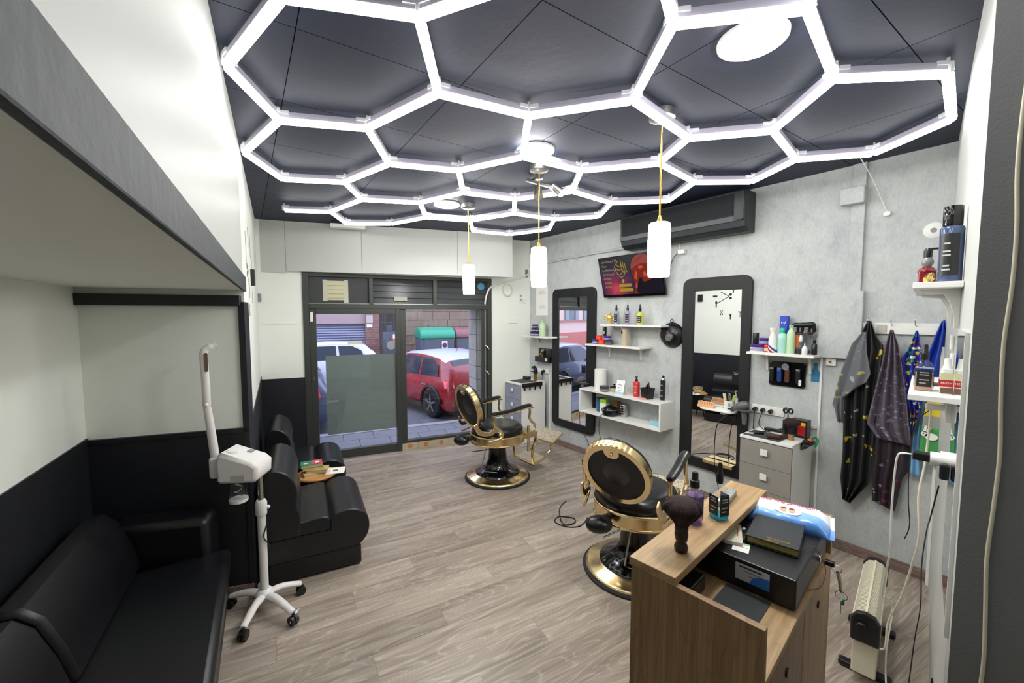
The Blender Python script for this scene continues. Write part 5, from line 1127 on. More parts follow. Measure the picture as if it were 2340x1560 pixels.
# hair dryer on the left end of the box shelf / mirror
def dryer(name, label, y, z, off, rz=0):
    t = wthing(name, label, 'hair dryer', y, z, off)
    mb().tube([(-.055, -.02, .02), (-.02, -.02, .04), (.03, -.02, .062), (.06, -.02, .075)], [.022, .036, .038, .024], 16).build('barrel', 'grey_plastic', t, smooth=True)
    mb().tube([(-.085, -.02, .005), (-.05, -.02, .024)], [.020, .023], 14).build('nozzle', mat('nozzle_dark', '#3b3c3e', .4), t, smooth=True)
    mb().tube([(.02, -.02, .03), (.03, -.02, -.05), (.03, -.02, -.10)], [.022, .02, .017], 14).build('handle', 'grey_plastic', t, smooth=True)
    mb(Matrix.Translation((.025, -.02, .015))).ring(oval(0, 0, .055, .045, 24), oval(0, 0, .030, .028, 24), 0, .010).build('holder_ring', 'grey_plastic', t, smooth=True)
    mb().box(.05, -.03, .0, .085, .03, .012).build('holder_arm', 'grey_plastic', t)
    return t
dryer('hair_dryer', 'grey hair dryer in a holder right of the desk mirror', 1.60, 0.925, .10)
dryer('hair_dryer', 'grey hair dryer in a holder at the left end of the box shelf', 3.47, 0.915, .10)
tag(mb().tube(smoothpath([(XR-.10, 3.50, .87), (XR-.11, 3.50, .60), (XR-.12, 3.47, .38), (XR-.06, 3.42, .22), (XR-.03, 3.36, .05), (XR-.03, 3.3, .02)]), .0035, 6).build('dryer_cord', 'black_plastic', smooth=True), 'black dryer cord hanging in front of the mirror nearest the front corner', 'cable')
tag(mb().tube(smoothpath([(XR-.14, 1.68, .90), (XR-.16, 1.77, .80), (XR-.15, 1.80, .62), (XR-.14, 1.80, .42), (XR-.10, 1.80, .28), (XR-.06, 1.78, .10)]), .004, 6).build('dryer_cord', 'black_plastic', smooth=True), 'black dryer cord hanging in front of the desk mirror', 'cable')
tag(mb().tube(smoothpath([(2.55, 2.36, .004), (2.40, 2.30, .004), (2.30, 2.35, .004), (2.27, 2.47, .004), (2.36, 2.52, .004), (2.44, 2.42, .006), (2.38, 2.36, .006), (2.30, 2.41, .006), (2.46, 2.62, .004), (2.62, 2.70, .004)]), .005, 6).build('floor_cord', 'black_plastic', smooth=True), 'black cord looped on the floor left of the near barber chair', 'cable')

# ---- basin hung on the wall
t = wthing('wash_basin', 'black plastic neck basin hanging on the wall between the mirrors', 'basin', 2.332, 1.55, .0)
m = mb(Matrix.Translation((0, -.012, 0)) @ Matrix.Rotation(R(90), 4, 'X')); m.lathe([(.0, .060), (.06, .055), (.10, .03), (.118, .0), (.125, -.008), (.128, -.002), (.105, .045), (.065, .07), (0, .075)], 36); m.build('bowl', mat('basin_black', '#101113', .3), t, smooth=True)
mb().tube([(.014*math.cos(a), -.02, .142+.016*math.sin(a)) for a in [k*math.pi/8 for k in range(16)]], .004, 6, closed=True).build('hanging_loop', 'black_plastic', t, smooth=True)
mb(Matrix.Translation((.03, -.095, -.02)) @ Matrix.Rotation(R(75), 4, 'X')).lathe([(.045, 0), (.048, .006), (.04, .02), (0, .022)], 20).build('neck_rest', mat('basin_black', '#101113', .3), t, smooth=True)

# ---- toiletries on the right shelf
z = 1.4522; X3 = XR-.10
jar(X3-.03, 1.488, z, .048, .058, 'white_plastic', 'purple_plastic', 'purple-lidded pomade jar at the left end of the toiletries shelf', group='pomade jars on the toiletries shelf')
jar(X3+.02, 1.437, z, .036, .057, 'orange_plastic', 'orange_plastic', 'orange pomade jar behind the striped talc bottle', group='pomade jars on the toiletries shelf', band='white_plastic')
jar(X3+.01, 1.450, z+.0585, .037, .052, 'purple_plastic', 'purple_plastic', 'purple pomade jar stacked on the toiletries shelf', group='pomade jars on the toiletries shelf')
bottle('black_canister', 'small black canister stacked at the left of the toiletries shelf', (X3, 1.512, z+.0585), [(0, 0), (.021, 0), (.022, .003), (.022, .045), (0, .045)], 'black_plastic', [(.0225, .047), (.0225, .088), (.02, .092), (0, .092)], 'black_plastic', cat='canister')
t = thing('talc_bottle', 'white talc bottle with barber pole stripes', 'bottle', (X3-.05, 1.366, z), R(180))
def talc_mat():
    m = mat('barber_stripes', '#e8e8e6', .35); t_, n, l, b = nodes(m)
    g = n.new('ShaderNodeTexCoord'); s = n.new('ShaderNodeSeparateXYZ'); l.new(g.outputs['Object'], s.inputs[0])
    a = n.new('ShaderNodeMath'); a.operation = 'MULTIPLY_ADD'; a.inputs[1].default_value = 0.9; l.new(s.outputs['Y'], a.inputs[0]); l.new(s.outputs['Z'], a.inputs[2])
    q = n.new('ShaderNodeMath'); q.operation = 'MULTIPLY_ADD'; q.inputs[1].default_value = 15.0; q.inputs[2].default_value = .25; l.new(a.outputs[0], q.inputs[0])
    r = ramp(t_, [(0.0, '#e8e8e6'), (0.2, '#b8302a'), (0.55, '#e8e8e6'), (0.72, '#2b3f8c'), (1.0, '#e8e8e6')]); r.color_ramp.interpolation = 'CONSTANT'
    l.new(q.outputs[0], r.inputs['Fac']); l.new(r.outputs['Color'], b.inputs['Base Color'])
talc_mat()
mb().lathe([(0, 0), (.029, 0), (.031, .006), (.030, .05), (.029, .06)], 24).build('striped_base', 'barber_stripes', t, smooth=True)
mb().lathe([(.029, .06), (.030, .09), (.026, .12), (.019, .145), (.019, .165), (.025, .19), (.024, .195), (0, .196)], 24).build('bottle_body', 'white_plastic', t, smooth=True)
t = thing('blue_tube_box', 'tall blue and silver tube box at the back of the toiletries shelf', 'box', (XR-.05, 1.325, z), R(-4)); mb().box(-.018, -.028, 0, .018, .028, .29).build('box', mat('tube_blue', '#2440b8', .35), t, bevel=.002)
mb().prism([(-.028, .10), (.028, .145), (.028, .185), (-.028, .14)], -.0195, -.018, 'yz').build('silver_band', mat('silver_print', '#b9c0cc', .3), t); mb().box(-.0195, -.028, 0, -.018, .028, .10).build('pink_print', mat('pink_foot', '#d6a8b0', .5), t)
m = mb(); m.tube([(-.0195, .016, .245), (-.0195, .008, .225), (-.0195, .0, .24), (-.0195, -.008, .225), (-.0195, -.017, .247)], .0035, 5); m.build('emblem', 'paper_white', t)
bottle('mouthwash_bottle', 'clear aqua bottle with a green cap on the toiletries shelf', (X3-.02, 1.312, z), [(0, 0), (.033, 0), (.035, .004), (.035, .12), (.030, .145), (.015, .158), (.015, .162)], 'aqua_liquid', [(.018, .16), (.0185, .19), (.014, .196), (0, .197)], 'aqua_cap')
bottle('pump_bottle', 'pale green pump bottle on the toiletries shelf', (X3-.03, 1.248, z), [(0, 0), (.026, 0), (.0275, .004), (.0275, .155), (.022, .172), (.013, .185), (.0125, .20)], 'green_bottle', [(.014, .20), (.015, .215), (.010, .219), (0, .22)], 'green_bottle', pump=True)
t = thing('glass_jar', 'square clear glass jar with a wooden lid on the toiletries shelf', 'jar', (XR-.075, 1.185, z), 0); mb().box(-.04, -.043, 0, .04, .043, .145).build('jar_body', 'clear_plastic', t, bevel=.006)
mb().box(-.036, -.039, .004, .036, .039, .03).build('dark_filling', 'dark_wood', t); mb().box(-.046, -.049, .145, .046, .049, .158).build('lid', 'brown_wood', t, bevel=.002); mb().box(-.041, .01, .05, -.0402, .04, .14).build('orange_label', mat('orange_print', '#c4622e', .5), t)
t = thing('panther_figurine', 'black prowling panther figurine standing on the jar lid', 'figurine', (XR-.075, 1.185, z+.1585), RW)
sk = [(-.075, .052), (-.055, .062), (-.02, .06), (.02, .064), (.05, .066), (.066, .055), (.07, .03)]
mb().tube(smoothpath([(x, 0, zz) for x, zz in sk], 3), [.012, .014, .017, .019, .018, .019, .020, .021, .020, .019, .019, .020, .022, .022, .019, .015, .011, .007, .004][:len(smoothpath([(x, 0, zz) for x, zz in sk], 3))], 10).build('body', 'black_plastic', t, smooth=True)
mb().ball((-.078, 0, .052), (.016, .011, .011), 12, 8).build('head', 'black_plastic', t, smooth=True)
for x, zz, dx in ((-.035, .056, -.004), (-.015, .054, .010), (.042, .056, -.006), (.060, .054, .006)):
    mb().tube([(x, .0, zz), (x+dx, 0, .03), (x+dx*.5, 0, .004)], [.014, .010, .008], 8).build('leg', 'black_plastic', t, smooth=True)
mb().tube(smoothpath([(.066, 0, .055), (.078, 0, .03), (.074, 0, .012)]), .004, 6).build('tail', 'black_plastic', t, smooth=True)
for x in (-.03, .048): mb().box(x-.022, -.016, 0, x+.022, .016, .008).build('base_block', 'black_plastic', t)
bottle('spray_bottle', 'small clear spray bottle with a white head on the toiletries shelf', (X3-.06, 1.172, z), [(0, 0), (.018, 0), (.019, .003), (.019, .07), (.010, .085), (.009, .10)], 'clear_plastic', [(.011, .098), (.012, .125), (.008, .13), (.008, .143), (0, .145)], 'white_plastic', spray=True)
bottle('dropper_bottle', 'tiny white pointed dropper bottle on the toiletries shelf', (X3-.07, 1.142, z), [(0, 0), (.017, 0), (.0185, .003), (.0185, .045), (.012, .06), (.006, .066)], 'white_plastic', [(.005, .064), (.004, .08), (.0015, .092), (0, .093)], 'white_plastic')
bottle('pump_bottle', 'small black pump bottle at the right end of the toiletries shelf', (X3-.01, 1.100, z), [(0, 0), (.017, 0), (.018, .003), (.018, .075), (.010, .085), (.010, .09)], 'black_plastic', [(.0105, .088), (.011, .10), (.005, .103), (.009, .106), (.009, .112), (0, .113)], 'black_plastic', pump=True)

# ---- corner shelf
z = 1.4622; XD = XR-.09
mat('dark_purple', '#2e2440', .35)
for k, (y, zz, r, l_) in enumerate(((4.43, 0, .042, 'dark purple pomade jar at the left on the corner shelf'), (4.345, 0, .042, 'dark purple pomade jar beside the pale bottle on the corner shelf'), (4.405, .058, .042, 'dark pomade jar in the second layer on the corner shelf'), (4.32, .058, .04, 'dark pomade jar on top beside the pale bottle on the corner shelf'), (4.385, .108, .042, 'purple pomade jar on top of the pile on the corner shelf'))):
    jar(XD, y, z+zz+.0002*k, r, .055 if zz == 0 else .048, 'dark_purple', 'purple_plastic' if k == 4 else 'dark_purple', l_, group='pomade jars on the corner shelf')
bottle('pump_bottle', 'pale green pump bottle on the corner shelf', (XD-.02, 4.205, z), [(0, 0), (.043, 0), (.046, .004), (.046, .15), (.038, .172), (.016, .185), (.015, .20)], 'green_bottle', [(.019, .20), (.02, .215), (0, .222)], 'green_bottle', pump=True)

# ---- papers taped to the wall
for k, (z0, z1) in enumerate(((1.955, 2.155), (1.745, 1.96))):
    t = wthing('paper_sheet', ('printed white sheet taped to the wall, the upper one', 'printed white sheet taped to the wall, the lower one')[k], 'paper', 4.345, z0, .0015*(2-k), 'taped papers beside the corner mirror')
    mb().box(-.125, -.0012, 0, .125, 0, z1-z0).build('sheet', 'paper_white', t)
    for q in range(4): mb().box(-.08+.01*q, -.0018, (z1-z0)*.45+q*.012, .085-.012*q, -.001, (z1-z0)*.45+q*.012+.003).build('print_line', 'grey_ink', t)

# ---- clipper panels
def clipper(parent, x, z, colr, h=.10):
    b = mb().rbox(x-.016, -.045, z, x+.016, -.017, z+h, .012, axis='y').build('clipper', colr, parent, bevel=.004)
    mb().box(x-.014, -.048, z+h, x+.014, -.03, z+h+.014).build('blade', 'steel', b)
t = wthing('clipper_rack', 'black wall panel of clippers under the toiletries shelf', 'clipper rack', 1.306, 1.275)
mb().rbox(-.127, -.016, -.1, .127, -.001, .098, .012, axis='y').build('panel', 'black_gloss', t)
for k, (x, m_) in enumerate(((-.10, 'black_plastic'), (-.045, mat('clip_blue', '#243a78', .3)), (.01, mat('clip_copper', '#5a3428', .3)), (.085, 'black_plastic'))): clipper(t, x, -.065, m_)
mb(Matrix.Translation((.0, -.05, .062)) @ Matrix.Rotation(R(90), 4, 'X')).lathe([(0, 0), (.026, 0), (.026, .004), (0, .004)], 22).build('round_tag', mat('tag_grey', '#8a9096', .4), t)
mb(Matrix.Translation((-.045, -.05, .03)) @ Matrix.Rotation(R(90), 4, 'X')).lathe([(0, 0), (.013, 0), (.013, .004), (0, .004)], 16).build('blue_badge', mat('badge_blue', '#2c55c8', .3), t)
mb().rbox(.094, -.052, -.08, .112, -.044, -.03, .008, axis='y').build('white_tag', 'white_plastic', t)
for x in (-.118, .118):
    for zz in (-.09, .088): mb(Matrix.Translation((x, -.016, zz)) @ Matrix.Rotation(R(90), 4, 'X')).lathe([(0, 0), (.005, 0), (.005, .002), (0, .002)], 10).build('screw', 'chrome', t)
t = wthing('clipper_rack', 'black wall panel of clippers by the corner mirror', 'clipper rack', 4.262, 1.10)
mb().box(-.135, -.016, .06, .135, -.001, .19).build('panel', 'black_plastic', t); mb().box(-.155, -.07, 0, .135, -.001, .075).build('tray', 'black_plastic', t, bevel=.004)
mb().tube([(-.03, -.04, .07), (-.03, -.04, .15), (.0, -.045, .17)], [.016, .018, .02], 12).build('clipper', 'steel', t, smooth=True); mb().tube([(-.05, -.05, .10), (-.01, -.055, .13)], .016, 10).build('gold_clipper', 'brass', t, smooth=True)
mb().box(.07, -.075, .02, .105, -.065, .06).build('white_tag', 'white_plastic', t)

# ---- hair-brush silhouette and small wall pieces
t = wthing('paint_brush_mark', 'blue bottle-shaped paint mark on the wall beside the shelf', 'paint mark', 1.118, 1.235); mb().prism([(-.028, 0), (.026, 0), (.027, .075), (.018, .095), (.012, .11), (.012, .145), (-.014, .145), (-.014, .11), (-.022, .095), (-.028, .08)], -.0015, -.0003, 'xz').build('paint', mat('paint_blue', '#2a6f96', .6, var=.2, vscale=60), t)
tag(mb().box(XR-.016, 1.072, .255, XR-.001, 1.086, 1.43).build('cable_strip', 'white_plastic'), 'thin white vertical cable strip right of the drawer unit', 'cable strip')
tag(mb().box(XR-.012, 1.09, .875, XR-.001, 1.30, .898).build('cable_strip', 'white_plastic'), 'short white cable strip running to the strip of sockets', 'cable strip')
t = wthing('wall_plate', 'small white plate under the wallpapered casing', 'wall plate', 1.02, 1.40); mb().rbox(-.03, -.02, -.028, .03, -.001, .028, .008, axis='y').build('plate', 'white_plastic', t); mb(Matrix.Translation((-.004, -.021, 0)) @ Matrix.Rotation(R(90), 4, 'X')).lathe([(0, 0), (.009, 0), (.009, .002), (0, .002)], 12).build('dial', 'grey_plastic', t)
t = wthing('ceiling_rose', 'round white blanking plate high on the wall', 'wall plate', .526, 2.286); m = mb(Matrix.Rotation(R(90), 4, 'X')); m.lathe([(0, .006), (.045, .006), (.05, .002), (.05, 0), (0, 0)], 26); m.build('disc', 'white_plastic', t, smooth=True)
mb(Matrix.Translation((0, -.007, 0)) @ Matrix.Rotation(R(90), 4, 'X')).lathe([(.012, 0), (.015, 0), (.015, .002), (.012, .002)], 16).build('raised_ring', 'grey_ink', t)
t = wthing('cord_switch', 'white lamp cord with a small switch hanging from the ceiling light', 'cord switch', .752, 2.43); mb().rbox(-.018, -.028, -.012, .018, -.002, .014, .008, axis='y').build('switch', 'white_plastic', t); mb().tube(smoothpath([(0, -.012, .012), (-.03, -.03, .10), (-.055, -.16, .22), (-.07, -.40, .315)]), .003, 6).build('cord', 'white_plastic', t, smooth=True)
sk_ = wthing('socket_strip', 'row of four white wall sockets above the drawer unit', 'socket', 1.437, .955)
mb().box(-.12, -.014, -.035, .12, -.001, .035).build('plate', 'white_plastic', sk_, bevel=.003)
for k in range(4):
    x = -.09+.06*k; mb(Matrix.Translation((x, -.0145, 0)) @ Matrix.Rotation(R(90), 4, 'X')).lathe([(.018, 0), (.022, 0), (.022, .003), (.018, .003)], 18).build('outlet', 'white_plastic', sk_, smooth=True)
    mb(Matrix.Translation((x, -.0147, 0)) @ Matrix.Rotation(R(90), 4, 'X')).lathe([(0, 0), (.018, 0), (.018, .0008), (0, .0008)], 18).build('outlet_recess', mat('recess_grey', '#b9b9b2', .5), sk_)
    if k < 3: mb().tube([(x, -.016, 0), (x, -.045, -.003), (x+.01, -.06, -.01)], [.017, .016, .008], 12).build('plug', 'black_plastic', sk_, smooth=True)
mb().tube(smoothpath([(-.02, -.06, -.01), (-.03, -.09, -.08), (-.02, -.10, -.12), (.06, -.16, -.14), (.12, -.2, -.135)]), .003, 6).build('lead', 'black_plastic', sk_, smooth=True)
mb().tube(smoothpath([(-.08, -.06, -.01), (-.085, -.06, -.1), (-.09, -.05, -.3)]), .003, 6).build('lead', 'black_plastic', sk_, smooth=True)
t = wthing('socket_strip', 'white double socket with a black plug by the corner mirror', 'socket', 4.31, .97); mb().box(-.13, -.014, -.03, .12, -.001, .03).build('plate', 'white_plastic', t, bevel=.003); mb().tube([(.03, -.014, 0), (.03, -.05, -.005), (.035, -.05, -.05)], [.022, .022, .012], 12).build('plug', 'black_plastic', t, smooth=True)
mb().tube(smoothpath([(.035, -.05, -.05), (.04, -.045, -.20), (.0, -.04, -.40), (.04, -.04, -.52), (.075, -.04, -.44), (.05, -.04, -.24), (.09, -.04, -.50), (.09, -.03, -.75)]), .003, 6).build('lead', 'black_plastic', t, smooth=True)
tag(mb().box(XR-.02, 4.15, .05, XR-.001, 4.17, .95).build('cable_strip', 'white_plastic'), 'white vertical cable strip beside the corner mirror', 'cable strip')

# ---- drawer units
mat('grey_drawer', '#8d8983', .55, var=.12, vscale=9); mat('blue_drawer', '#8c8f9c', .55, var=.08, vscale=9)
def drawer_unit(x0, y0, y1, x1, ztop, n, fm, label):
    t = thing('drawer_unit', label, 'drawer unit', ((x0+x1)/2, (y0+y1)/2, 0), RW, 'white drawer units with grey fronts')
    w_ = (y1-y0)/2; d_ = (x1-x0)/2
    mb().box(-w_, -d_+.016, .04, w_, d_, ztop-.02).build('carcass', 'white_lac', t, bevel=.0015)
    mb().box(-w_+.02, -d_+.03, 0, w_-.02, d_-.02, .04).build('plinth', 'white_lac', t)
    mb().box(-w_-.002, -d_-.004, ztop-.02, w_+.002, d_, ztop).build('top', 'white_lac', t, bevel=.0015)
    hh = (ztop-.026-.045)/n
    for k in range(n):
        z0 = .045+k*hh
        f = mb().box(-w_+.002, -d_, z0+.0015, w_-.002, -d_+.016, z0+hh-.0015).build('drawer', fm, t, bevel=.001)
        mb().box(-.024, -d_-.018, z0+hh*.62-.024, .024, -d_-.012, z0+hh*.62+.024).box(-.008, -d_-.013, z0+hh*.62-.008, .008, -d_, z0+hh*.62+.008).build('knob', 'white_plastic', f, bevel=.001)
    return t
drawer_unit(3.31, 1.112, 1.47, 3.70, .815, 4, 'grey_drawer', 'drawer unit with grey fronts between the desk mirror and the capes')
drawer_unit(3.235, 4.205, 4.555, 3.66, .845, 4, 'blue_drawer', 'drawer unit with bluish fronts in the front corner')
# things on the near unit
z = .8153
t = thing('desk_mat', 'dark grey mat on the drawer unit', 'mat', (3.43, 1.345, z), RW); mb().box(-.115, -.105, 0, .14, .10, .002).build('sheet', mat('mat_slate', '#3f4446', .8), t)
t = thing('razor', 'folding razor with white and black handle on the mat', 'razor', (3.40, 1.40, z+.0025), RW+R(35)); mb().box(-.06, -.008, 0, -.01, .008, .008).build('white_handle', 'white_plastic', t, bevel=.002); mb().tube([(-.01, 0, .008), (.03, 0, .014), (.06, 0, .012)], [.008, .013, .009], 10).build('black_head', 'black_plastic', t, smooth=True)
t = thing('brush', 'dark brown square club brush lying on the mat', 'brush', (3.39, 1.265, z+.0025), RW+R(25)); mb().rbox(-.045, -.032, .004, .04, .032, .03, .014).build('head', 'brown_wood', t, bevel=.006); mb().tube([(.035, .01, .02), (.065, .025, .02), (.085, .035, .02)], [.012, .011, .014], 10).build('handle', 'brown_wood', t, smooth=True); mb().box(-.04, -.028, 0, .035, .028, .006).build('bristles', 'bristle', t)
t = thing('hair_trimmer', 'slim black hair trimmer lying at the back of the drawer unit', 'trimmer', (3.60, 1.335, z), RW+R(4)); mb().rbox(-.075, -.014, 0, .075, .014, .024, .006).build('body', 'black_plastic', t, bevel=.004); mb().box(.075, -.012, .004, .09, .012, .018).build('blade', 'grey_plastic', t)
mb().tube(smoothpath([(.02, -.01, .02), (.045, -.01, .04), (.06, 0, .03), (.04, .01, .026), (-.02, -.03, .006), (-.06, -.09, .006)]), .003, 6).build('lead', 'black_plastic', t, smooth=True)
t = thing('neck_brush', 'dark neck duster brush with a light wooden foot on the drawer unit', 'brush', (3.46, 1.175, z)); mb().lathe([(0, 0), (.020, 0), (.021, .006), (.0195, .03), (.019, .045)], 20).build('wooden_foot', mat('light_wood', '#9c7248', .45), t, smooth=True); mb().lathe([(.019, .044), (.018, .07), (.022, .09), (0, .09)], 18).build('handle', 'black_plastic', t, smooth=True)
mb().lathe([(.021, .088), (.035, .105), (.056, .125), (.054, .142), (.035, .158), (0, .165)], 28).build('bristles', 'bristle', t, smooth=True)
t = thing('machine_box', 'black and red product box at the back of the drawer unit', 'box', (3.61, 1.165, z), RW); mb().box(-.055, -.04, 0, .055, .04, .135).build('box', 'black_plastic', t, bevel=.002); mb().box(-.005, -.0415, .02, .045, -.0395, .10).build('red_print', mat('box_red', '#b81f22', .4), t); mb().box(.015, -.042, .095, .045, -.0405, .12).build('yellow_print', mat('box_yellow', '#d8b420', .4), t)
t = thing('scissor_cup', 'dark cup of scissors behind the neck brush', 'cup', (3.585, 1.245, z)); mb().lathe([(.03, 0), (.032, .004), (.032, .115), (.029, .115), (.028, .01), (0, .01)], 18).build('cup_body', 'black_plastic', t, smooth=True)
for k in range(4):
    s = thing('scissors', ('black scissors leaning left in the cup', 'black scissors upright in the cup', 'black scissors with large rings in the cup', 'black scissors leaning right in the cup')[k], 'scissors', (3.585+.008*(k % 2), 1.262-.012*k, z+.012), 0, 'scissors in the dark cup')
    s.rotation_euler = (R(-12+9*k), R(4-3*k), RW+R(5*k))
    mb().box(-.003, -.001, 0, .003, .001, .155).build('blades', 'steel', s)
    for sx_ in (-1, 1): mb().tube([(.016*sx_+.014*math.cos(a), 0, .172+.019*math.sin(a)+.006*k) for a in [q*math.pi/7 for q in range(14)]], .0028, 6, closed=True).build('finger_ring', 'black_plastic', s, smooth=True)
t = thing('clip_tray', 'dark side tray with clippers and a green lead on the drawer unit', 'tray', (3.52, 1.085, z-.012), RW); mb().box(-.022, -.07, -.01, .03, .09, 0).box(-.022, -.07, -.045, -.012, -.03, 0).box(-.022, .0, -.05, -.012, .05, 0).build('tray', mat('tray_dark', '#33353a', .5), t)
mb().rbox(-.018, -.06, 0, .022, .05, .03, .012).build('clipper', 'black_plastic', t, bevel=.006); mb().ball((.02, -.02, .03), (.018, .022, .014), 12, 8).build('orange_part', mat('orange_dull', '#b5613c', .5), t, smooth=True); mb().tube(smoothpath([(.0, .04, .02), (.03, .06, .035), (.05, .03, .02), (.045, .0, -.02)]), .008, 8).build('green_lead', 'green_plastic', t, smooth=True)
# mirror shelf with mug and curlers
t = wthing('mirror_shelf', 'small white tray shelf fixed in front of the desk mirror', 'shelf', 1.80, .915, .03); mb().rbox(-.15, -.15, -.014, .15, -.0, 0, .05).build('board', 'white_lac', t, bevel=.003); mb().box(-.01, -.02, -.06, .03, 0, -.014).build('bracket', 'white_plastic', t)
t = thing('mug', 'white printed mug of combs on the mirror shelf', 'mug', (XR-.11, 1.705, .9152)); mb().lathe([(.036, 0), (.038, .004), (.038, .088), (.034, .088), (.033, .008), (0, .008)], 24).build('mug_body', 'paper_white', t, smooth=True)
m = mb(Matrix.Rotation(R(205), 4, 'Z')); m.tube([(.039, .008*math.cos(a)-.0, .055+.014*math.sin(a)) for a in [k*math.pi/6 for k in range(12)]], .0018, 5, closed=True); m.box(.0378, -.012, .018, .039, .012, .030); m.build('portrait_print', 'ink', t)
mb(Matrix.Rotation(R(60), 4, 'Z')).tube(smoothpath([(.036, 0, .07), (.06, 0, .06), (.06, 0, .03), (.036, 0, .02)]), .005, 8).build('handle', 'paper_white', t, smooth=True)
for k, (mm_, l_) in enumerate((('cream_plastic', 'cream round hairbrush in the mug'), ('steel', 'steel comb in the mug'), (mat('lime_tint', '#9db04a', .4), 'lime green comb leaning right in the mug'), ('dark_wood', 'dark brush at the left of the mug'))):
    s = thing('hair_comb', l_, 'comb', (XR-.11+.008*(k % 2), 1.72-.012*k, .925), 0, 'combs in the mug'); s.rotation_euler = (R(-10+14*k if k < 3 else -20), R(-6), 0)
    mb().tube([(0, 0, 0), (0, 0, .075), (0, 0, .13)], [.004, .005, .012 if k in (0, 3) else .006], 8, flat=.6).build('stem', mm_, s, smooth=True)
    mb().box(-.003, -.011, .085, .003, .011, .14).build('comb_head', mm_, s)
t = thing('curler_tray', 'row of peach hair curlers on the mirror shelf', 'hair curlers', (XR-.13, 1.885, .9152), RW+R(6)); mb().rbox(-.085, -.03, 0, .065, .03, .02, .015).build('tray', mat('peach', '#e3b083', .5), t)
for k in range(7): mb().tube([(-.075+.021*k, 0, .018), (-.073+.021*k, 0, .05+.004*(k % 2))], .010, 10).build('curler', 'peach', t, smooth=True)
t = wthing('foot_bar', 'gold foot rail at the bottom of the desk mirror', 'foot rail', 1.80, .40, .03); mb().box(-.135, -.07, -.012, .13, -.0, .02).build('rail', 'gold', t, bevel=.004); mb().box(-.13, -.072, -.02, .125, -.02, -.012).build('tread', 'black_plastic', t)
# things on the corner unit
z = .8453
t = thing('desk_mat', 'dark mat on the corner drawer unit', 'mat', (3.42, 4.38, z), RW); mb().box(-.15, -.14, 0, .14, .12, .002).build('sheet', 'mat_slate', t)
t = thing('clipper_case', 'low dark case at the back of the corner drawer unit', 'case', (3.55, 4.47, z+.0025), RW); mb().rbox(-.06, -.03, 0, .06, .03, .04, .01).build('case_body', 'black_plastic', t, bevel=.006)
t = thing('hair_clipper', 'gold and black hair clipper standing on the corner unit', 'hair clipper', (3.56, 4.29, z), RW); mb().tube([(0, 0, 0), (0, 0, .06), (.0, 0, .12), (-.005, 0, .15)], [.028, .027, .024, .026], 14).build('gold_body', 'brass', t, smooth=True); mb().tube([(.0, 0, .11), (.01, -.01, .16), (-.02, -.01, .19), (-.06, -.01, .18)], [.034, .03, .022, .016], 12).build('black_head', 'black_plastic', t, smooth=True); mb().box(-.09, -.012, .118, -.02, .012, .13).build('comb_guard', 'black_plastic', t)
t = thing('comb_rack', 'dark comb rack hooked on the side of the corner unit', 'comb rack', (3.45, 4.195, z-.03), RW); mb().box(-.02+.02, -.20, -.02, .03, .13, .035).build('rack', 'black_plastic', t, bevel=.003)
for k in range(4): mb().box(.005, -.17+.09*k, -.065, .018, -.155+.09*k, -.02).build('peg', 'black_plastic', t)

# ---- coat rail and capes
t = wthing('coat_rail', 'white coat rail with metal hooks on the wall', 'coat rail', .625, 1.655); mb().box(-.225, -.022, -.035, .205, -.001, .04).build('board', 'white_lac', t, bevel=.002)
for y in (.816, .693, .577, .453): mb().tube(smoothpath([(.625-y, -.022, .02), (.625-y, -.045, .035), (.625-y, -.05, .06), (.625-y, -.045, .07)]), .0035, 6).build('hook', 'chrome', t, smooth=True)
mb().rbox(-.145, -.027, -.028, -.095, -.022, .028, .004, axis='y').build('dial_plate', mat('plate_grey', '#b4b0a2', .5), t)
def smp(L, v):
    f = v*(len(L)-1); i = min(int(f), len(L)-2); q = f-i
    return (L[i][0]+(L[i+1][0]-L[i][0])*q, L[i][1]+(L[i+1][1]-L[i][1])*q)
def cloth(Lp, Rp, depth, folds, amp, ph=0.0, nu=36, nv=30):
    def fn(u, v):
        a, b_ = smp(Lp, v), smp(Rp, v)
        y = a[0]+(b_[0]-a[0])*u; z_ = a[1]+(b_[1]-a[1])*u
        A = amp*(.25+.75*min(1, v*2.2)); return (XR-depth-A*(.5+.5*math.sin(6.283*folds*u+ph+1.1*math.sin(v*3))), y, z_+.008*math.sin(6.283*folds*u+ph)*v)
    return mb().grid(fn, nu, nv)
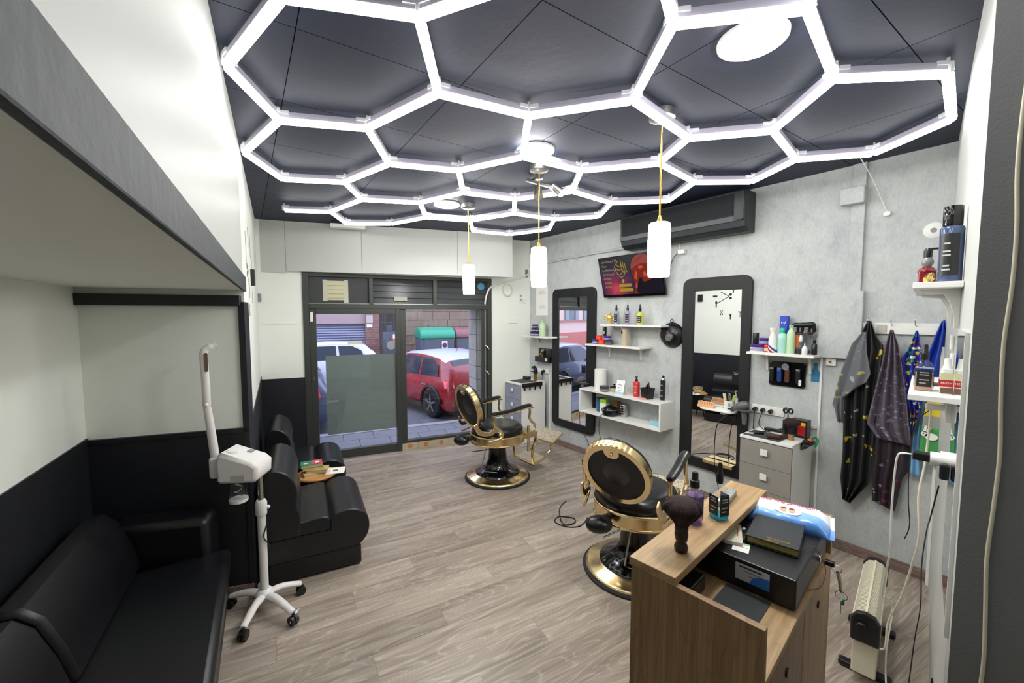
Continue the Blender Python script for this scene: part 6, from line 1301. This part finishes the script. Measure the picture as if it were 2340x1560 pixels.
def print_mat(name, base, cols, scale, thr, rough=.6, streak=None):
    m = mat(name, base, rough); t_, n, l, b = nodes(m)
    g = n.new('ShaderNodeNewGeometry'); v = n.new('ShaderNodeTexVoronoi'); v.inputs['Scale'].default_value = scale; v.inputs['Randomness'].default_value = 1
    mp = n.new('ShaderNodeMapping'); mp.inputs['Rotation'].default_value = (R(25), 0, 0); mp.inputs['Scale'].default_value = streak or (1, 1, 1.5); l.new(g.outputs['Position'], mp.inputs['Vector'])
    ns = n.new('ShaderNodeTexNoise'); ns.inputs['Scale'].default_value = scale*2.2; l.new(mp.outputs['Vector'], ns.inputs['Vector'])
    va = n.new('ShaderNodeVectorMath'); va.operation = 'MULTIPLY_ADD'; k_ = .9/scale; va.inputs[1].default_value = (k_, k_, k_); l.new(ns.outputs['Color'], va.inputs[0]); l.new(mp.outputs['Vector'], va.inputs[2]); l.new(va.outputs[0], v.inputs['Vector'])
    sx = n.new('ShaderNodeSeparateColor'); l.new(v.outputs['Color'], sx.inputs[0])
    r = ramp(t_, [(i/len(cols), c) for i, c in enumerate(cols)]); r.color_ramp.interpolation = 'CONSTANT'; l.new(sx.outputs[0], r.inputs['Fac'])
    lt = n.new('ShaderNodeMath'); lt.operation = 'LESS_THAN'; lt.inputs[1].default_value = thr; l.new(v.outputs['Distance'], lt.inputs[0])
    mx = n.new('ShaderNodeMix'); mx.data_type = 'RGBA'; mx.inputs['A'].default_value = lin(base); l.new(lt.outputs[0], mx.inputs['Factor']); l.new(r.outputs['Color'], mx.inputs['B'])
    l.new(mx.outputs['Result'], b.inputs['Base Color']); return m
print_mat('cape_dark', '#1d1d1f', ['#1d1d1f', '#1d1d1f', '#1d1d1f', '#b79f2a', '#1d1d1f', '#1d1d1f', '#8f8f8a', '#1d1d1f', '#1d1d1f', '#c2ab33'], 13, .34)
print_mat('cape_grey', '#5f6166', ['#5f6166', '#6a6c70', '#a59b5a', '#5f6166', '#9a9ca0', '#5f6166'], 15, .34)
print_mat('cape_plum', '#554e5a', ['#554e5a', '#77727c', '#6a5460', '#554e5a', '#928d96'], 26, .38, streak=(1, .6, 2.2))
print_mat('cape_wine', '#2a1f28', ['#2a1f28', '#6a2b38', '#2a1f28', '#7b7680', '#2a1f28'], 18, .34)
print_mat('cape_kids', '#1c2a8c', ['#1c2a8c', '#d8c62a', '#3f9e3a', '#c83a34', '#2a8fc2', '#e8e8e0'], 24, .42)
mat('cape_blue', '#1b3fa8', .55, var=.12, vscale=8); mat('cape_lightblue', '#7fb2d8', .6)
t = thing('hairdressing_cape', 'black cape with yellow and white print on the leftmost hook', 'cape', (0, 0, 0), 0, 'capes on the coat rail')
cloth([(0.817, 1.708), (0.844, 1.625), (0.887, 1.454), (0.917, 1.218), (0.906, 0.747), (0.913, 0.567), (0.896, 0.406)], [(0.799, 1.709), (0.765, 1.608), (0.722, 1.544), (0.729, 1.294), (0.738, 1.001), (0.75, 0.571), (0.855, 0.39)], .035, 3.2, .05).build('cloth', 'cape_dark', t, smooth=True, solid=.003, angle=180)
cloth([(0.83, 1.631), (0.884, 1.545), (0.942, 1.309), (0.974, 1.099), (0.956, 1.061), (0.94, 0.977)], [(0.811, 1.632), (0.802, 1.501), (0.775, 1.349), (0.796, 1.288), (0.91, 1.222), (0.912, 0.978)], .09, 1.6, .02, .7).build('folded_flap', 'cape_grey', t, smooth=True, solid=.003, angle=180)
t = thing('hairdressing_cape', 'plum grey printed cape on the second hook', 'cape', (0, 0, 0), 0, 'capes on the coat rail')
cloth([(0.69, 1.649), (0.707, 1.554), (0.718, 1.411), (0.746, 1.215), (0.777, 1.004), (0.718, 0.909)], [(0.676, 1.65), (0.644, 1.549), (0.622, 1.448), (0.594, 1.267), (0.557, 0.958), (0.553, 0.90)], .07, 3.0, .045).build('cloth', 'cape_plum', t, smooth=True, solid=.003, angle=180)
cloth([(0.70, 1.20), (0.735, 1.0), (0.731, 0.709), (0.738, 0.607), (0.735, 0.459)], [(0.60, 1.20), (0.565, 0.95), (0.569, 0.711), (0.593, 0.656), (0.618, 0.425)], .045, 2.5, .03).build('lining', 'cape_wine', t, smooth=True, solid=.003, angle=180)
t = thing('hairdressing_cape', 'bright blue childrens cape with multicoloured print on the third hook', 'cape', (0, 0, 0), 0, 'capes on the coat rail')
cloth([(0.568, 1.648), (0.599, 1.524), (0.626, 1.467), (0.601, 1.266), (0.571, 1.131), (0.561, 0.985)], [(0.56, 1.648), (0.546, 1.591), (0.53, 1.455), (0.52, 1.229), (0.525, 1.091), (0.543, 1.012)], .055, 2.2, .035).build('cloth', 'cape_kids', t, smooth=True, solid=.003, angle=180)
t = thing('hairdressing_cape', 'plain royal blue cape on the rightmost hook', 'cape', (0, 0, 0), 0, 'capes on the coat rail')
cloth([(0.455, 1.721), (0.476, 1.637), (0.494, 1.548), (0.53, 1.392), (0.535, 1.25)], [(0.446, 1.721), (0.42, 1.631), (0.412, 1.51), (0.41, 1.35), (0.41, 1.25)], .04, 2.4, .04).build('cloth', 'cape_blue', t, smooth=True, solid=.003, angle=180)
cloth([(0.52, 1.42), (0.554, 1.187), (0.555, 0.992), (0.556, 0.691)], [(0.49, 1.42), (0.515, 1.1), (0.52, 0.9), (0.508, 0.693)], .03, 1.5, .02).build('light_panel', 'cape_lightblue', t, smooth=True, solid=.003, angle=180)
t = thing('childrens_apron', 'yellow, grey and green childrens apron with a white rabbit', 'apron', (0, 0, 0))
def apron_mat():
    m = mat('apron_print', '#3f8f4a', .6); t_, n, l, b = nodes(m); g = n.new('ShaderNodeNewGeometry'); s = n.new('ShaderNodeSeparateXYZ'); l.new(g.outputs['Position'], s.inputs[0])
    mr = n.new('ShaderNodeMapRange'); mr.inputs['From Min'].default_value = .81; mr.inputs['From Max'].default_value = 1.22; l.new(s.outputs['Z'], mr.inputs['Value'])
    r = ramp(t_, [(0, '#8a6a3c'), (.10, '#3f8f4a'), (.52, '#4a9a50'), (.56, '#8b8c86'), (.72, '#8b8c86'), (.74, '#c9b52e')]); r.color_ramp.interpolation = 'CONSTANT'; l.new(mr.outputs['Result'], r.inputs['Fac']); l.new(r.outputs['Color'], b.inputs['Base Color'])
apron_mat()
cloth([(0.49, 1.215), (0.503, 1.11), (0.512, 0.91), (0.518, 0.814)], [(0.433, 1.215), (0.428, 1.117), (0.418, 0.933), (0.416, 0.819)], .10, 1.0, .006).build('cloth', 'apron_print', t, smooth=True, solid=.003, angle=180)
m = mb()
for poly in (oval(.462, .985, .030, .022, 18), oval(.492, .998, .017, .016, 16), bar(.494, 1.008, .488, 1.05, .012), bar(.485, 1.008, .468, 1.04, .012)): m.prism(poly, XR-.112, XR-.1095, 'yz')
rb = m.build('rabbit_print', 'paper_white', t); mb().prism(oval(.498, 1.0, .0035, .005, 10), XR-.1135, XR-.112, 'yz').build('eye_print', 'ink', rb)
# ================================================================ SIDE TABLE WITH BOOKS
tb = thing('side_table', 'small round side table between the two black armchairs', 'side table', (0.665, 3.73, 0))
wood('table_wood', ('#b3793f', '#c68b4e', '#d39c60'), (0, 0, 0), sc=(2, 25, 25), per_object=False, lines='#a06a34', lamt=.2)
mb().lathe([(0, .385), (.155, .385), (.16, .391), (.16, .397), (.155, .403), (0, .403)], 36).build('table_top', 'table_wood', tb, smooth=True)
for k in range(3):
    a = R(30+120*k); mb().tube([(.05*math.cos(a), .05*math.sin(a), .385), (.13*math.cos(a), .13*math.sin(a), .0)], [.012, .009], 8).build('leg', 'black_plastic', tb, smooth=True)
mat('page_edge', '#c9b487', .7)
bk = [(-.02, -.01, .17, .115, .026, 12, '#c8b078', 'thick pale book at the bottom of the pile'), (.01, -.015, .165, .11, .022, -14, '#b9a36c', 'tan book second from the bottom of the pile'), (-.025, .01, .16, .108, .020, 6, '#a8925c', 'brownish book third in the pile'), (-.03, .015, .165, .112, .026, 2, '#2f7f5c', 'green and red covered book on top of the pile')]
z = .4035
for x, y, l_, w_, h_, a, c_, lab in bk:
    t = thing('book', lab+' on the side table', 'book', (0.665+x, 3.73+y, z), R(a-9), 'books piled on the side table'); z += h_+.0006
    mb().box(-l_/2+.003, -w_/2+.003, .002, l_/2-.003, w_/2-.003, h_-.002).build('pages', 'page_edge', t)
    cv = mb().box(-l_/2, -w_/2, 0, l_/2, w_/2, .002).box(-l_/2, -w_/2, h_-.002, l_/2, w_/2, h_).box(-l_/2, w_/2-.002, 0, l_/2, w_/2, h_).build('cover', mat('cover'+c_[1:], c_, .5), t)
    if c_ == '#2f7f5c':
        mb().box(.0, -w_/2, h_, l_/2, w_/2, h_+.0004).build('red_print', mat('cover_red', '#c2455a', .5), cv); mb().box(-.06, -.02, h_, -.03, .0, h_+.0005).build('white_print', 'paper_white', cv); mb().box(.03, -.02, h_+.0003, .06, .02, h_+.0007).build('white_print', 'paper_white', cv)
t = thing('magazine', 'open white magazine hanging over the edge of the side table', 'magazine', (0.775, 3.705, .4035), R(-18)); mb().box(-.08, -.075, 0, .115, .075, .003).build('pages', 'paper_white', t)
mb().box(.02, -.02, .003, .06, .02, .0034).build('picture', mat('mag_olive', '#6b6a3a', .6), t)
for k in range(5): mb().box(-.06, -.06+.02*k, .003, .0, -.055+.02*k, .0033).build('print_line', 'grey_ink', t)

# ================================================================ ON THE SHOP FRONT GLASS
bd = thing('window_sign', 'grey-green sign board covering the lower door glass', 'sign board', (0, 0, 0)); mb(MF).box(-2.712, .026, .30, -1.90, .031, 1.262).build('board', mat('sign_back', '#7c857f', .6, var=.08, vscale=30), bd)
mat('sign_faint', '#828b85', .6)
for k in range(9):
    zz = 1.02-.078*k; x0 = -2.42+.06*(k % 3)
    mb(MF).box(x0, .0252, zz, -1.93-.03*(k % 2), .026, zz+.009).build('print_line', 'sign_faint', bd)
t = thing('paper_patch', 'yellowed paper taped over the left top light', 'paper', (0, 0, 0)); sh = mb(MF).box(-2.69, .0195, 1.93, -2.45, .0215, 2.16).build('sheet', mat('yellow_paper', '#c3c0a2', .8, var=.1, vscale=20), t)
for q in ((-2.72, .018, 1.92, -2.67, .0195, 2.17), (-2.49, .018, 1.90, -2.44, .0195, 2.17)): mb(MF).box(*q).build('tape', mat('tape_pale', '#b9baa8', .5), sh)
for k in range(4): mb(MF).box(-2.67, .0185, 1.95+.05*k, -2.49, .0194, 1.958+.05*k).build('crease', mat('crease', '#9a9468', .8), sh)
tag(mb(MF).box(-1.905, .002, 1.93, -1.745, .006, 1.985).build('paper_note', mat('note_cream', '#b0ae9c', .7)), 'small cream note stuck on the middle top light', 'note')
t = tag(mb(MF @ Matrix.Translation((-.745, .005, 2.14)) @ Matrix.Rotation(R(90), 4, 'X')).lathe([(0, 0), (.05, 0), (.05, .002), (0, .002)], 24).build('round_sticker', mat('sticker_cyan', '#4a8fb8', .5)), 'round blue sticker on the right top light', 'sticker')
tag(mb(MF).box(-2.46, .0165, 1.39, -2.295, .018, 1.44).build('door_sticker', mat('sticker_pale', '#c9ccc4', .6)), 'pale rectangular sticker on the door glass', 'sticker')
tag(mb(MF @ Matrix.Translation((-1.95, .0175, 1.37)) @ Matrix.Rotation(R(90), 4, 'X')).lathe([(0, 0), (.055, 0), (.055, .001), (0, .001)], 24).build('door_sticker', mat('sticker_disc', '#8f9698', .6)), 'round grey sticker on the door glass above the sign', 'sticker')

# ================================================================ STREET
GZ = -0.06; RZ = -0.14
def paving():
    m = mat('paving', '#66676b', .7, var=.15, vscale=2.5, bump=.3, bscale=40); t, n, l, b = nodes(m)
paving(); mat('asphalt', '#5e6068', .8, var=.2, vscale=3, bump=.4, bscale=90)
pv = struct('pavement', mb(MF).box(-20, .22, GZ-.2, 9, 1.28, GZ-.012), mat('paving_joint', '#4e4f53', .9), 'stone pavement outside the shop front')
for i in range(-9, 5):
    for j in range(3):
        x0 = i*.42-(.21 if j % 2 else 0); y0 = .22+j*.352
        mb(MF).box(x0+.004, y0+.004, GZ-.012, x0+.416, y0+.348, GZ).build('paving_slab', 'paving', pv)
struct('kerb', mb(MF).box(-20, 1.28, RZ-.1, 9, 1.42, GZ+.005), mat('kerb_stone', '#8a8a8c', .7, var=.1, vscale=8))
struct('road', mb(MF).box(-22, 1.42, RZ-.15, 12, 8.2, RZ), MATS['asphalt'], 'grey asphalt street outside')
struct('far_pavement', mb(MF).box(-22, 7.3, RZ-.1, 12, 9.0, RZ+.09), MATS['kerb_stone'])
struct('door_step', mb(MF).box(-2.94, .0, -0.08, -.597, .24, -.002), MATS['kerb_stone'])
# opposite side
sb = thing('shutter_building', 'building across the street with a grey roller shutter', 'building', (0, 0, 0))
mb(MF).box(-5.2, 8.5, RZ, -3.35, 8.9, 6.5).box(-3.35, 8.5, 1.49, -1.66, 8.9, 6.5).build('wall', mat('stucco_pink', '#a08a86', .8, var=.12, vscale=12, bump=.3, bscale=30), sb)
shu = mb(MF).box(-3.35, 8.62, RZ, -1.66, 8.66, 1.49).build('roller_shutter', mat('shutter_grey', '#6d7080', .5, metal=.3), sb)
for k in range(21): mb(MF).prism([(8.605, RZ+.03+k*.076), (8.588, RZ+.05+k*.076), (8.605, RZ+.092+k*.076)], -3.34, -1.67, 'yz').build('shutter_slat', mat('shutter_slat', '#7d8094', .45, metal=.3), shu)
pier = mb(MF).box(-1.66, 8.42, RZ, -1.24, 8.9, 6.5).build('brick_pier', mat('brick_joint', '#7a6c66', .9), sb)
for r_ in range(26):
    for q in range(2):
        x0 = -1.66+q*.212+(0 if r_ % 2 else -.0); w0 = (.255 if (r_+q) % 2 else .155)
        xs = -1.657 if q == 0 else (-1.657+(.255 if r_ % 2 else .155)+.008); xe = -1.657+(.255 if r_ % 2 else .155) if q == 0 else -1.243
        mb(MF).box(xs, 8.405, RZ+.02+r_*.078, xe, 8.425, RZ+.02+r_*.078+.068).build('brick', mat('brick_dull', '#8a6258', .8, var=.25, vscale=7), pier)
mb(MF).box(-1.63, 8.39, 1.50, -1.43, 8.405, 1.75).build('poster', mat('poster_pale', '#b5a8a0', .6), sb); mb(MF).box(-1.62, 8.39, 1.36, -1.45, 8.405, 1.46).build('house_plate', 'paper_white', sb)
# railing and grey cabinet
rl = thing('iron_railing', 'rusty iron railing beside the stone wall across the street', 'railing', (0, 0, 0))
for k in range(9): mb(MF).box(-1.20+k*.068, 8.5, .3, -1.185+k*.068, 8.515, 2.6).build('bar', mat('rust_dark', '#4a4040', .7), rl)
mb(MF).box(-1.22, 8.495, 1.5, -.60, 8.52, 1.54).box(-1.22, 8.495, 2.3, -.60, 8.52, 2.34).build('rail', 'rust_dark', rl)
t = thing('street_cabinet', 'grey street cabinet beside the shutter', 'street cabinet', (0, 0, 0)); mb(MF).box(-1.18, 7.7, RZ+.09, -.76, 8.1, 1.22).build('cabinet', mat('cabinet_grey', '#565962', .6), t, bevel=.01); mb(MF).box(-1.08, 7.8, 1.22, -.90, 8.0, 1.42).build('meter_box', mat('cabinet_dark', '#45474f', .6), t, bevel=.01)
t = thing('warning_board', 'orange and white warning board across the street', 'sign', (0, 0, 0)); mb(MF).box(-.90, 7.2, RZ+.0, -.87, 7.23, 1.18).build('post', 'steel', t)
for k in range(3): mb(MF).box(-.98, 7.18, .82+.12*k, -.76, 7.2, .94+.12*k).build('stripe', mat('warn_orange', '#e0622a', .5) if k % 2 else MATS['paper_white'], t)
# stone wall
sw_ = thing('stone_wall', 'brown stone block wall behind the recycling bins', 'stone wall', (0, 0, 0)); mb(MF).box(-.58, 8.62, RZ, 5.5, 9.0, 3.6).build('core', mat('mortar', '#4d443c', .9), sw_)
random.seed(11); mat('stone_brown', '#7d6a58', .85, var=.3, vscale=4, bump=.6, bscale=18)
zz = RZ
for row in range(13):
    hh = random.uniform(.22, .32); x0 = -.58
    while x0 < 5.4:
        ww = min(random.uniform(.32, .62), 5.5-x0); mb(MF).box(x0+.006, 8.60-random.uniform(0, .03), zz+.006, x0+ww-.006, 8.63, zz+hh-.006).build('stone_block', 'stone_brown', sw_); x0 += ww
    zz += hh
struct('tower_block', mb(MF).box(-1.6, 9.6, RZ, 9, 10.0, 9), mat('far_wall', '#5b5350', .8, var=.2, vscale=2), 'dull brown building rising behind the stone wall')
# pink house seen in the mirror
ph = thing('pink_house', 'pink house with shuttered windows farther along the street', 'building', (0, 0, 0)); mb(MF).box(-21, 8.5, .80, -5.21, 8.9, 7).build('wall', mat('pink_wall', '#c2a59a', .8, var=.08, vscale=6), ph)
mb(MF).box(-21, 8.45, RZ, -5.21, 8.9, .80).build('base_band', mat('pink_base', '#a8564c', .8, var=.1, vscale=6), ph); mb(MF).box(-21, 8.40, 1.38, -5.21, 8.5, 1.47).build('string_course', mat('pink_course', '#9a5550', .8), ph)
for k in range(8):
    x0 = -20.3+k*1.9
    f = mb(MF).box(x0, 8.46, 1.5, x0+.62, 8.5, 2.8).build('window', mat('win_dark', '#2e3440', .2), ph)
    mb(MF).box(x0-.34, 8.42, 1.48, x0-.02, 8.46, 2.8).build('shutter', mat('shutter_green', '#6b7a7c', .6), f); mb(MF).box(x0+.64, 8.42, 1.48, x0+.98, 8.46, 2.8).build('shutter', 'shutter_green', f)
# outer jamb of our own building and shutter box above the front
jb = tag(mb(MF).box(-.72, .26, GZ, .6, .60, 2.9).build('pillar_outside', mat('jamb_joint', '#4f5054', .9)), 'grey stone pillar just outside the window', kind='structure')
random.seed(4); zz = GZ
while zz < 2.4:
    hh = random.uniform(.16, .24); mb(MF).box(-.735, .245, zz+.004, -.50, .262, zz+hh-.004).box(-.735, .245, zz+.004, -.718, .60, zz+hh-.004).build('stone_block', mat('jamb_stone', '#aca8a2', .8, var=.25, vscale=9, bump=.5, bscale=25), jb); zz += hh
struct('shutter_box', mb(MF).box(-3.3, .22, 1.90, .3, .62, 2.9), mat('shutter_box_dark', '#3a3c40', .6), 'dark roller shutter housing outside above the shop front')
struct('facade_outside', mb(MF).box(-6, .22, -.1, -2.98, .45, 5.5).box(-3.0, .22, 2.7, .6, .45, 5.5).box(.1, .22, -.1, 4, .45, 5.5), MATS['jamb_stone'])

# ---- cars
def car(loc, rz, body, roofm, label, s=1.0, paint=None):
    t = thing('parked_car', label, 'car', loc, rz, 'cars parked in the street'); t.scale = (s, s, s)
    # x forward, rear at 0
    X = [0.0, .04, .16, .34, .55, .9, 1.3, 1.7, 2.05, 2.30, 2.52, 2.8, 3.08, 3.25, 3.30]
    TOP = [.62, .74, .92, 1.07, 1.14, 1.18, 1.19, 1.165, 1.07, .92, .775, .735, .68, .60, .50]
    HW = [.58, .64, .675, .69, .70, .70, .70, .70, .70, .695, .69, .68, .65, .58, .50]
    BEL = [.58, .68, .72, .73, .73, .725, .72, .71, .70, .69, .68, .66, .62, .56, .48]
    TW = [.50, .54, .535, .53, .53, .535, .535, .53, .53, .55, .60, .60, .57, .50, .42]
    BOT = [.26, .20, .17, .16, .16, .16, .16, .16, .16, .16, .16, .16, .18, .22, .26]
    ring = []
    for k in range(len(X)):
        w_, b_, tp, tw, bo = HW[k], BEL[k], TOP[k], TW[k], BOT[k]
        half = [(w_*.86, bo), (w_*.97, bo+.10), (w_, (bo+b_)/2), (w_*.985, b_-.06), (w_*.955, b_), (tw+.02, max(b_+.01, tp-.05)), (tw*.86, max(b_+.02, tp-.008)), (0.0, max(b_+.03, tp))]
        ring.append([(X[k], y, z) for y, z in half]+[(X[k], -y, z) for y, z in half[:-1][::-1]])
    n = len(ring[0]); vs = [p for r_ in ring for p in r_]
    bf, rf = [], []
    for k in range(len(X)-1):
        for i in range(n):
            j = (i+1) % n; f = (k*n+i, (k+1)*n+i, (k+1)*n+j, k*n+j)
            (rf if (i in (5, 6, 7, 8) and 3 <= k <= 7) else bf).append(f)
    bf += [tuple(range(n)), tuple((len(X)-1)*n+i for i in range(n))[::-1]]
    m = MB(); m.v = vs; m.f = bf; bod = m.build('body', body, t, smooth=True, angle=50)
    m = MB(); m.v = [(x, y, z+.003) for x, y, z in vs]; m.f = rf; m.build('roof', roofm, t, smooth=True, angle=50)
    yz = lambda z: .672-(z-.72)/(1.13-.72)*(.672-.553)+.008
    for s_ in (-1, 1):
        for poly in ([(.42, .78), (1.02, .765), (1.05, 1.10), (.72, 1.09), (.50, .98)], [(1.09, .765), (1.78, .75), (2.10, .78), (1.86, 1.00), (1.62, 1.10), (1.11, 1.105)]):
            k = len(poly); vs2 = [(x, s_*yz(z), z) for x, z in poly]+[(x, s_*(yz(z)-.02), z) for x, z in poly]
            fs = [tuple(range(k)) if s_ < 0 else tuple(range(k))[::-1], tuple(range(k, 2*k))[::-1]]+[(i, (i+1) % k, k+(i+1) % k, k+i) for i in range(k)]
            MB().add(vs2, fs).build('side_window', mat('car_glass', '#2c3440', .08), t)
        mb().box(.75, s_*.70, .60, .93, s_*.715, .625).build('door_handle', 'chrome', t); mb().box(1.55, s_*.70, .60, 1.73, s_*.715, .625).build('door_handle', 'chrome', t)
        mb().ball((2.02, s_*.77, .80), (.06, .07, .05), 10, 8).build('wing_mirror', body, t, smooth=True)
        tl = mb().add([(-.012, s_*.38, .62), (.16, s_*.705, .60), (.20, s_*.70, .74), (.06, s_*.40, .745), (.03, s_*.38, .62), (.19, s_*.66, .60), (.22, s_*.66, .74), (.09, s_*.40, .745)], [(0, 1, 2, 3), (4, 7, 6, 5), (0, 4, 5, 1), (1, 5, 6, 2), (2, 6, 7, 3), (3, 7, 4, 0)])
        tl.build('tail_light', mat('tail_red', '#c2183a', .2, emit=.35, ecol='#ff2050'), t)
        mb().box(3.05, s_*.34, .52, 3.27, s_*.60, .62).build('headlight', 'chrome', t, bevel=.02)
        for xw in (.62, 2.66):
            M_ = Matrix.Translation((xw, s_*.62, .27)) @ Matrix.Rotation(R(90), 4, 'X')
            wh = mb(M_).lathe([(.17, -.09), (.25, -.085), (.275, -.06), (.275, .06), (.25, .085), (.17, .09), (.17, -.09)], 28).build('wheel', 'rubber', t, smooth=True)
            mb(M_ @ Matrix.Translation((0, 0, -.07*s_))).lathe([(0, -.012), (.17, -.012), (.17, .012), (0, .012)], 24).build('rim', 'grey_plastic', wh, smooth=True)
            for q in range(5): mb(M_ @ Matrix.Translation((0, 0, -.085*s_)) @ Matrix.Rotation(R(72*q), 4, 'Z')).box(-.02, .02, -.008, .02, .165, .008).build('spoke', 'alu_light', wh)
            arc = [(xw+.315*math.cos(R(a)), s_*.698, .27+.315*math.sin(R(a))) for a in range(-5, 186, 12)]
            mb().tube(arc, .035, 6, flat=1).build('wheel_arch', 'black_matte', t, smooth=True)
        mb().box(.95, s_*.66, .17, 2.35, s_*.71, .25).build('sill', 'black_matte', t)
    rw = [(-.50, .80), (.50, .80), (.455, 1.065), (-.455, 1.065)]; xr = lambda z: .055+(z-.74)*.80-.012
    vs2 = [(xr(z), y, z) for y, z in rw]+[(xr(z)+.02, y, z) for y, z in rw]; MB().add(vs2, [(0, 3, 2, 1), (4, 5, 6, 7), (0, 1, 5, 4), (1, 2, 6, 5), (2, 3, 7, 6), (3, 0, 4, 7)]).build('rear_window', 'car_glass', t)
    ws = [(-.56, .79), (.56, .79), (.47, 1.07), (-.47, 1.07)]; xf = lambda z: 2.50-(z-.79)/(1.07-.79)*.45+.012
    vs2 = [(xf(z), y, z) for y, z in ws]+[(xf(z)-.02, y, z) for y, z in ws]; MB().add(vs2, [(0, 1, 2, 3), (4, 7, 6, 5), (0, 4, 5, 1), (1, 5, 6, 2), (2, 6, 7, 3), (3, 7, 4, 0)]).build('windscreen', 'car_glass', t)
    mb().box(-.03, -.58, .22, .10, .58, .40).build('rear_bumper', 'black_matte', t, bevel=.03)
    mb().tube([(.78, 0, 1.17), (.70, 0, 1.27)], .006, 6).build('antenna', 'black_plastic', t, smooth=True)
    return t
def fl(x, y, z): return tuple(MF @ Vector((x, y, z)))
mat('car_red', '#a01f28', .22, coat=.5); mat('car_white', '#cfd3dc', .25, coat=.5); mat('car_grey', '#5f6a82', .25, coat=.5); mat('car_silver', '#b8bfd0', .25, coat=.5)
car(fl(-0.14, 1.72, RZ), R(180)-FA-R(70), 'car_red', 'car_white', 'red car with a white roof parked outside the window')
car(fl(-2.68, 2.35, RZ), R(180)-FA, 'car_grey', 'car_grey', 'slate grey car parked behind the door sign board')
car(fl(-1.45, 6.55, RZ), R(180)-FA, 'car_white', 'car_white', 'white car parked across the street before the shutter', 1.0)
car(fl(-.80, 4.85, RZ), R(90)-FA, 'car_white', 'car_white', 'white car partly hidden behind the red car', .68)
# ---- recycling bins
def bin_(x0, x1, y, lidm, label):
    t = thing('recycling_bin', label, 'bin', fl((x0+x1)/2, y, RZ), -FA, 'recycling bins across the street'); w_ = (x1-x0)/2
    mb().add([(-w_*.9, -.42, .10), (w_*.9, -.42, .10), (w_*.9, .42, .10), (-w_*.9, .42, .10), (-w_, -.48, 1.20), (w_, -.48, 1.20), (w_, .48, 1.20), (-w_, .48, 1.20)], [(3, 2, 1, 0), (4, 5, 6, 7), (0, 1, 5, 4), (1, 2, 6, 5), (2, 3, 7, 6), (3, 0, 4, 7)]).build('body', mat('bin_grey', '#565a62', .5), t, bevel=.03)
    mb().prism([(-.52, 1.20), (.50, 1.20), (.48, 1.30), (.36, 1.44), (.1, 1.52), (-.2, 1.52), (-.42, 1.44), (-.52, 1.30)], -w_*1.03, w_*1.03, 'yz').build('lid', lidm, t, smooth=True, bevel=.03)
    sg = mb().box(w_*.22, -.50, .78, w_*.56, -.49, 1.12).build('notice', 'paper_white', t); mb(Matrix.Translation((w_*.39, -.502, 1.0)) @ Matrix.Rotation(R(90), 4, 'X')).lathe([(0, 0), (.075, 0), (.075, .004), (0, .004)], 20).build('red_disc', mat('no_park_red', '#8c2436', .5), sg)
    mb(Matrix.Translation((w_*.39, -.508, 1.0)) @ Matrix.Rotation(R(90), 4, 'X')).lathe([(0, 0), (.055, 0), (.055, .003), (0, .003)], 20).build('blue_disc', mat('no_park_blue', '#2c3560', .5), sg)
    mb().prism([(-w_*.75, .72), (-w_*.62, .66), (-w_*.62, .80), (-w_*.75, .86)], -.485, -.48, 'xz').build('reflector', mat('reflector', '#c98a84', .5), t)
    for sx_ in (-1, 1): mb().tube([(sx_*w_*.8-.02, 0, .08), (sx_*w_*.8+.02, 0, .08)], .08, 12).build('wheel', 'rubber', t)
bin_(-.28, .72, 7.0, mat('lid_green', '#1f8f6c', .35), 'grey recycling bin with a green lid')
bin_(.80, 1.80, 7.1, mat('lid_brown', '#7c4a4a', .45), 'grey recycling bin with a dull brown lid')
